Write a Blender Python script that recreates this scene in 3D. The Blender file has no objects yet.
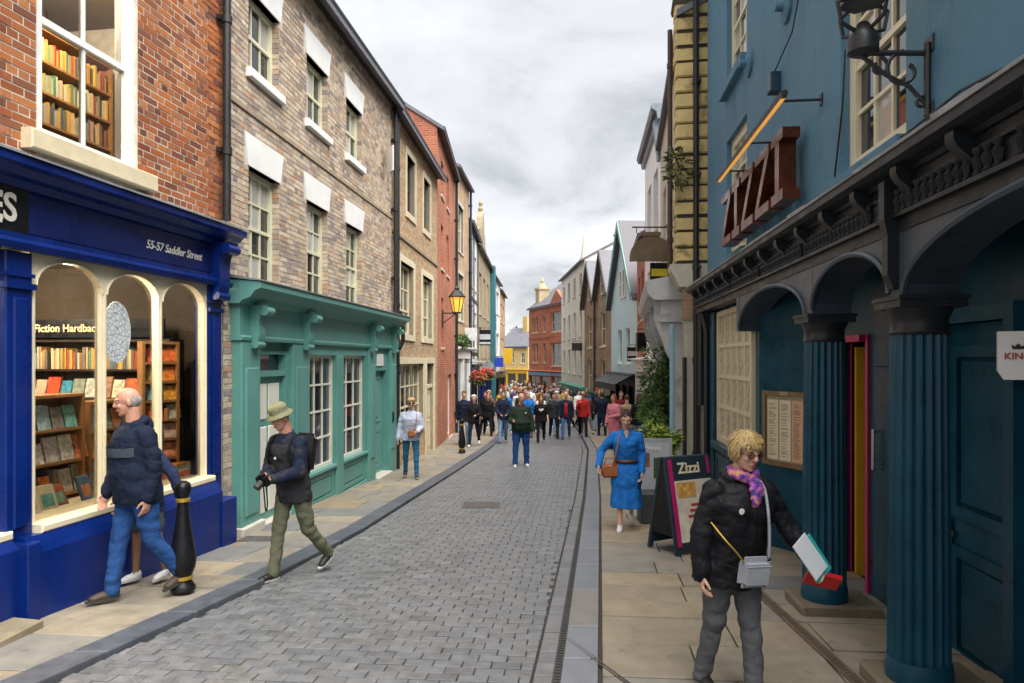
import bpy, bmesh, math, random
from mathutils import Vector, Matrix, noise
R = math.radians
rnd = random.Random(7)
sc = bpy.context.scene
col = sc.collection
# ------------------------------------------------------------ camera
cam = bpy.data.cameras.new('camera'); cam_o = bpy.data.objects.new('camera', cam); col.objects.link(cam_o)
CZ = 1.85
cam_o.location = (0, 0, CZ); cam_o.rotation_euler = (R(90), 0, 0)
cam.sensor_width = 36; cam.lens = 36 * 700 / 1024; cam.shift_y = 18.5 / 1024
cam.clip_start = .05; cam.clip_end = 3000
sc.camera = cam_o
# ------------------------------------------------------------ overcast sky
SUN_EL, SUN_AZ = 58, 142
world = bpy.data.worlds.new('World'); sc.world = world; world.use_nodes = True
wt = world.node_tree; wt.nodes.clear()
def wn(t, **k):
    n = wt.nodes.new(t)
    for a, v in k.items(): setattr(n, a, v)
    return n
wo = wn('ShaderNodeOutputWorld'); bg = wn('ShaderNodeBackground'); bg2 = wn('ShaderNodeBackground'); mx = wn('ShaderNodeMixShader')
sky = wn('ShaderNodeTexSky', sky_type='NISHITA', sun_disc=False, sun_elevation=R(SUN_EL), sun_rotation=R(SUN_AZ))
bg.inputs[1].default_value = .05
wt.links.new(sky.outputs[0], bg.inputs[0])
tc = wn('ShaderNodeTexCoord'); sx = wn('ShaderNodeSeparateXYZ'); wt.links.new(tc.outputs['Generated'], sx.inputs[0])
az = wn('ShaderNodeMath', operation='ABSOLUTE'); wt.links.new(sx.outputs[2], az.inputs[0])
ad = wn('ShaderNodeMath', operation='ADD'); ad.inputs[1].default_value = .22; wt.links.new(az.outputs[0], ad.inputs[0])
cx = wn('ShaderNodeCombineXYZ')
for i in (0, 1):
    dv = wn('ShaderNodeMath', operation='DIVIDE'); wt.links.new(sx.outputs[i], dv.inputs[0]); wt.links.new(ad.outputs[0], dv.inputs[1]); wt.links.new(dv.outputs[0], cx.inputs[i])
n1 = wn('ShaderNodeTexNoise'); n1.inputs['Scale'].default_value = 1.35; n1.inputs['Detail'].default_value = 9; n1.inputs['Roughness'].default_value = .55; n1.inputs['Distortion'].default_value = .35
mpw = wn('ShaderNodeMapping'); mpw.inputs['Location'].default_value = (3.1, 1.7, 0)
wt.links.new(cx.outputs[0], mpw.inputs[0]); wt.links.new(mpw.outputs[0], n1.inputs[0])
cr = wn('ShaderNodeValToRGB')
e = cr.color_ramp.elements
e[0].position = .33; e[0].color = (.36, .365, .385, 1)
e[1].position = .66; e[1].color = (.76, .765, .775, 1)
em = e.new(.47); em.color = (.60, .605, .62, 1)
wt.links.new(n1.outputs[0], cr.inputs[0]); wt.links.new(cr.outputs[0], bg2.inputs[0]); bg2.inputs[1].default_value = .255
mx.inputs[0].default_value = .93
wt.links.new(bg.outputs[0], mx.inputs[1]); wt.links.new(bg2.outputs[0], mx.inputs[2]); wt.links.new(mx.outputs[0], wo.inputs[0])
sun = bpy.data.lights.new('sun', 'SUN'); sun_o = bpy.data.objects.new('sun', sun); col.objects.link(sun_o)
sun.energy = 1.5; sun.angle = R(62); sun.color = (1, .965, .91)
sun_o.rotation_euler = Vector((-math.sin(R(SUN_AZ)) * math.cos(R(SUN_EL)), -math.cos(R(SUN_AZ)) * math.cos(R(SUN_EL)), -math.sin(R(SUN_EL)))).to_track_quat('-Z', 'Y').to_euler()
sun_o.location = (0, -10, 30)
vs = sc.view_settings; vs.view_transform = 'Standard'; vs.look = 'None'; vs.exposure = 2.5; vs.gamma = 1; vs.use_curve_mapping = False
sc.cycles.max_bounces = 6; sc.cycles.diffuse_bounces = 3; sc.cycles.glossy_bounces = 3; sc.cycles.transparent_max_bounces = 12
sc.cycles.use_denoising = True; sc.cycles.caustics_reflective = False; sc.cycles.caustics_refractive = False

# ------------------------------------------------------------ helpers
def g(y):
    if y < 22: return -.045 * y
    if y < 45: return -.99 - .03 * (y - 22)
    if y < 100: return -1.68 - .015 * (y - 45)
    return -2.505
def lerpl(pts):
    def f(y):
        if y <= pts[0][1]: a, b = pts[0], pts[1]
        elif y >= pts[-1][1]: a, b = pts[-2], pts[-1]
        else:
            for a, b in zip(pts, pts[1:]):
                if a[1] <= y <= b[1]: break
        return a[0] + (b[0] - a[0]) * (y - a[1]) / (b[1] - a[1])
    return f
class MB:
    def __init__(s): s.v = []; s.f = []; s.m = []
    def add(s, vs_, fs, m=0):
        n = len(s.v); s.v += [tuple(p) for p in vs_]; s.f += [tuple(i + n for i in f) for f in fs]; s.m += [m] * len(fs); return s
    def quad(s, a, b, c, d, m=0): return s.add([a, b, c, d], [(0, 1, 2, 3)], m)
    def box(s, x0, x1, y0, y1, z0, z1, m=0, back=True):
        fs = [(0, 1, 5, 4), (1, 2, 6, 5), (3, 0, 4, 7), (4, 5, 6, 7), (3, 2, 1, 0)]
        if back: fs.append((2, 3, 7, 6))
        return s.add([(x0, y0, z0), (x1, y0, z0), (x1, y1, z0), (x0, y1, z0), (x0, y0, z1), (x1, y0, z1), (x1, y1, z1), (x0, y1, z1)], fs, m)
    def cbox(s, x0, x1, y0, y1, z0, z1, c=.01, m=0):   # box with chamfered front edges (front = -y)
        s.add([(x0, y0 + c, z0), (x1, y0 + c, z0), (x1, y0 + c, z1), (x0, y0 + c, z1),
               (x0 + c, y0, z0 + c), (x1 - c, y0, z0 + c), (x1 - c, y0, z1 - c), (x0 + c, y0, z1 - c),
               (x0, y1, z0), (x1, y1, z0), (x1, y1, z1), (x0, y1, z1)],
              [(4, 5, 6, 7), (0, 1, 5, 4), (1, 2, 6, 5), (2, 3, 7, 6), (3, 0, 4, 7), (0, 8, 9, 1), (1, 9, 10, 2), (2, 10, 11, 3), (3, 11, 8, 0), (11, 10, 9, 8)], m)
        return s
    def hexa(s, p, m=0):   # 8 points bottom ccw then top
        return s.add(p, [(0, 1, 5, 4), (1, 2, 6, 5), (2, 3, 7, 6), (3, 0, 4, 7), (4, 5, 6, 7), (3, 2, 1, 0)], m)
    def profile(s, pts, x0, x1, m=0):   # extrude a (y,z) outline along x, outline counter-clockwise seen from -x
        n = len(pts); vs_ = [(x0, y, z) for y, z in pts] + [(x1, y, z) for y, z in pts]
        fs = [(i, i + n, (i + 1) % n + n, (i + 1) % n) for i in range(n)] + [tuple(range(n)), tuple(range(2 * n - 1, n - 1, -1))]
        return s.add(vs_, fs, m)
    def outline(s, pts, y0, y1, m=0):   # extrude an (x,z) outline in y
        n = len(pts); vs_ = [(x, y0, z) for x, z in pts] + [(x, y1, z) for x, z in pts]
        fs = [(i, (i + 1) % n, (i + 1) % n + n, i + n) for i in range(n)] + [tuple(range(n - 1, -1, -1)), tuple(range(n, 2 * n))]
        return s.add(vs_, fs, m)
    def tube(s, pts, r, n=8, m=0, cap=True, r2=None):
        pts = [Vector(p) for p in pts]; k = len(pts); base = len(s.v); up = Vector((0, 0, 1))
        for i, p in enumerate(pts):
            t = (pts[min(i + 1, k - 1)] - pts[max(i - 1, 0)]).normalized()
            a = t.cross(up)
            if a.length < .05: a = t.cross(Vector((1, 0, 0)))
            a.normalize(); b = a.cross(t).normalized()
            if i and a.dot(pa) < 0: a, b = -a, -b
            pa = a
            rr = r if not isinstance(r, (list, tuple)) else r[i]
            if r2 is not None and k > 1: rr = r + (r2 - r) * i / (k - 1)
            for j in range(n):
                q = 2 * math.pi * j / n
                s.v.append(tuple(p + a * (rr * math.cos(q)) + b * (rr * math.sin(q))))
        for i in range(k - 1):
            for j in range(n):
                s.f.append((base + i * n + j, base + i * n + (j + 1) % n, base + (i + 1) * n + (j + 1) % n, base + (i + 1) * n + j)); s.m.append(m)
        if cap:
            s.f.append(tuple(base + j for j in reversed(range(n)))); s.f.append(tuple(base + (k - 1) * n + j for j in range(n))); s.m += [m, m]
        return s
    def lathe(s, prof, n=16, c=(0, 0, 0), m=0, sx=1, sy=1):
        base = len(s.v)
        for r, z in prof:
            for j in range(n):
                q = 2 * math.pi * j / n
                s.v.append((c[0] + sx * r * math.cos(q), c[1] + sy * r * math.sin(q), c[2] + z))
        for i in range(len(prof) - 1):
            for j in range(n):
                s.f.append((base + i * n + j, base + i * n + (j + 1) % n, base + (i + 1) * n + (j + 1) % n, base + (i + 1) * n + j)); s.m.append(m)
        k = len(prof)
        s.f.append(tuple(base + j for j in reversed(range(n)))); s.f.append(tuple(base + (k - 1) * n + j for j in range(n))); s.m += [m, m]
        return s
    def ell(s, c, r, n=12, k=8, m=0, rot=None):
        base = len(s.v); c = Vector(c)
        P = [Vector((0, 0, -1))]
        for i in range(1, k):
            a = -math.pi / 2 + math.pi * i / k
            P += [Vector((math.cos(a) * math.cos(2 * math.pi * j / n), math.cos(a) * math.sin(2 * math.pi * j / n), math.sin(a))) for j in range(n)]
        P.append(Vector((0, 0, 1)))
        for p in P:
            q = Vector((p.x * r[0], p.y * r[1], p.z * r[2]))
            if rot is not None: q = rot @ q
            s.v.append(tuple(c + q))
        F_ = [(base, base + 1 + (j + 1) % n, base + 1 + j) for j in range(n)]
        for i in range(k - 2):
            for j in range(n):
                a = base + 1 + i * n; F_.append((a + j, a + (j + 1) % n, a + n + (j + 1) % n, a + n + j))
        a = base + 1 + (k - 2) * n; t = base + len(P) - 1
        F_ += [(a + j, a + (j + 1) % n, t) for j in range(n)]
        s.f += F_; s.m += [m] * len(F_); return s
    def mesh(s, name, mats, smooth=False, angle=None):
        me = bpy.data.meshes.new(name); me.from_pydata(s.v, [], s.f); me.update()
        for m in (mats if isinstance(mats, (list, tuple)) else [mats]): me.materials.append(m)
        me.polygons.foreach_set('material_index', s.m)
        if smooth or angle: me.polygons.foreach_set('use_smooth', [True] * len(me.polygons))
        if angle: me.set_sharp_from_angle(angle=R(angle))
        return me
    def build(s, name, mats, parent=None, smooth=False, angle=None, loc=None, rotz=0, kind=None):
        return link(name, s.mesh(name, mats, smooth, angle), parent, loc, rotz, kind)
def link(name, me, parent=None, loc=None, rotz=0, kind=None):
    o = bpy.data.objects.new(name, me); col.objects.link(o)
    if parent: o.parent = parent
    if loc is not None: o.location = loc
    if rotz: o.rotation_euler.z = rotz
    if kind: o['kind'] = kind
    return o
def tag(o, label, cat, group=None):
    o['label'] = label; o['category'] = cat
    if group: o['group'] = group
    return o
def empty(name, loc=(0, 0, 0), rotz=0, label=None, cat=None, group=None):
    o = bpy.data.objects.new(name, None); col.objects.link(o); o.location = loc; o.rotation_euler.z = rotz; o.empty_display_size = .2
    if label: tag(o, label, cat, group)
    return o
def copy_tree(o, parent=None):
    c = o.copy(); col.objects.link(c); c.parent = parent
    for ch in list(o.children): copy_tree(ch, c)
    return c

# ------------------------------------------------------------ materials
MATS = {}
def M(name, c=(.5, .5, .5), rough=.7, var=.12, s=4., bump=.0, bs=40., metal=0., pal=None, spec=.5, dirt=None, dirts=1.2, dirtw=.5, em=None, coat=0, stretch=None, b2=0, b2s=6):
    if name in MATS: return MATS[name]
    m = bpy.data.materials.new(name); m.use_nodes = True; MATS[name] = m
    nt = m.node_tree; N = nt.nodes; L = nt.links; p = N['Principled BSDF']
    p.inputs['Roughness'].default_value = rough; p.inputs['Metallic'].default_value = metal; p.inputs['Specular IOR Level'].default_value = spec
    if coat: p.inputs['Coat Weight'].default_value = coat; p.inputs['Coat Roughness'].default_value = .12
    t = N.new('ShaderNodeTexCoord'); vec = t.outputs['Object']
    if stretch:
        mp = N.new('ShaderNodeMapping'); mp.inputs['Scale'].default_value = stretch; L.new(vec, mp.inputs[0]); vec = mp.outputs[0]
    if pal:
        gi = N.new('ShaderNodeNewGeometry'); oi = N.new('ShaderNodeObjectInfo')
        a = N.new('ShaderNodeMath'); a.operation = 'ADD'; L.new(gi.outputs['Random Per Island'], a.inputs[0]); L.new(oi.outputs['Random'], a.inputs[1])
        fr = N.new('ShaderNodeMath'); fr.operation = 'FRACT'; L.new(a.outputs[0], fr.inputs[0])
        rp = N.new('ShaderNodeValToRGB'); rp.color_ramp.interpolation = 'LINEAR'
        el = rp.color_ramp.elements
        el[0].position = 0; el[0].color = (*pal[0], 1); el[1].position = 1; el[1].color = (*pal[-1], 1)
        for i, cc in enumerate(pal[1:-1]):
            k = el.new((i + 1) / (len(pal) - 1)); k.color = (*cc, 1)
        L.new(fr.outputs[0], rp.inputs[0]); base = rp.outputs[0]
    else:
        rg = N.new('ShaderNodeRGB'); rg.outputs[0].default_value = (*c, 1); base = rg.outputs[0]
    if var:
        nz = N.new('ShaderNodeTexNoise'); nz.inputs['Scale'].default_value = s; nz.inputs['Detail'].default_value = 6; nz.inputs['Roughness'].default_value = .6; L.new(vec, nz.inputs[0])
        mr = N.new('ShaderNodeMapRange'); mr.inputs[1].default_value = .3; mr.inputs[2].default_value = .7; mr.inputs[3].default_value = 1 - var; mr.inputs[4].default_value = 1 + var; L.new(nz.outputs[0], mr.inputs[0])
        ml = N.new('ShaderNodeVectorMath'); ml.operation = 'SCALE'; L.new(base, ml.inputs[0]); L.new(mr.outputs[0], ml.inputs['Scale']); base = ml.outputs[0]
        rr = N.new('ShaderNodeMapRange'); rr.inputs[1].default_value = .3; rr.inputs[2].default_value = .7; rr.inputs[3].default_value = max(rough - .12, .02); rr.inputs[4].default_value = min(rough + .12, 1)
        L.new(nz.outputs[0], rr.inputs[0]); L.new(rr.outputs[0], p.inputs['Roughness'])
    if dirt:
        nd = N.new('ShaderNodeTexNoise'); nd.inputs['Scale'].default_value = dirts; nd.inputs['Detail'].default_value = 8; nd.inputs['Roughness'].default_value = .68; nd.inputs['Distortion'].default_value = .4; L.new(vec, nd.inputs[0])
        dr = N.new('ShaderNodeMapRange'); dr.inputs[1].default_value = .72 - dirtw * .3; dr.inputs[2].default_value = .82 - dirtw * .2; dr.inputs[3].default_value = 0; dr.inputs[4].default_value = .85; L.new(nd.outputs[0], dr.inputs[0])
        dm = N.new('ShaderNodeMix'); dm.data_type = 'RGBA'; L.new(dr.outputs[0], dm.inputs[0]); L.new(base, dm.inputs[6]); dm.inputs[7].default_value = (*dirt, 1); base = dm.outputs[2]
    L.new(base, p.inputs['Base Color'])
    if bump:
        nb = N.new('ShaderNodeTexNoise'); nb.inputs['Scale'].default_value = bs; nb.inputs['Detail'].default_value = 5; nb.inputs['Roughness'].default_value = .65; L.new(vec, nb.inputs[0])
        bp = N.new('ShaderNodeBump'); bp.inputs['Strength'].default_value = bump; bp.inputs['Distance'].default_value = .02; L.new(nb.outputs[0], bp.inputs['Height'])
        if b2:
            n2 = N.new('ShaderNodeTexNoise'); n2.inputs['Scale'].default_value = b2s; n2.inputs['Detail'].default_value = 2; L.new(vec, n2.inputs[0])
            q2 = N.new('ShaderNodeBump'); q2.inputs['Strength'].default_value = b2; q2.inputs['Distance'].default_value = .05; L.new(n2.outputs[0], q2.inputs['Height']); L.new(q2.outputs[0], bp.inputs['Normal'])
        L.new(bp.outputs[0], p.inputs['Normal'])
    if em:
        p.inputs['Emission Color'].default_value = (*em[0], 1); p.inputs['Emission Strength'].default_value = em[1]
    return m
def glass_mat(name, tint=(1, 1, 1), refl=1.0):
    if name in MATS: return MATS[name]
    m = bpy.data.materials.new(name); m.use_nodes = True; MATS[name] = m
    nt = m.node_tree; N = nt.nodes; L = nt.links; N.remove(N['Principled BSDF'])
    o = N['Material Output']; tr = N.new('ShaderNodeBsdfTransparent'); tr.inputs[0].default_value = (*tint, 1)
    gl = N.new('ShaderNodeBsdfGlossy'); gl.inputs['Roughness'].default_value = .01; gl.inputs[0].default_value = (refl, refl, refl, 1)
    fr = N.new('ShaderNodeFresnel'); fr.inputs[0].default_value = 1.45
    nb = N.new('ShaderNodeTexNoise'); nb.inputs['Scale'].default_value = 2.2; bp = N.new('ShaderNodeBump'); bp.inputs['Strength'].default_value = .06; bp.inputs['Distance'].default_value = .05
    L.new(nb.outputs[0], bp.inputs['Height']); L.new(bp.outputs[0], gl.inputs['Normal'])
    mixs = N.new('ShaderNodeMixShader'); L.new(fr.outputs[0], mixs.inputs[0]); L.new(tr.outputs[0], mixs.inputs[1]); L.new(gl.outputs[0], mixs.inputs[2]); L.new(mixs.outputs[0], o.inputs[0])
    return m
MORTAR = M('mortar', (.60, .54, .45), .9, .2, 9, .3, 60)
RED_BRICK = M('red_brick', spec=.2, pal=[(.13, .05, .035), (.40, .12, .04), (.48, .16, .05), (.52, .21, .08), (.34, .10, .04), (.44, .18, .085), (.20, .075, .05), (.50, .17, .055), (.16, .065, .05), (.42, .13, .045)], rough=.85, var=.22, s=18, bump=.5, bs=70)
BUFF_BRICK = M('buff_brick', spec=.2, pal=[(.54, .42, .30), (.61, .51, .39), (.32, .255, .23), (.50, .37, .26), (.65, .55, .43), (.57, .46, .34), (.25, .21, .205), (.52, .31, .20), (.60, .49, .37), (.37, .30, .26), (.63, .52, .40), (.51, .39, .28), (.30, .26, .25), (.58, .47, .35)], rough=.88, var=.2, s=16, bump=.5, bs=70)
TAN_BRICK = M('tan_brick', spec=.2, pal=[(.44, .31, .18), (.54, .40, .25), (.60, .46, .30), (.46, .27, .16), (.57, .43, .28), (.38, .27, .18)], rough=.88, var=.18, s=16, bump=.4, bs=70)
def wall_brick(name, c1, c2, mc, sx=1, ang=0):
    """brick too far away to build singly"""
    if name in MATS: return MATS[name]
    m = M(name, c1, .88, 0)
    nt = m.node_tree; N = nt.nodes; L = nt.links; p = N['Principled BSDF']
    t = N.new('ShaderNodeTexCoord'); sp = N.new('ShaderNodeSeparateXYZ'); cb = N.new('ShaderNodeCombineXYZ'); ax = N.new('ShaderNodeMath'); ax.operation = 'ADD'
    L.new(t.outputs['Object'], sp.inputs[0]); L.new(sp.outputs[0], ax.inputs[0]); L.new(sp.outputs[1], ax.inputs[1]); L.new(ax.outputs[0], cb.inputs[0]); L.new(sp.outputs[2], cb.inputs[1])
    b = N.new('ShaderNodeTexBrick'); b.inputs['Scale'].default_value = 1; b.inputs['Brick Width'].default_value = .225; b.inputs['Row Height'].default_value = .075; b.inputs['Mortar Size'].default_value = .008
    b.inputs[1].default_value = (*c1, 1); b.inputs[2].default_value = (*c2, 1); b.inputs[3].default_value = (*mc, 1); L.new(cb.outputs[0], b.inputs[0])
    nz = N.new('ShaderNodeTexNoise'); nz.inputs['Scale'].default_value = 1.1; nz.inputs['Detail'].default_value = 7; L.new(t.outputs['Object'], nz.inputs[0])
    mr = N.new('ShaderNodeMapRange'); mr.inputs[1].default_value = .3; mr.inputs[2].default_value = .7; mr.inputs[3].default_value = .72; mr.inputs[4].default_value = 1.2; L.new(nz.outputs[0], mr.inputs[0])
    ml = N.new('ShaderNodeVectorMath'); ml.operation = 'SCALE'; L.new(b.outputs[0], ml.inputs[0]); L.new(mr.outputs[0], ml.inputs['Scale']); L.new(ml.outputs[0], p.inputs['Base Color'])
    bp = N.new('ShaderNodeBump'); bp.inputs['Strength'].default_value = .4; bp.inputs['Distance'].default_value = .01; L.new(b.outputs[1], bp.inputs['Height']); bp.invert = True; L.new(bp.outputs[0], p.inputs['Normal'])
    return m
FAR_RED = wall_brick('far_red_brick', (.50, .14, .06), (.36, .09, .045), (.45, .30, .22))
FAR_BROWN = wall_brick('far_brown_brick', (.30, .18, .11), (.40, .26, .17), (.36, .29, .22))
FAR_TAN = wall_brick('far_tan_brick', (.54, .36, .20), (.44, .27, .15), (.5, .4, .3))
FAR_BUFF = wall_brick('far_buff_brick', (.36, .27, .18), (.24, .18, .14), (.38, .32, .25))
WHITE = M('white_paint', (.82, .82, .80), .5, .06, 3, .08, 30, dirt=(.55, .52, .46), dirts=1.5, dirtw=.25)
CREAM = M('cream_paint', (.74, .66, .47), .45, .06, 4, .06, 30, dirt=(.45, .38, .26), dirts=2, dirtw=.2)
PALE_GREEN = M('pale_cream_frame', (.68, .66, .47), .45, .05, 4, .05, 30)
STONE = M('pale_stone', (.56, .51, .41), .85, .14, 5, .3, 60, dirt=(.3, .27, .2), dirts=2, dirtw=.3)
SLATE = M('roof_slate', pal=[(.10, .10, .115), (.15, .15, .17), (.19, .18, .20), (.13, .125, .14)], rough=.6, var=.2, s=8, bump=.2)
SLATE_F = M('far_slate', (.15, .15, .175), .6, .25, 3, .3, 12)
LEAD = M('lead_flashing', (.24, .25, .27), .55, .25, 5, .25, 20, dirt=(.12, .12, .11), dirtw=.5)
BLACK = M('black_paint', (.008, .008, .010), .36, .2, 8, .05, 30, spec=.3)
BLACKM = M('black_iron', (.018, .018, .02), .45, .25, 10, .1, 60)
BLUE = M('royal_blue_paint', (.003, .019, .15), .30, .18, 3, .10, 20, spec=.3, dirt=(.006, .02, .11), dirts=1.6, dirtw=.5, stretch=(1, 1, .5))
NAVY = M('navy_paint', (.006, .016, .10), .33, .15, 3, .08, 20, spec=.3)
GREEN = M('teal_green_paint', (.12, .31, .275), .42, .12, 3, .08, 25, spec=.35, stretch=(1, 1, .5), dirt=(.085, .22, .195), dirts=2.2, dirtw=.25)
GREEN2 = M('teal_green_panel', (.14, .34, .30), .45, .08, 3, .06, 25)
BWALL = M('slate_blue_render', (.095, .22, .325), .7, .16, 2.2, .3, 26, spec=.3, dirt=(.05, .14, .22), dirts=1.3, dirtw=.55, b2=.3, b2s=5, stretch=(1, 1, .4))
TEAL = M('dark_teal_paint', (.005, .052, .09), .34, .25, 3, .12, 16, spec=.35, dirt=(.002, .018, .032), dirts=2.5, dirtw=.45)
CHAR = M('charcoal_paint', (.014, .017, .022), .42, .25, 4, .15, 30, spec=.3, dirt=(.045, .05, .055), dirts=3, dirtw=.4)
WOOD = M('shelf_wood', (.35, .17, .06), .5, .2, 5, .1, 30, stretch=(1, 1, 8))
DARKWOOD = M('dark_shelf', (.035, .022, .016), .5, .2, 5)
GOLD = M('gold_paint', (.55, .36, .06), .35, .1, 6, metal=.6)
PANE = M('window_glass', (.02, .024, .028), .04, .0, spec=.9)
PANE_L = M('window_glass_blind', (.42, .41, .38), .06, .1, 1.5, spec=.8)
GLASS = glass_mat('shop_glass', (.93, .95, .94))
COPPER = M('copper_letter', (.13, .034, .014), .3, .25, 5, metal=.55, bump=.05)
# ------------------------------------------------------------ street layout (plan view, metres)
XL = lerpl([(-4.853 + .15 * 0, 0), (-3.563, 8.6), (-3.56, 8.75), (-2.80, 16.3), (-2.42, 22.6), (-2.42, 29.2), (-2.07, 33.7), (-1.94, 40), (-1.57, 50), (-1.03, 60), (-.68, 68), (-.6, 90)])
KL = lerpl([(-4.1, 0), (-2.94, 4.44), (-2.43, 6.49), (-1.99, 9.15), (-1.3, 16), (-.5, 25), (0, 35), (.3, 50), (.2, 65), (0, 90)])
RD = lerpl([(-.28, 0), (.28, 4.44), (1.24, 12.04), (2.39, 22), (2.73, 27.5), (3.2, 37), (3.1, 48), (2.4, 60), (1.2, 75), (.9, 90)])
XR = lerpl([(2.1, 0), (3.27, 11.7), (3.28, 12.2), (4.25, 20), (4.75, 25), (5.36, 30), (5.1, 36), (4.56, 44), (3.96, 56), (2.4, 70), (2, 90)])
UX, UY = .0995, .995     # direction of the street near the camera
COBBLE_BED = M('sett_joint', (.055, .05, .047), .9, .25, 12, .4, 60)
SETT = M('grey_sett', pal=[(.14, .143, .152), (.168, .171, .18), (.153, .153, .157), (.18, .181, .187), (.148, .153, .165), (.165, .161, .158), (.125, .127, .135), (.175, .179, .191)], rough=.42, var=.25, s=9, bump=.35, bs=45, dirt=(.08, .077, .075), dirts=1.1, dirtw=.42)
FLAG = M('sandstone_flag', pal=[(.25, .215, .16), (.30, .245, .165), (.19, .186, .175), (.31, .26, .185), (.23, .21, .18), (.165, .17, .175), (.30, .23, .14), (.22, .205, .18), (.28, .24, .18), (.26, .22, .16)], rough=.72, var=.17, s=5, bump=.25, bs=50, dirt=(.09, .08, .065), dirts=6.0, dirtw=.42)
FLAG_BED = M('flag_joint', (.05, .044, .036), .95, .3, 14, .3, 60)
KERB = M('slate_kerb', pal=[(.075, .085, .105), (.095, .105, .125), (.085, .09, .105)], rough=.5, var=.2, s=7, bump=.2, bs=50)
KERB_P = M('pale_kerb', pal=[(.15, .165, .19), (.185, .195, .215), (.135, .15, .17), (.20, .185, .165)], rough=.55, var=.16, s=6, bump=.2, bs=50)
IRON = M('drain_iron', (.06, .055, .052), .6, .3, 10, .2, 40)
def sheet(name, fa, fb, z, ys, mat, nx=1):
    mb = MB(); rows = []
    for y in ys:
        a, b = fa(y), fb(y); r = []
        for i in range(nx + 1):
            r.append(len(mb.v)); mb.v.append((a + (b - a) * i / nx, y, g(y) + z))
        rows.append(r)
    for p, q in zip(rows, rows[1:]):
        for i in range(nx): mb.f.append((p[i], p[i + 1], q[i + 1], q[i])); mb.m.append(0)
    o = mb.build(name, mat); o['kind'] = 'structure'; return o
YS = [-6 + 1.0 * i for i in range(97)]
gr = sheet('ground', lambda y: -400, lambda y: 400, -.06, [-60, -6, 0, 5, 10, 15, 20, 22, 30, 45, 70, 100, 160, 600], M('earth', (.16, .15, .12), .95, .2, 1))
road = sheet('road', lambda y: KL(y) - .1, lambda y: RD(y) + .1, -.03, YS, COBBLE_BED)
pav_l = sheet('pavement_left', lambda y: XL(y) - .6, lambda y: KL(y) - .1, -.006, YS, FLAG_BED)
pav_r = sheet('pavement_right', lambda y: RD(y) + .1, lambda y: XR(y) + 1.6, .008, YS, FLAG_BED)

def slab(mb, pts, zt, h, inset=.0, bev=.006):
    """paving piece with a worn edge: plan outline pts (ccw), top follows g + zt + per-corner jitter"""
    n = len(pts); cx = sum(p[0] for p in pts) / n; cy = sum(p[1] for p in pts) / n
    tx, ty, tz = rnd.uniform(-.006, .006), rnd.uniform(-.006, .006), rnd.uniform(-.0015, .0015)
    def zz(x, y): return g(y) + zt + tz + tx * (x - cx) + ty * (y - cy)
    def sh(p, d):
        v = Vector((p[0] - cx, p[1] - cy)); l = v.length
        k = max(0, 1 - d / l); return (cx + v.x * k, cy + v.y * k)
    o = [sh(p, inset) for p in pts]; i_ = [sh(p, inset + bev) for p in pts]
    vs_ = [(x, y, zz(x, y) - h) for x, y in o] + [(x, y, zz(x, y) - bev * .7) for x, y in o] + [(x, y, zz(x, y)) for x, y in i_]
    fs = [(k, (k + 1) % n, (k + 1) % n + n, k + n) for k in range(n)] + [(k + n, (k + 1) % n + n, (k + 1) % n + 2 * n, k + 2 * n) for k in range(n)] + [tuple(range(2 * n, 3 * n))]
    mb.add(vs_, fs)
# setts: rows across the road; the 300 nearest the camera are objects, the rest one part
def inroad(x, y, m=0): return KL(y) + m < x < RD(y) - m
setts = []
v = 1.2
row = 0
PX, PY = UY, -UX
while v < 24:
    dv = .115
    u = -6 + (row % 2) * .1 + rnd.uniform(-.012, .012)
    while u < 5:
        L_ = .2
        # frame: origin on road centre line
        ox, oy = UX * v, UY * v
        def W(a, b): return (ox + PX * a + UX * b, oy + PY * a + UY * b)
        c = W(u + L_ / 2, dv / 2)
        if -1 < c[1] < 23.5:
            lo = KL(c[1]) + .02; hi = RD(c[1]) - .17
            a0, a1 = u, u + L_ - .006 + rnd.uniform(-.003, .002)
            s0 = (lo - c[0]) / PX + u + L_ / 2; s1 = (hi - c[0]) / PX + u + L_ / 2
            a0 = max(a0, s0); a1 = min(a1, s1)
            if a1 - a0 > .04:
                j = rnd.uniform(-.003, .003)
                setts.append((c, [W(a0, j), W(a1, j), W(a1, dv - .012 + j), W(a0, dv - .012 + j)]))
        u += L_
    v += dv; row += 1
# longitudinal course beside the drain
y = 2.0
while y < 23.5:
    L_ = rnd.uniform(.19, .24)
    for k in range(1):
        a, b = y, y + L_ - .01
        setts.append(((RD(y) - .1, y + L_ / 2), [(RD(a) - .15, a), (RD(a) - .028, a), (RD(b) - .028, b), (RD(b) - .15, b)]))
    y += L_
def onscreen(c):
    if c[1] < .5: return False
    px = 512 + 700 * c[0] / c[1]; py = 360 + 700 * (CZ - g(c[1])) / c[1]
    return -15 < px < 1040 and py < 692
vis = sorted([q for q in setts if onscreen(q[0])], key=lambda q: q[0][0] ** 2 + q[0][1] ** 2)
near = vis[:300]; nearset = set(id(q) for q in near)
for c, pts in near:
    mb = MB(); slab(mb, pts, rnd.uniform(-.002, .002), .045, bev=.005); mb.build('sett', SETT, road)
mb = MB()
for q in setts:
    if id(q) not in nearset: slab(mb, q[1], rnd.uniform(-.002, .002), .045, bev=.005)
mb.build('sett_paving', SETT, road, kind='stuff')
far_sett = M('far_setts', (.14, .142, .149), .5, .3, 5, .4, 14)
sheet('road_far', lambda y: KL(y) - .02, lambda y: RD(y) + .05, -.004, [23.45 + i for i in range(68)], far_sett)

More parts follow.
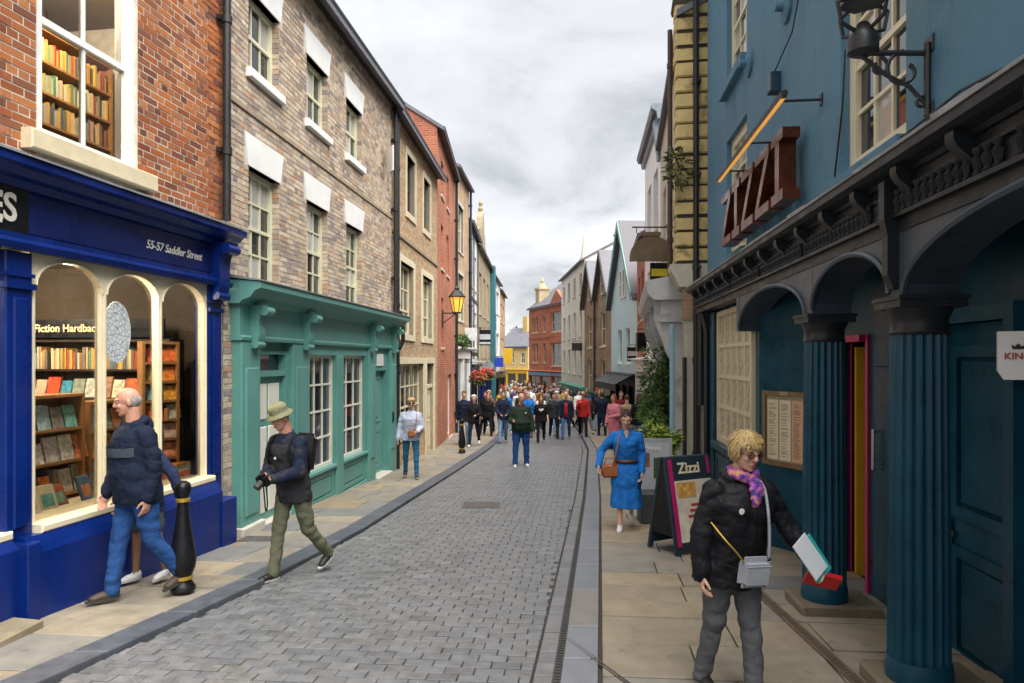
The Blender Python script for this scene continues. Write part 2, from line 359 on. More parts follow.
# slotted drain
mb = MB(); y = 2.2
while y < 36:
    a, b = y, y + .022
    if y < 18 or True:
        x = RD(y); mb.hexa([(x - .017, a, g(a) - .03), (x + .017, a, g(a) - .03), (x + .017, b, g(b) - .03), (x - .017, b, g(b) - .03), (x - .017, a, g(a) + .004), (x + .017, a, g(a) + .004), (x + .017, b, g(b) + .004), (x - .017, b, g(b) + .004)])
    y += .05 if y < 14 else .1
ys = [2 + i for i in range(35)]
for a, b in zip(ys, ys[1:]):
    for d0, d1 in ((-.024, -.017), (.017, .024)):
        mb.hexa([(RD(a) + d0, a, g(a) - .03), (RD(a) + d1, a, g(a) - .03), (RD(b) + d1, b, g(b) - .03), (RD(b) + d0, b, g(b) - .03), (RD(a) + d0, a, g(a) + .006), (RD(a) + d1, a, g(a) + .006), (RD(b) + d1, b, g(b) + .006), (RD(b) + d0, b, g(b) + .006)])
tag(mb.build('drain_channel', IRON), 'long slotted iron drain running beside the sett road', 'drain')
# cross drain over the right-hand pavement and the long grating beside the columns
mb = MB()
for (x0, y0), (x1, y1), w in (((2.30, 8.6), (2.10, 3.0), .028),):
    d = Vector((x1 - x0, y1 - y0)); n = int(d.length / .04); t = d.normalized(); p = Vector((-t.y, t.x))
    for i in range(n):
        c = Vector((x0, y0)) + t * (i * .04); pts = []
        for zz_ in (.0, .045):
            for s_, q_ in ((-1, 0), (1, 0), (1, .02), (-1, .02)):
                r_ = c + p * (s_ * w) + t * q_; pts.append((r_.x, r_.y, g(r_.y) + zz_))
        mb.hexa(pts)
    for s_ in (-1, 1):
        a = Vector((x0, y0)) + p * (s_ * (w + .007)); b = Vector((x1, y1)) + p * (s_ * (w + .007))
        mb.tube([(a.x, a.y, g(a.y) + .05), (b.x, b.y, g(b.y) + .045)], .009, 6)
drain2 = mb.build('pavement_grating', M('rusty_iron', (.13, .095, .065), .7, .3, 10, .2, 40))
tag(drain2, 'narrow rusty pavement grating running past the fluted columns', 'grating')

# kerbs
def kerb(fx, d0, d1, zt, mat, parent, y0, y1, lmin, lmax, name='kerbstone'):
    y = y0; rest = MB()
    while y < y1:
        L_ = rnd.uniform(lmin, lmax); a, b = y, y + L_ - .012
        mb = MB() if y < 22 else rest
        slab(mb, [(fx(a) + d0, a), (fx(a) + d1, a), (fx(b) + d1, b), (fx(b) + d0, b)], zt, .12, bev=.012)
        if y < 22: mb.build(name, mat, parent)
        y += L_
    if rest.v: rest.build(name + '_run', mat, parent, kind='stuff')
kerb(KL, -.27, -.012, .03, KERB, pav_l, 1.5, 60, .85, 1.3)
kerb(RD, .03, .265, .04, KERB_P, pav_r, 1.5, 40, .6, 1.05)
# flagstones, laid in courses
def flags(fa, fb, zt, parent, y0, y1, cmin, cmax, wmin, wmax):
    y = y0; rest = MB()
    while y < y1:
        d = rnd.uniform(cmin, cmax); a, b = y, y + d - .017
        xa0, xb0, xa1, xb1 = fa(a), fb(a), fa(b), fb(b)
        cuts = [0.]; W_ = xb0 - xa0
        while W_ * (1 - cuts[-1]) > wmax: cuts.append(cuts[-1] + rnd.uniform(wmin, wmax) / W_)
        cuts.append(1.)
        if len(cuts) > 2 and cuts[-1] - cuts[-2] < .12: cuts.pop(-2)
        for c0, c1 in zip(cuts, cuts[1:]):
            e0 = c0 + .0055 / W_; e1 = c1 - .0055 / W_
            sk = UX / UY * 0
            pts = [(xa0 + (xb0 - xa0) * e0, a - .1 * W_ * e0), (xa0 + (xb0 - xa0) * e1, a - .1 * W_ * e1), (xa1 + (xb1 - xa1) * e1, b - .1 * W_ * e1), (xa1 + (xb1 - xa1) * e0, b - .1 * W_ * e0)]
            mb = MB() if y < 17 else rest
            slab(mb, pts, zt + rnd.uniform(-.003, .003), .06, bev=.008)
            if y < 17:
                mb.build('flagstone', FLAG, parent)
        y += d
    rest.build('flagstone_paving', FLAG, parent, kind='stuff')
flags(lambda y: XL(y) - .3, lambda y: KL(y) - .285, .026, pav_l, 3.2, 40, .42, .8, .55, 1.2)
flags(lambda y: RD(y) + .29, lambda y: XR(y) + .62, .036, pav_r, 3.4, 40, .36, .62, .5, 1.0)
sheet('pavement_far_left', lambda y: XL(y) - .4, lambda y: KL(y) - .29, .022, [40 + i for i in range(50)], M('far_flag', (.21, .18, .13), .8, .25, 3))
sheet('pavement_far_right', lambda y: RD(y) + .29, lambda y: XR(y) + 1, .034, [40 + i for i in range(50)], MATS['far_flag'])

# iron covers let into the paving
def cover(name, label, x, y, w, d, zt, bars):
    mb = MB(); z = lambda yy: g(yy) + zt
    def pl(x0, x1, y0, y1, h): mb.hexa([(x0, y0, z(y0) - .03), (x1, y0, z(y0) - .03), (x1, y1, z(y1) - .03), (x0, y1, z(y1) - .03), (x0, y0, z(y0) + h), (x1, y0, z(y0) + h), (x1, y1, z(y1) + h), (x0, y1, z(y1) + h)])
    pl(x - w / 2, x + w / 2, y - d / 2, y + d / 2, .003)
    for k in range(bars):
        a = y - d / 2 + d * (k + .25) / bars; pl(x - w / 2 + .02, x + w / 2 - .02, a, a + d / bars * .5, .008)
    o = mb.build(name, M('cover_iron', (.125, .112, .108), .6, .3, 12, .3, 40)); tag(o, label, 'manhole cover')
cover('road_cover', 'rusty rectangular iron cover let into the middle of the sett road', -.5, 11.4, .62, .62, .004, 6)
cover('pavement_cover', 'small iron grating on the pavement by the bookshop corner', -3.15, 8.65, .4, .3, .03, 5)

mb = MB()
for d0 in (-.012, .012): mb.tube([(.40 + d0, 5.15, g(5.15) + .036), (.82 + d0, 4.1, g(4.1) + .036)], .006, 6)
tag(mb.build('slot_drain', IRON), 'thin slot drain crossing the pale kerb at the bottom of the view', 'drain')
# ------------------------------------------------------------ building kit (local x along the facade, -y towards the street)
def facade(name, label, cat, pl, pr, group=None):
    dx, dy = pr[0] - pl[0], pr[1] - pl[1]
    e_ = empty(name, (pl[0], pl[1], 0), math.atan2(dy, dx), label, cat, group)
    return e_, math.hypot(dx, dy)
def wall_front(mb, x0, x1, z0, z1, ops, dep=.3, y=0., m=0):
    xs = sorted({x0, x1, *[min(max(o[k], x0), x1) for o in ops for k in (0, 1)]}); zs = sorted({z0, z1, *[min(max(o[k], z0), z1) for o in ops for k in (2, 3)]})
    for a, b in zip(xs, xs[1:]):
        for c, d in zip(zs, zs[1:]):
            mx_, mz_ = (a + b) / 2, (c + d) / 2
            if any(o[0] < mx_ < o[1] and o[2] < mz_ < o[3] for o in ops): continue
            mb.quad((a, y, c), (b, y, c), (b, y, d), (a, y, d), m)
    for a, b, c, d in [o[:4] for o in ops]:
        e_ = y + dep
        mb.quad((a, y, c), (a, y, d), (a, e_, d), (a, e_, c), m); mb.quad((b, y, d), (b, y, c), (b, e_, c), (b, e_, d), m)
        mb.quad((a, y, d), (b, y, d), (b, e_, d), (a, e_, d), m); mb.quad((b, y, c), (a, y, c), (a, e_, c), (b, e_, c), m)
def shell(mb, w, z0, z1, D, dep=.3, m=0, x0=0):
    mb.box(x0, w, dep, D, z0, z1, m)
    mb.quad((x0, 0, z0), (x0, 0, z1), (x0, dep, z1), (x0, dep, z0), m); mb.quad((w, 0, z1), (w, 0, z0), (w, dep, z0), (w, dep, z1), m); mb.quad((x0, 0, z1), (w, 0, z1), (w, dep, z1), (x0, dep, z1), m)
def brick_runs(x0, x1, z0, z1, ops, Lb=.225, Hb=.075, header=True):
    out = []; r = 0; z = z0
    while z + Hb * .6 < z1:
        zc = z + Hb / 2
        iv = [(x0, x1)]
        for o in ops:
            if o[2] - .005 < zc < o[3] + .005:
                nv = []
                for a, b in iv:
                    if o[1] <= a or o[0] >= b: nv.append((a, b)); continue
                    if o[0] > a: nv.append((a, o[0]))
                    if o[1] < b: nv.append((o[1], b))
                iv = nv
        for a, b in iv:
            hd = header and r % 4 == 3
            L_ = Lb / 2 if hd else Lb
            x = math.floor((a - x0) / L_) * L_ + x0 - (L_ / 2 if r % 2 else 0) + rnd.uniform(-.006, .006)
            while x < b:
                p, q = max(x, a), min(x + L_, b)
                if b - q < .05: q = b; x = b
                if q - p > .035 or (p == a and q - p > .006): out.append((p + (.006 if p > a else 0), q - (.007 if q < b else 0), z + .007, z + Hb - .007))
                x += L_
        z += Hb; r += 1
    return out
_b = MB(); _b.box(0, 1, -1, 0, 0, 1, back=False)
BRICK_ME = {}
def brick_obj(p, mat, parent, d=.007):
    if mat.name not in BRICK_ME: BRICK_ME[mat.name] = _b.mesh('brick', mat)
    o = link('brick', BRICK_ME[mat.name], parent, (p[0], .004, p[2])); o.scale = (p[1] - p[0], d + rnd.uniform(-.002, .003), p[3] - p[2]); return o
def brick_mass(runs, mat, parent, d=.01, name='brickwork'):
    mb = MB()
    for p in runs: mb.box(p[0], p[1], -d * .6 + rnd.uniform(-.003, .002), .002, p[2], p[3], back=False)
    return mb.build(name, mat, parent, kind='stuff')
_q = MB(); _q.quad((0, 0, 0), (1, 0, 0), (1, 0, 1), (0, 0, 1))
PANE_ME = {}
def pane(x0, x1, z0, z1, y, mat, parent, tilt=.006):
    if mat.name not in PANE_ME: PANE_ME[mat.name] = _q.mesh('pane', mat)
    o = link('pane', PANE_ME[mat.name], parent, (x0, y, z0)); o.scale = (x1 - x0, 1, z1 - z0)
    o.rotation_euler = (rnd.uniform(-tilt, tilt), 0, rnd.uniform(-tilt, tilt)); return o
def sash(parent, x0, x1, z0, z1, cols=3, rows=4, fm=None, pm=None, y=.1, fr=.06, bar=.02, meet=True, sill=None, sm=None, panes=True, name='window', lm=None):
    fm = fm or WHITE; pm = pm or PANE; mb = MB()
    mb.box(x0, x0 + fr, y, y + .09, z0, z1); mb.box(x1 - fr, x1, y, y + .09, z0, z1); mb.box(x0 + fr, x1 - fr, y + .002, y + .09, z1 - fr, z1); mb.box(x0 + fr, x1 - fr, y + .002, y + .09, z0, z0 + fr * 1.2)
    a, b, c, d = x0 + fr, x1 - fr, z0 + fr * 1.2, z1 - fr
    zs = [c + (d - c) * i / rows for i in range(rows + 1)]; xs = [a + (b - a) * i / cols for i in range(cols + 1)]
    for i in range(1, rows):
        big = meet and i == rows // 2; t = .024 if big else bar / 2
        mb.box(a, b, y + (.01 if big else .02), y + .05, zs[i] - t, zs[i] + t)
    for x in xs[1:-1]: mb.box(x - bar / 2, x + bar / 2, y + .023, y + .05, c, d)
    o = mb.build(name, fm, parent)
    if panes:
        for i in range(rows):
            for j in range(cols): pane(xs[j], xs[j + 1], zs[i], zs[i + 1], y + .045, pm if not lm or rnd.random() > .35 else lm, o)
    else: pane(a, b, c, d, y + .045, pm, o)
    if sill:
        sb = MB(); sb.cbox(x0 - .07, x1 + .07, -sill[0], y + .01, z0 - sill[1], z0 - .003, .01); sb.build('sill', sm or WHITE, o)
    return o
def pipe(parent, x, y, z0, z1, r=.045, mat=None, name='downpipe', brk=1.6):
    mb = MB(); mb.tube([(x, y, z0), (x, y, z1)], r, 10)
    z = z0 + .8
    while z < z1:
        mb.tube([(x, y, z), (x, y, z + .09)], r * 1.28, 10); mb.box(x - r * 2, x + r * 2, y + r * .6, y + r * 1.6, z + .02, z + .07); z += brk
    return mb.build(name, mat or BLACKM, parent, angle=40)
def gable_roof(parent, w, z, D, rise, mat=None, over=.25, m=None, ends=None, x0=0):
    mb = MB(); h = D / 2; s_ = rise / h; t = .12
    for sg in (0, 1):
        y0, y1 = (-over, h) if sg == 0 else (D + over, h)
        za, zb = z - over * s_, z + rise
        mb.hexa([(x0 - .06, y0, za), (w + .06, y0, za), (w + .06, y1, zb), (x0 - .06, y1, zb), (x0 - .06, y0, za + t), (w + .06, y0, za + t), (w + .06, y1, zb + t), (x0 - .06, y1, zb + t)])
    o = mb.build('roof', mat or SLATE_F, parent)
    if ends:
        for x in (x0 + .01, w - .01):
            eb = MB(); eb.add([(x - .01, .005, z - .001), (x + .01, .005, z - .001), (x + .01, D, z - .001), (x - .01, D, z - .001), (x - .01, h, z + rise), (x + .01, h, z + rise)], [(0, 3, 4), (1, 5, 2), (0, 4, 5, 1), (3, 2, 5, 4)]); eb.build('gable_wall', ends, parent)
    return o
def gutter(parent, w, z, y=-.22, r=.06, mat=None, x0=0):
    mb = MB(); mb.tube([(x0, y, z), (w, y, z)], r, 8); mb.box(x0, w, y + .06, .02, z - .02, z + .1)
    return mb.build('gutter', mat or BLACKM, parent, angle=40)
def text_mesh(body, size, extrude=.004, shear=0, bold=0, xs=1):
    cu = bpy.data.curves.new('lettering', 'FONT'); cu.body = body; cu.size = size; cu.extrude = extrude; cu.shear = shear; cu.offset = bold; cu.align_x = 'CENTER'; cu.align_y = 'CENTER'; cu.resolution_u = 4
    o = bpy.data.objects.new('lettering', cu); col.objects.link(o)
    dg = bpy.context.evaluated_depsgraph_get(); me = bpy.data.meshes.new_from_object(o.evaluated_get(dg)); bpy.data.objects.remove(o)
    for v_ in me.vertices: v_.co = Vector((v_.co.x * xs, -v_.co.z, v_.co.y))
    return me
def lettering(body, size, mat, parent, loc, extrude=.004, shear=0, bold=0, name='lettering', rotz=0, xs=1):
    me = text_mesh(body, size, extrude, shear, bold, xs); me.materials.clear(); me.materials.append(mat)
    return link(name, me, parent, loc, rotz)
def console(parent, x, w, z0, z1, y, mat):
    """scrolled bracket"""
    h = z1 - z0; pts = []
    for i in range(13):
        t = i / 12; yy = -.06 - .17 * (t ** 1.6) - .035 * math.sin(t * math.pi * 2); pts.append((y + yy, z0 + h * t))
    mb = MB(); mb.profile([(y, z0)] + pts + [(y, z1)], x - w / 2, x + w / 2)
    mb.tube([(x - w / 2 - .012, y - .19, z1 - .075), (x + w / 2 + .012, y - .19, z1 - .075)], .062, 12); mb.tube([(x - w / 2 - .012, y - .07, z0 + .05), (x + w / 2 + .012, y - .07, z0 + .05)], .048, 12)
    return mb.build('console_bracket', mat, parent, angle=35)
def panel(mb, x0, x1, y, z0, z1, f=.07, d=.018, m=0, m2=None):
    """framed panel: rails proud of a sunk field"""
    m2 = m if m2 is None else m2
    mb.box(x0, x0 + f, y - d, y + .01, z0, z1, m); mb.box(x1 - f, x1, y - d, y + .01, z0, z1, m); mb.box(x0 + f, x1 - f, y - d, y + .01, z1 - f, z1, m); mb.box(x0 + f, x1 - f, y - d, y + .01, z0, z0 + f, m)
    mb.cbox(x0 + f + .02, x1 - f - .02, y - d * .5, y + .01, z0 + f + .02, z1 - f - .02, .012, m2); mb.quad((x0 + f, y, z0 + f), (x1 - f, y, z0 + f), (x1 - f, y, z1 - f), (x0 + f, y, z1 - f), m2)
def simple_building(name, label, pl, pr, zt, wallm, wins, fm=None, pm=None, D=7, rise=2.2, roofm=None, surround=None, sill=STONE, shop=None, gut=True, ends=True, extra_ops=()):
    b, w = facade(name, label, 'building', pl, pr)
    z0 = min(g(pl[1]), g(pr[1])) - .3
    ops = [(o[0] * w, o[1] * w, o[2], o[3]) for o in wins]
    so = []
    if shop: so = [(.25, w - .25, z0 + .3, shop['top'] - .35)]
    mb = MB(); wall_front(mb, 0, w, z0, zt, ops + so); shell(mb, w, z0, zt, D); mb.build('wall', wallm, b)
    for o, wd in zip(ops, wins):
        cols, rows = (wd[4], wd[5]) if len(wd) > 5 else (2, 2)
        big = wd[6] if len(wd) > 6 else False
        wo_ = sash(b, *o, cols=cols, rows=rows, fm=fm, pm=pm, fr=.07, bar=.035, panes=big, sill=(.05, .1), sm=sill)
        if surround:
            s_ = MB(); t = .13; s_.box(o[0] - t, o[0], -.03, .08, o[2], o[3]); s_.box(o[1], o[1] + t, -.03, .08, o[2], o[3]); s_.box(o[0] - t, o[1] + t, -.032, .08, o[3], o[3] + t * 1.3); s_.build('surround', surround, wo_)
    if rise: gable_roof(b, w, zt, D, rise, roofm, ends=wallm if ends else None)
    if gut: gutter(b, w, zt - .05)
    if shop: shopfront(b, w, z0, **shop)
    if rise > 1:
        ch = MB(); cx_ = w * rnd.choice((.08, .5, .92)); ch.box(cx_ - .5, cx_ + .5, D / 2 - .35, D / 2 + .35, zt + rise * .6, zt + rise + 1.1); ch.box(cx_ - .56, cx_ + .56, D / 2 - .41, D / 2 + .41, zt + rise + 1.1, zt + rise + 1.22); co = ch.build('chimney', FAR_RED, b)
        for q in (-.28, .28):
            pt = MB(); pt.lathe([(.13, 0), (.12, .35), (.15, .37), (.15, .42)], 10, (cx_ + q, D / 2, zt + rise + 1.22)); pt.build('chimney_pot', M('terracotta', (.40, .16, .08), .8, .15), co)
    return b, w
def shopfront(b, w, z0, top, mat, bays=3, fascia=None, door=1, text=None, tm=None, glow=None, awn=None):
    mb = MB(); fz = top - .5
    mb.cbox(0.02, w - .02, -.10, .1, fz, top - .1); mb.profile([(.02, top - .1), (-.22, top - .1), (-.28, top - .04), (-.28, top), (.02, top + .06)], -.02, w + .02)
    n = bays; bw = (w - .25) / n
    for i in range(n + 1):
        x = .125 + i * bw; mb.cbox(x - .125, x + .125, -.08, .1, z0, fz)
    mb.build('shopfront', mat, b)
    if fascia:
        f = MB(); f.cbox(.3, w - .3, -.115, -.09, fz + .05, top - .16); f.build('fascia', fascia, b)
    if text: lettering(text, .26, tm or WHITE, b, (w / 2, -.118, fz + .17), bold=.004)
    for i in range(n):
        a, c = .25 + i * bw, .0 + (i + 1) * bw
        zb = z0 + .3 + (.1 if i == door else .55)
        d = MB(); d.box(a, c, .0, .1, z0, zb - .002); d.build('stall_riser', mat, b)
        sash(b, a, c, zb, fz - .02, cols=1 if i == door else 2, rows=1, fm=mat, pm=PANE, y=.03, fr=.07, panes=False, name='door' if i == door else 'shop_window')
# ============================================================ bookshop
bs, wb = facade('bookshop_building', 'red brick bookshop building with royal blue shopfront and gold-lit window display', 'building', (-4.478, 2.5), (-3.563, 8.6))
ZG = -.5
ops_up = [(3.39, 4.63, 3.75, 5.78)]
mb = MB()
wall_front(mb, 0, wb, 3.3, 9.2, ops_up, .25)
mb.box(0, wb, 6.0, 6.3, ZG, 9.2); mb.box(-.3, 0, 0, 6.3, ZG, 9.2); mb.box(wb - .04, wb + .2, .02, 6.3, ZG, 9.2)
mb.build('wall', MORTAR, bs)
gable_roof(bs, wb, 9.2, 6.3, 2.4)
runs = brick_runs(0, wb, 3.34, 7.2, [(3.38, 4.64, 3.6, 5.9)], Hb=.073)
def bpx(p):
    x = -4.478 + .1483 * p[0]; y = 2.5 + .989 * p[0]
    return 512 + 700 * x / y, 360 - 700 * (p[2] - CZ) / y
vis = [p for p in runs if bpx(p)[0] > -12 and -8 < bpx(p)[1] < 235]
vis.sort(key=lambda p: p[0]); vis_set = set(vis[:300])
for p in vis[:300]: brick_obj(p, RED_BRICK, bs)
brick_mass([p for p in runs if p not in vis_set], RED_BRICK, bs, .012)
# gauged head over the window is out of view; window with stone sill
up = MB(); x0, x1, z0, z1 = ops_up[0]
up.box(x0, x0 + .1, .04, .16, z0, z1); up.box(x1 - .1, x1, .04, .16, z0, z1); up.box(x0 + .1, x1 - .1, .045, .16, z0, z0 + .075); up.box(x0 + .1, x1 - .1, .045, .16, z1 - .07, z1)
up.box(x0 + .1, x1 - .1, .06, .13, 4.73, 4.79); up.box((x0 + x1) / 2 - .014, (x0 + x1) / 2 + .014, .075, .12, z0 + .07, z1 - .07)
wu = up.build('window', WHITE, bs)
for a, b_ in ((x0 + .1, 4.01), (4.01, x1 - .1)):
    for c, d in ((z0 + .07, 4.75), (4.77, z1 - .07)): pane(a, b_, c, d, .1, GLASS, wu, .003)
sb = MB(); sb.cbox(x0 - .16, x1 + .18, -.11, .05, z0 - .17, z0 - .003, .012); sb.build('sill', M('cream_stone_sill', (.66, .56, .38), .75, .12, 4, .15, 50, dirt=(.3, .25, .16), dirtw=.3), wu)
# upper room
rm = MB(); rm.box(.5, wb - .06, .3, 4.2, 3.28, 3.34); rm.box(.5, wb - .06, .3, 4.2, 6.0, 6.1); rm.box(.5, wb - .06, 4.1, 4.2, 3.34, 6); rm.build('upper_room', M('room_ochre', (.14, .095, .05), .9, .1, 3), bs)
pipe(bs, wb - .06, -.1, 3.55, 9, .05, BLACKM)
# shopfront
FZ0, FZ1, CT = 2.86, 3.22, 3.46
mb = MB()
mb.box(0, wb, -.06, .2, FZ0 - .12, FZ1)                              # fascia back
mb.profile([(-.06, FZ0 - .13), (-.13, FZ0 - .13), (-.15, FZ0 - .08), (-.10, FZ0 - .04), (-.10, FZ0), (-.06, FZ0)], 0, wb)
mb.profile([(.0, FZ1), (-.10, FZ1), (-.14, FZ1 + .05), (-.20, FZ1 + .07), (-.25, FZ1 + .12), (-.30, FZ1 + .14), (-.30, FZ1 + .2), (.0, FZ1 + .24)], -.1, wb + .06)
mb.build('fascia', BLUE, bs)
fb = MB(); fb.box(3.0, wb - .35, -.068, -.055, FZ0 + .02, FZ1 - .03); fb.build('fascia_board', NAVY, bs)
mb = MB(); x = -.1
while x < wb + .05:
    L_ = rnd.uniform(.5, .9); x2 = min(x + L_, wb + .07); j = rnd.uniform(-.006, .006)
    mb.hexa([(x, -.32 + j, FZ1 + .203), (x2 + .02, -.32 + j, FZ1 + .203), (x2 + .02, .03, FZ1 + .3), (x, .03, FZ1 + .3), (x, -.32 + j, FZ1 + .222 + j), (x2 + .02, -.32 + j, FZ1 + .222), (x2 + .02, .03, FZ1 + .33), (x, .03, FZ1 + .33 + j)]); x = x2
mb.build('lead_flashing', LEAD, bs)
lettering('55-57 Saddler Street', .125, M('sign_cream', (.72, .70, .60), .5, 0), bs, (5.15, -.07, 3.03), .003, shear=.28, bold=.0012, xs=.92)
sg = MB(); sg.cbox(1.2, 3.23, -.085, -.06, FZ0 - .015, FZ1 + .015, .008); sgo = sg.build('sign_panel', BLACK, bs)
lt = lettering('ES', .31, MATS['sign_cream'], bs, (2.97, -.09, 3.04), .004, bold=.006, xs=.9)
sr = MB()
for zx in (2.942, 3.138):
    sr.box(2.79, 2.85, -.0945, -.088, zx - .010, zx + .010); sr.box(2.94, 2.965, -.0945, -.088, zx - .026, zx + .026)
sr.build('letter_serif', MATS['sign_cream'], bs)
# pilasters and riser
for a, b_ in ((3.03, 3.29), (5.80, 6.07)):
    mb = MB(); mb.cbox(a, b_, -.06, .12, ZG, FZ0 - .14, .012); mb.cbox(a - .01, b_ + .01, -.1, .12, ZG, .12, .015)
    mb.cbox(a + .06, b_ - .06, -.08, -.055, .5, 2.35, .012); mb.box(a - .012, b_ + .012, -.085, .1, 2.42, 2.47); mb.box(a - .008, b_ + .008, -.075, .1, 2.52, 2.55)
    mb.build('pilaster', BLUE, bs)
console(bs, 5.94, .22, 2.56, 3.24, -.06, BLUE)
mb = MB()
mb.profile([(.1, ZG), (-.22, ZG), (-.22, .30), (-.18, .37), (-.14, .43), (.1, .43)], 3.12, 5.82)
mb.cbox(3.05, 3.18, -.24, .1, ZG, .40); mb.cbox(5.78, 6.1, -.24, .1, ZG, .2)
mb.profile([(.1, ZG), (-.16, ZG), (-.16, .36), (-.10, .43), (.1, .43)], 0, 3.05)
mb.build('stall_riser', BLUE, bs)
# cream arched lights
def arched_frame(x0, x1, z0, z1, n, y0, y1):
    """one board with n round-headed openings and sunk spandrels"""
    mb = MB(); st = .055; lw = (x1 - x0 - st * (n + 1)) / n; top = z1
    mb.cbox(x0, x1, y0 - .12, y1 + .25, z0 - .07, z0, .015)
    r = lw / 2; zs = top - .045 - r * .62
    for i in range(n + 1):
        a = x0 + i * (lw + st); mb.box(a, a + st, y0, y1, z0, zs); mb.tube([(a + st / 2, y0, z0), (a + st / 2, y0, zs)], .016, 8)
    for i in range(n):
        a = x0 + st + i * (lw + st); K = 14
        pts = [(a + r - r * math.cos(math.pi * k / K), zs + r * .62 * math.sin(math.pi * k / K)) for k in range(K + 1)]
        for (p, q) in zip(pts, pts[1:]):
            vs_ = [(p[0], y0, p[1]), (q[0], y0, q[1]), (q[0], y0, top), (p[0], y0, top), (p[0], y1, p[1]), (q[0], y1, q[1]), (q[0], y1, top), (p[0], y1, top)]
            mb.add(vs_, [(0, 1, 2, 3), (0, 4, 5, 1), (7, 6, 5, 4)])
        mb.tube([(p[0], y0 - .004, p[1]) for p in pts], .012, 6)
    for i in range(n + 1):
        a = x0 + i * (lw + st); mb.box(a, a + st, y0, y1, zs, top)
    return mb, [(x0 + st + i * (lw + st), x0 + st + i * (lw + st) + lw) for i in range(n)]
mb, lights = arched_frame(3.29, 5.80, .50, 2.75, 3, -.03, .05)
sw = mb.build('shop_window', CREAM, bs)
for a, b_ in lights: pane(a - .02, b_ + .02, .5, 2.73, .02, GLASS, sw, .0015)
mb, l2 = arched_frame(1.2, 3.07, .50, 2.75, 2, .02, .10)
sw2 = mb.build('shop_window', CREAM, bs)
for a, b_ in l2: pane(a - .02, b_ + .02, .5, 2.73, .07, GLASS, sw2, .0015)
st = MB(); st.hexa([(0, -.75, -.42), (3.0, -.42, -.42), (3.0, .1, -.42), (0, .1, -.42), (0, -.75, -.14), (3.0, -.42, -.16), (3.0, .1, -.14), (0, .1, -.14)]); st.build('door_step', M('worn_step', (.26, .215, .14), .85, .25, 5, .3, 40), bs)
# the white map printed on the window
mpm = M('map_print', (.62, .66, .68), .6, .05)
nt = mpm.node_tree; vo = nt.nodes.new('ShaderNodeTexVoronoi'); vo.feature = 'DISTANCE_TO_EDGE'; vo.inputs['Scale'].default_value = 22
tcn = nt.nodes.new('ShaderNodeTexCoord'); nt.links.new(tcn.outputs['Object'], vo.inputs[0])
rpn = nt.nodes.new('ShaderNodeValToRGB'); rpn.color_ramp.elements[0].position = .03; rpn.color_ramp.elements[0].color = (.22, .25, .27, 1); rpn.color_ramp.elements[1].position = .09; rpn.color_ramp.elements[1].color = (.62, .67, .69, 1)
nt.links.new(vo.outputs[0], rpn.inputs[0]); nt.links.new(rpn.outputs[0], nt.nodes['Principled BSDF'].inputs['Base Color'])
mb = MB(); N_ = 32; mb.add([(4.36 + .195 * math.cos(2 * math.pi * k / N_), .012, 2.12 + .30 * math.sin(2 * math.pi * k / N_)) for k in range(N_)] + [(4.36 + .195 * math.cos(2 * math.pi * k / N_), .015, 2.12 + .30 * math.sin(2 * math.pi * k / N_)) for k in range(N_)],
       [tuple(range(N_)), tuple(range(2 * N_ - 1, N_ - 1, -1))] + [(k, (k + 1) % N_, (k + 1) % N_ + N_, k + N_) for k in range(N_)])
mo = mb.build('window_map', mpm); mo.parent = bs; mo['label'] = 'white oval street map stuck on the window'
# interior room
rm = MB(); Wi = wb - .05
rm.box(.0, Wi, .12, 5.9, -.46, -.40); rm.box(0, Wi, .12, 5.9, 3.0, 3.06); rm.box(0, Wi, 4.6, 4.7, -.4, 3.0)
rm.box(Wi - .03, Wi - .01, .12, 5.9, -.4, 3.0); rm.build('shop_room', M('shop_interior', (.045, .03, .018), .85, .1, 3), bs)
pf = MB(); pf.box(1.2, 5.79, .06, .85, -.4, .46); pf.build('display_platform', CREAM, bs)
def local(parent, x, y, z): return parent.matrix_basis @ Vector((x, y, z))
bs_rot = math.atan2(8.6 - 2.5, -3.563 + 4.478)
def W_bs(x, y, z): return (-4.478 + .1483 * x - .989 * y, 2.5 + .989 * x + .1483 * y, z)
SPINES = M('book_spines', pal=[(.45, .10, .05), (.70, .50, .16), (.66, .32, .05), (.05, .10, .20), (.72, .60, .36), (.40, .05, .04), (.08, .25, .16), (.72, .45, .08), (.04, .04, .05), (.72, .62, .4), (.08, .22, .30)], rough=.55, var=.1)
COVERS = M('book_covers', pal=[(.75, .68, .5), (.03, .28, .45), (.65, .08, .04), (.78, .50, .06), (.03, .03, .05), (.72, .70, .66), (.05, .40, .38), (.7, .20, .05), (.70, .66, .6), (.05, .12, .35)], rough=.4, var=.55, s=22)
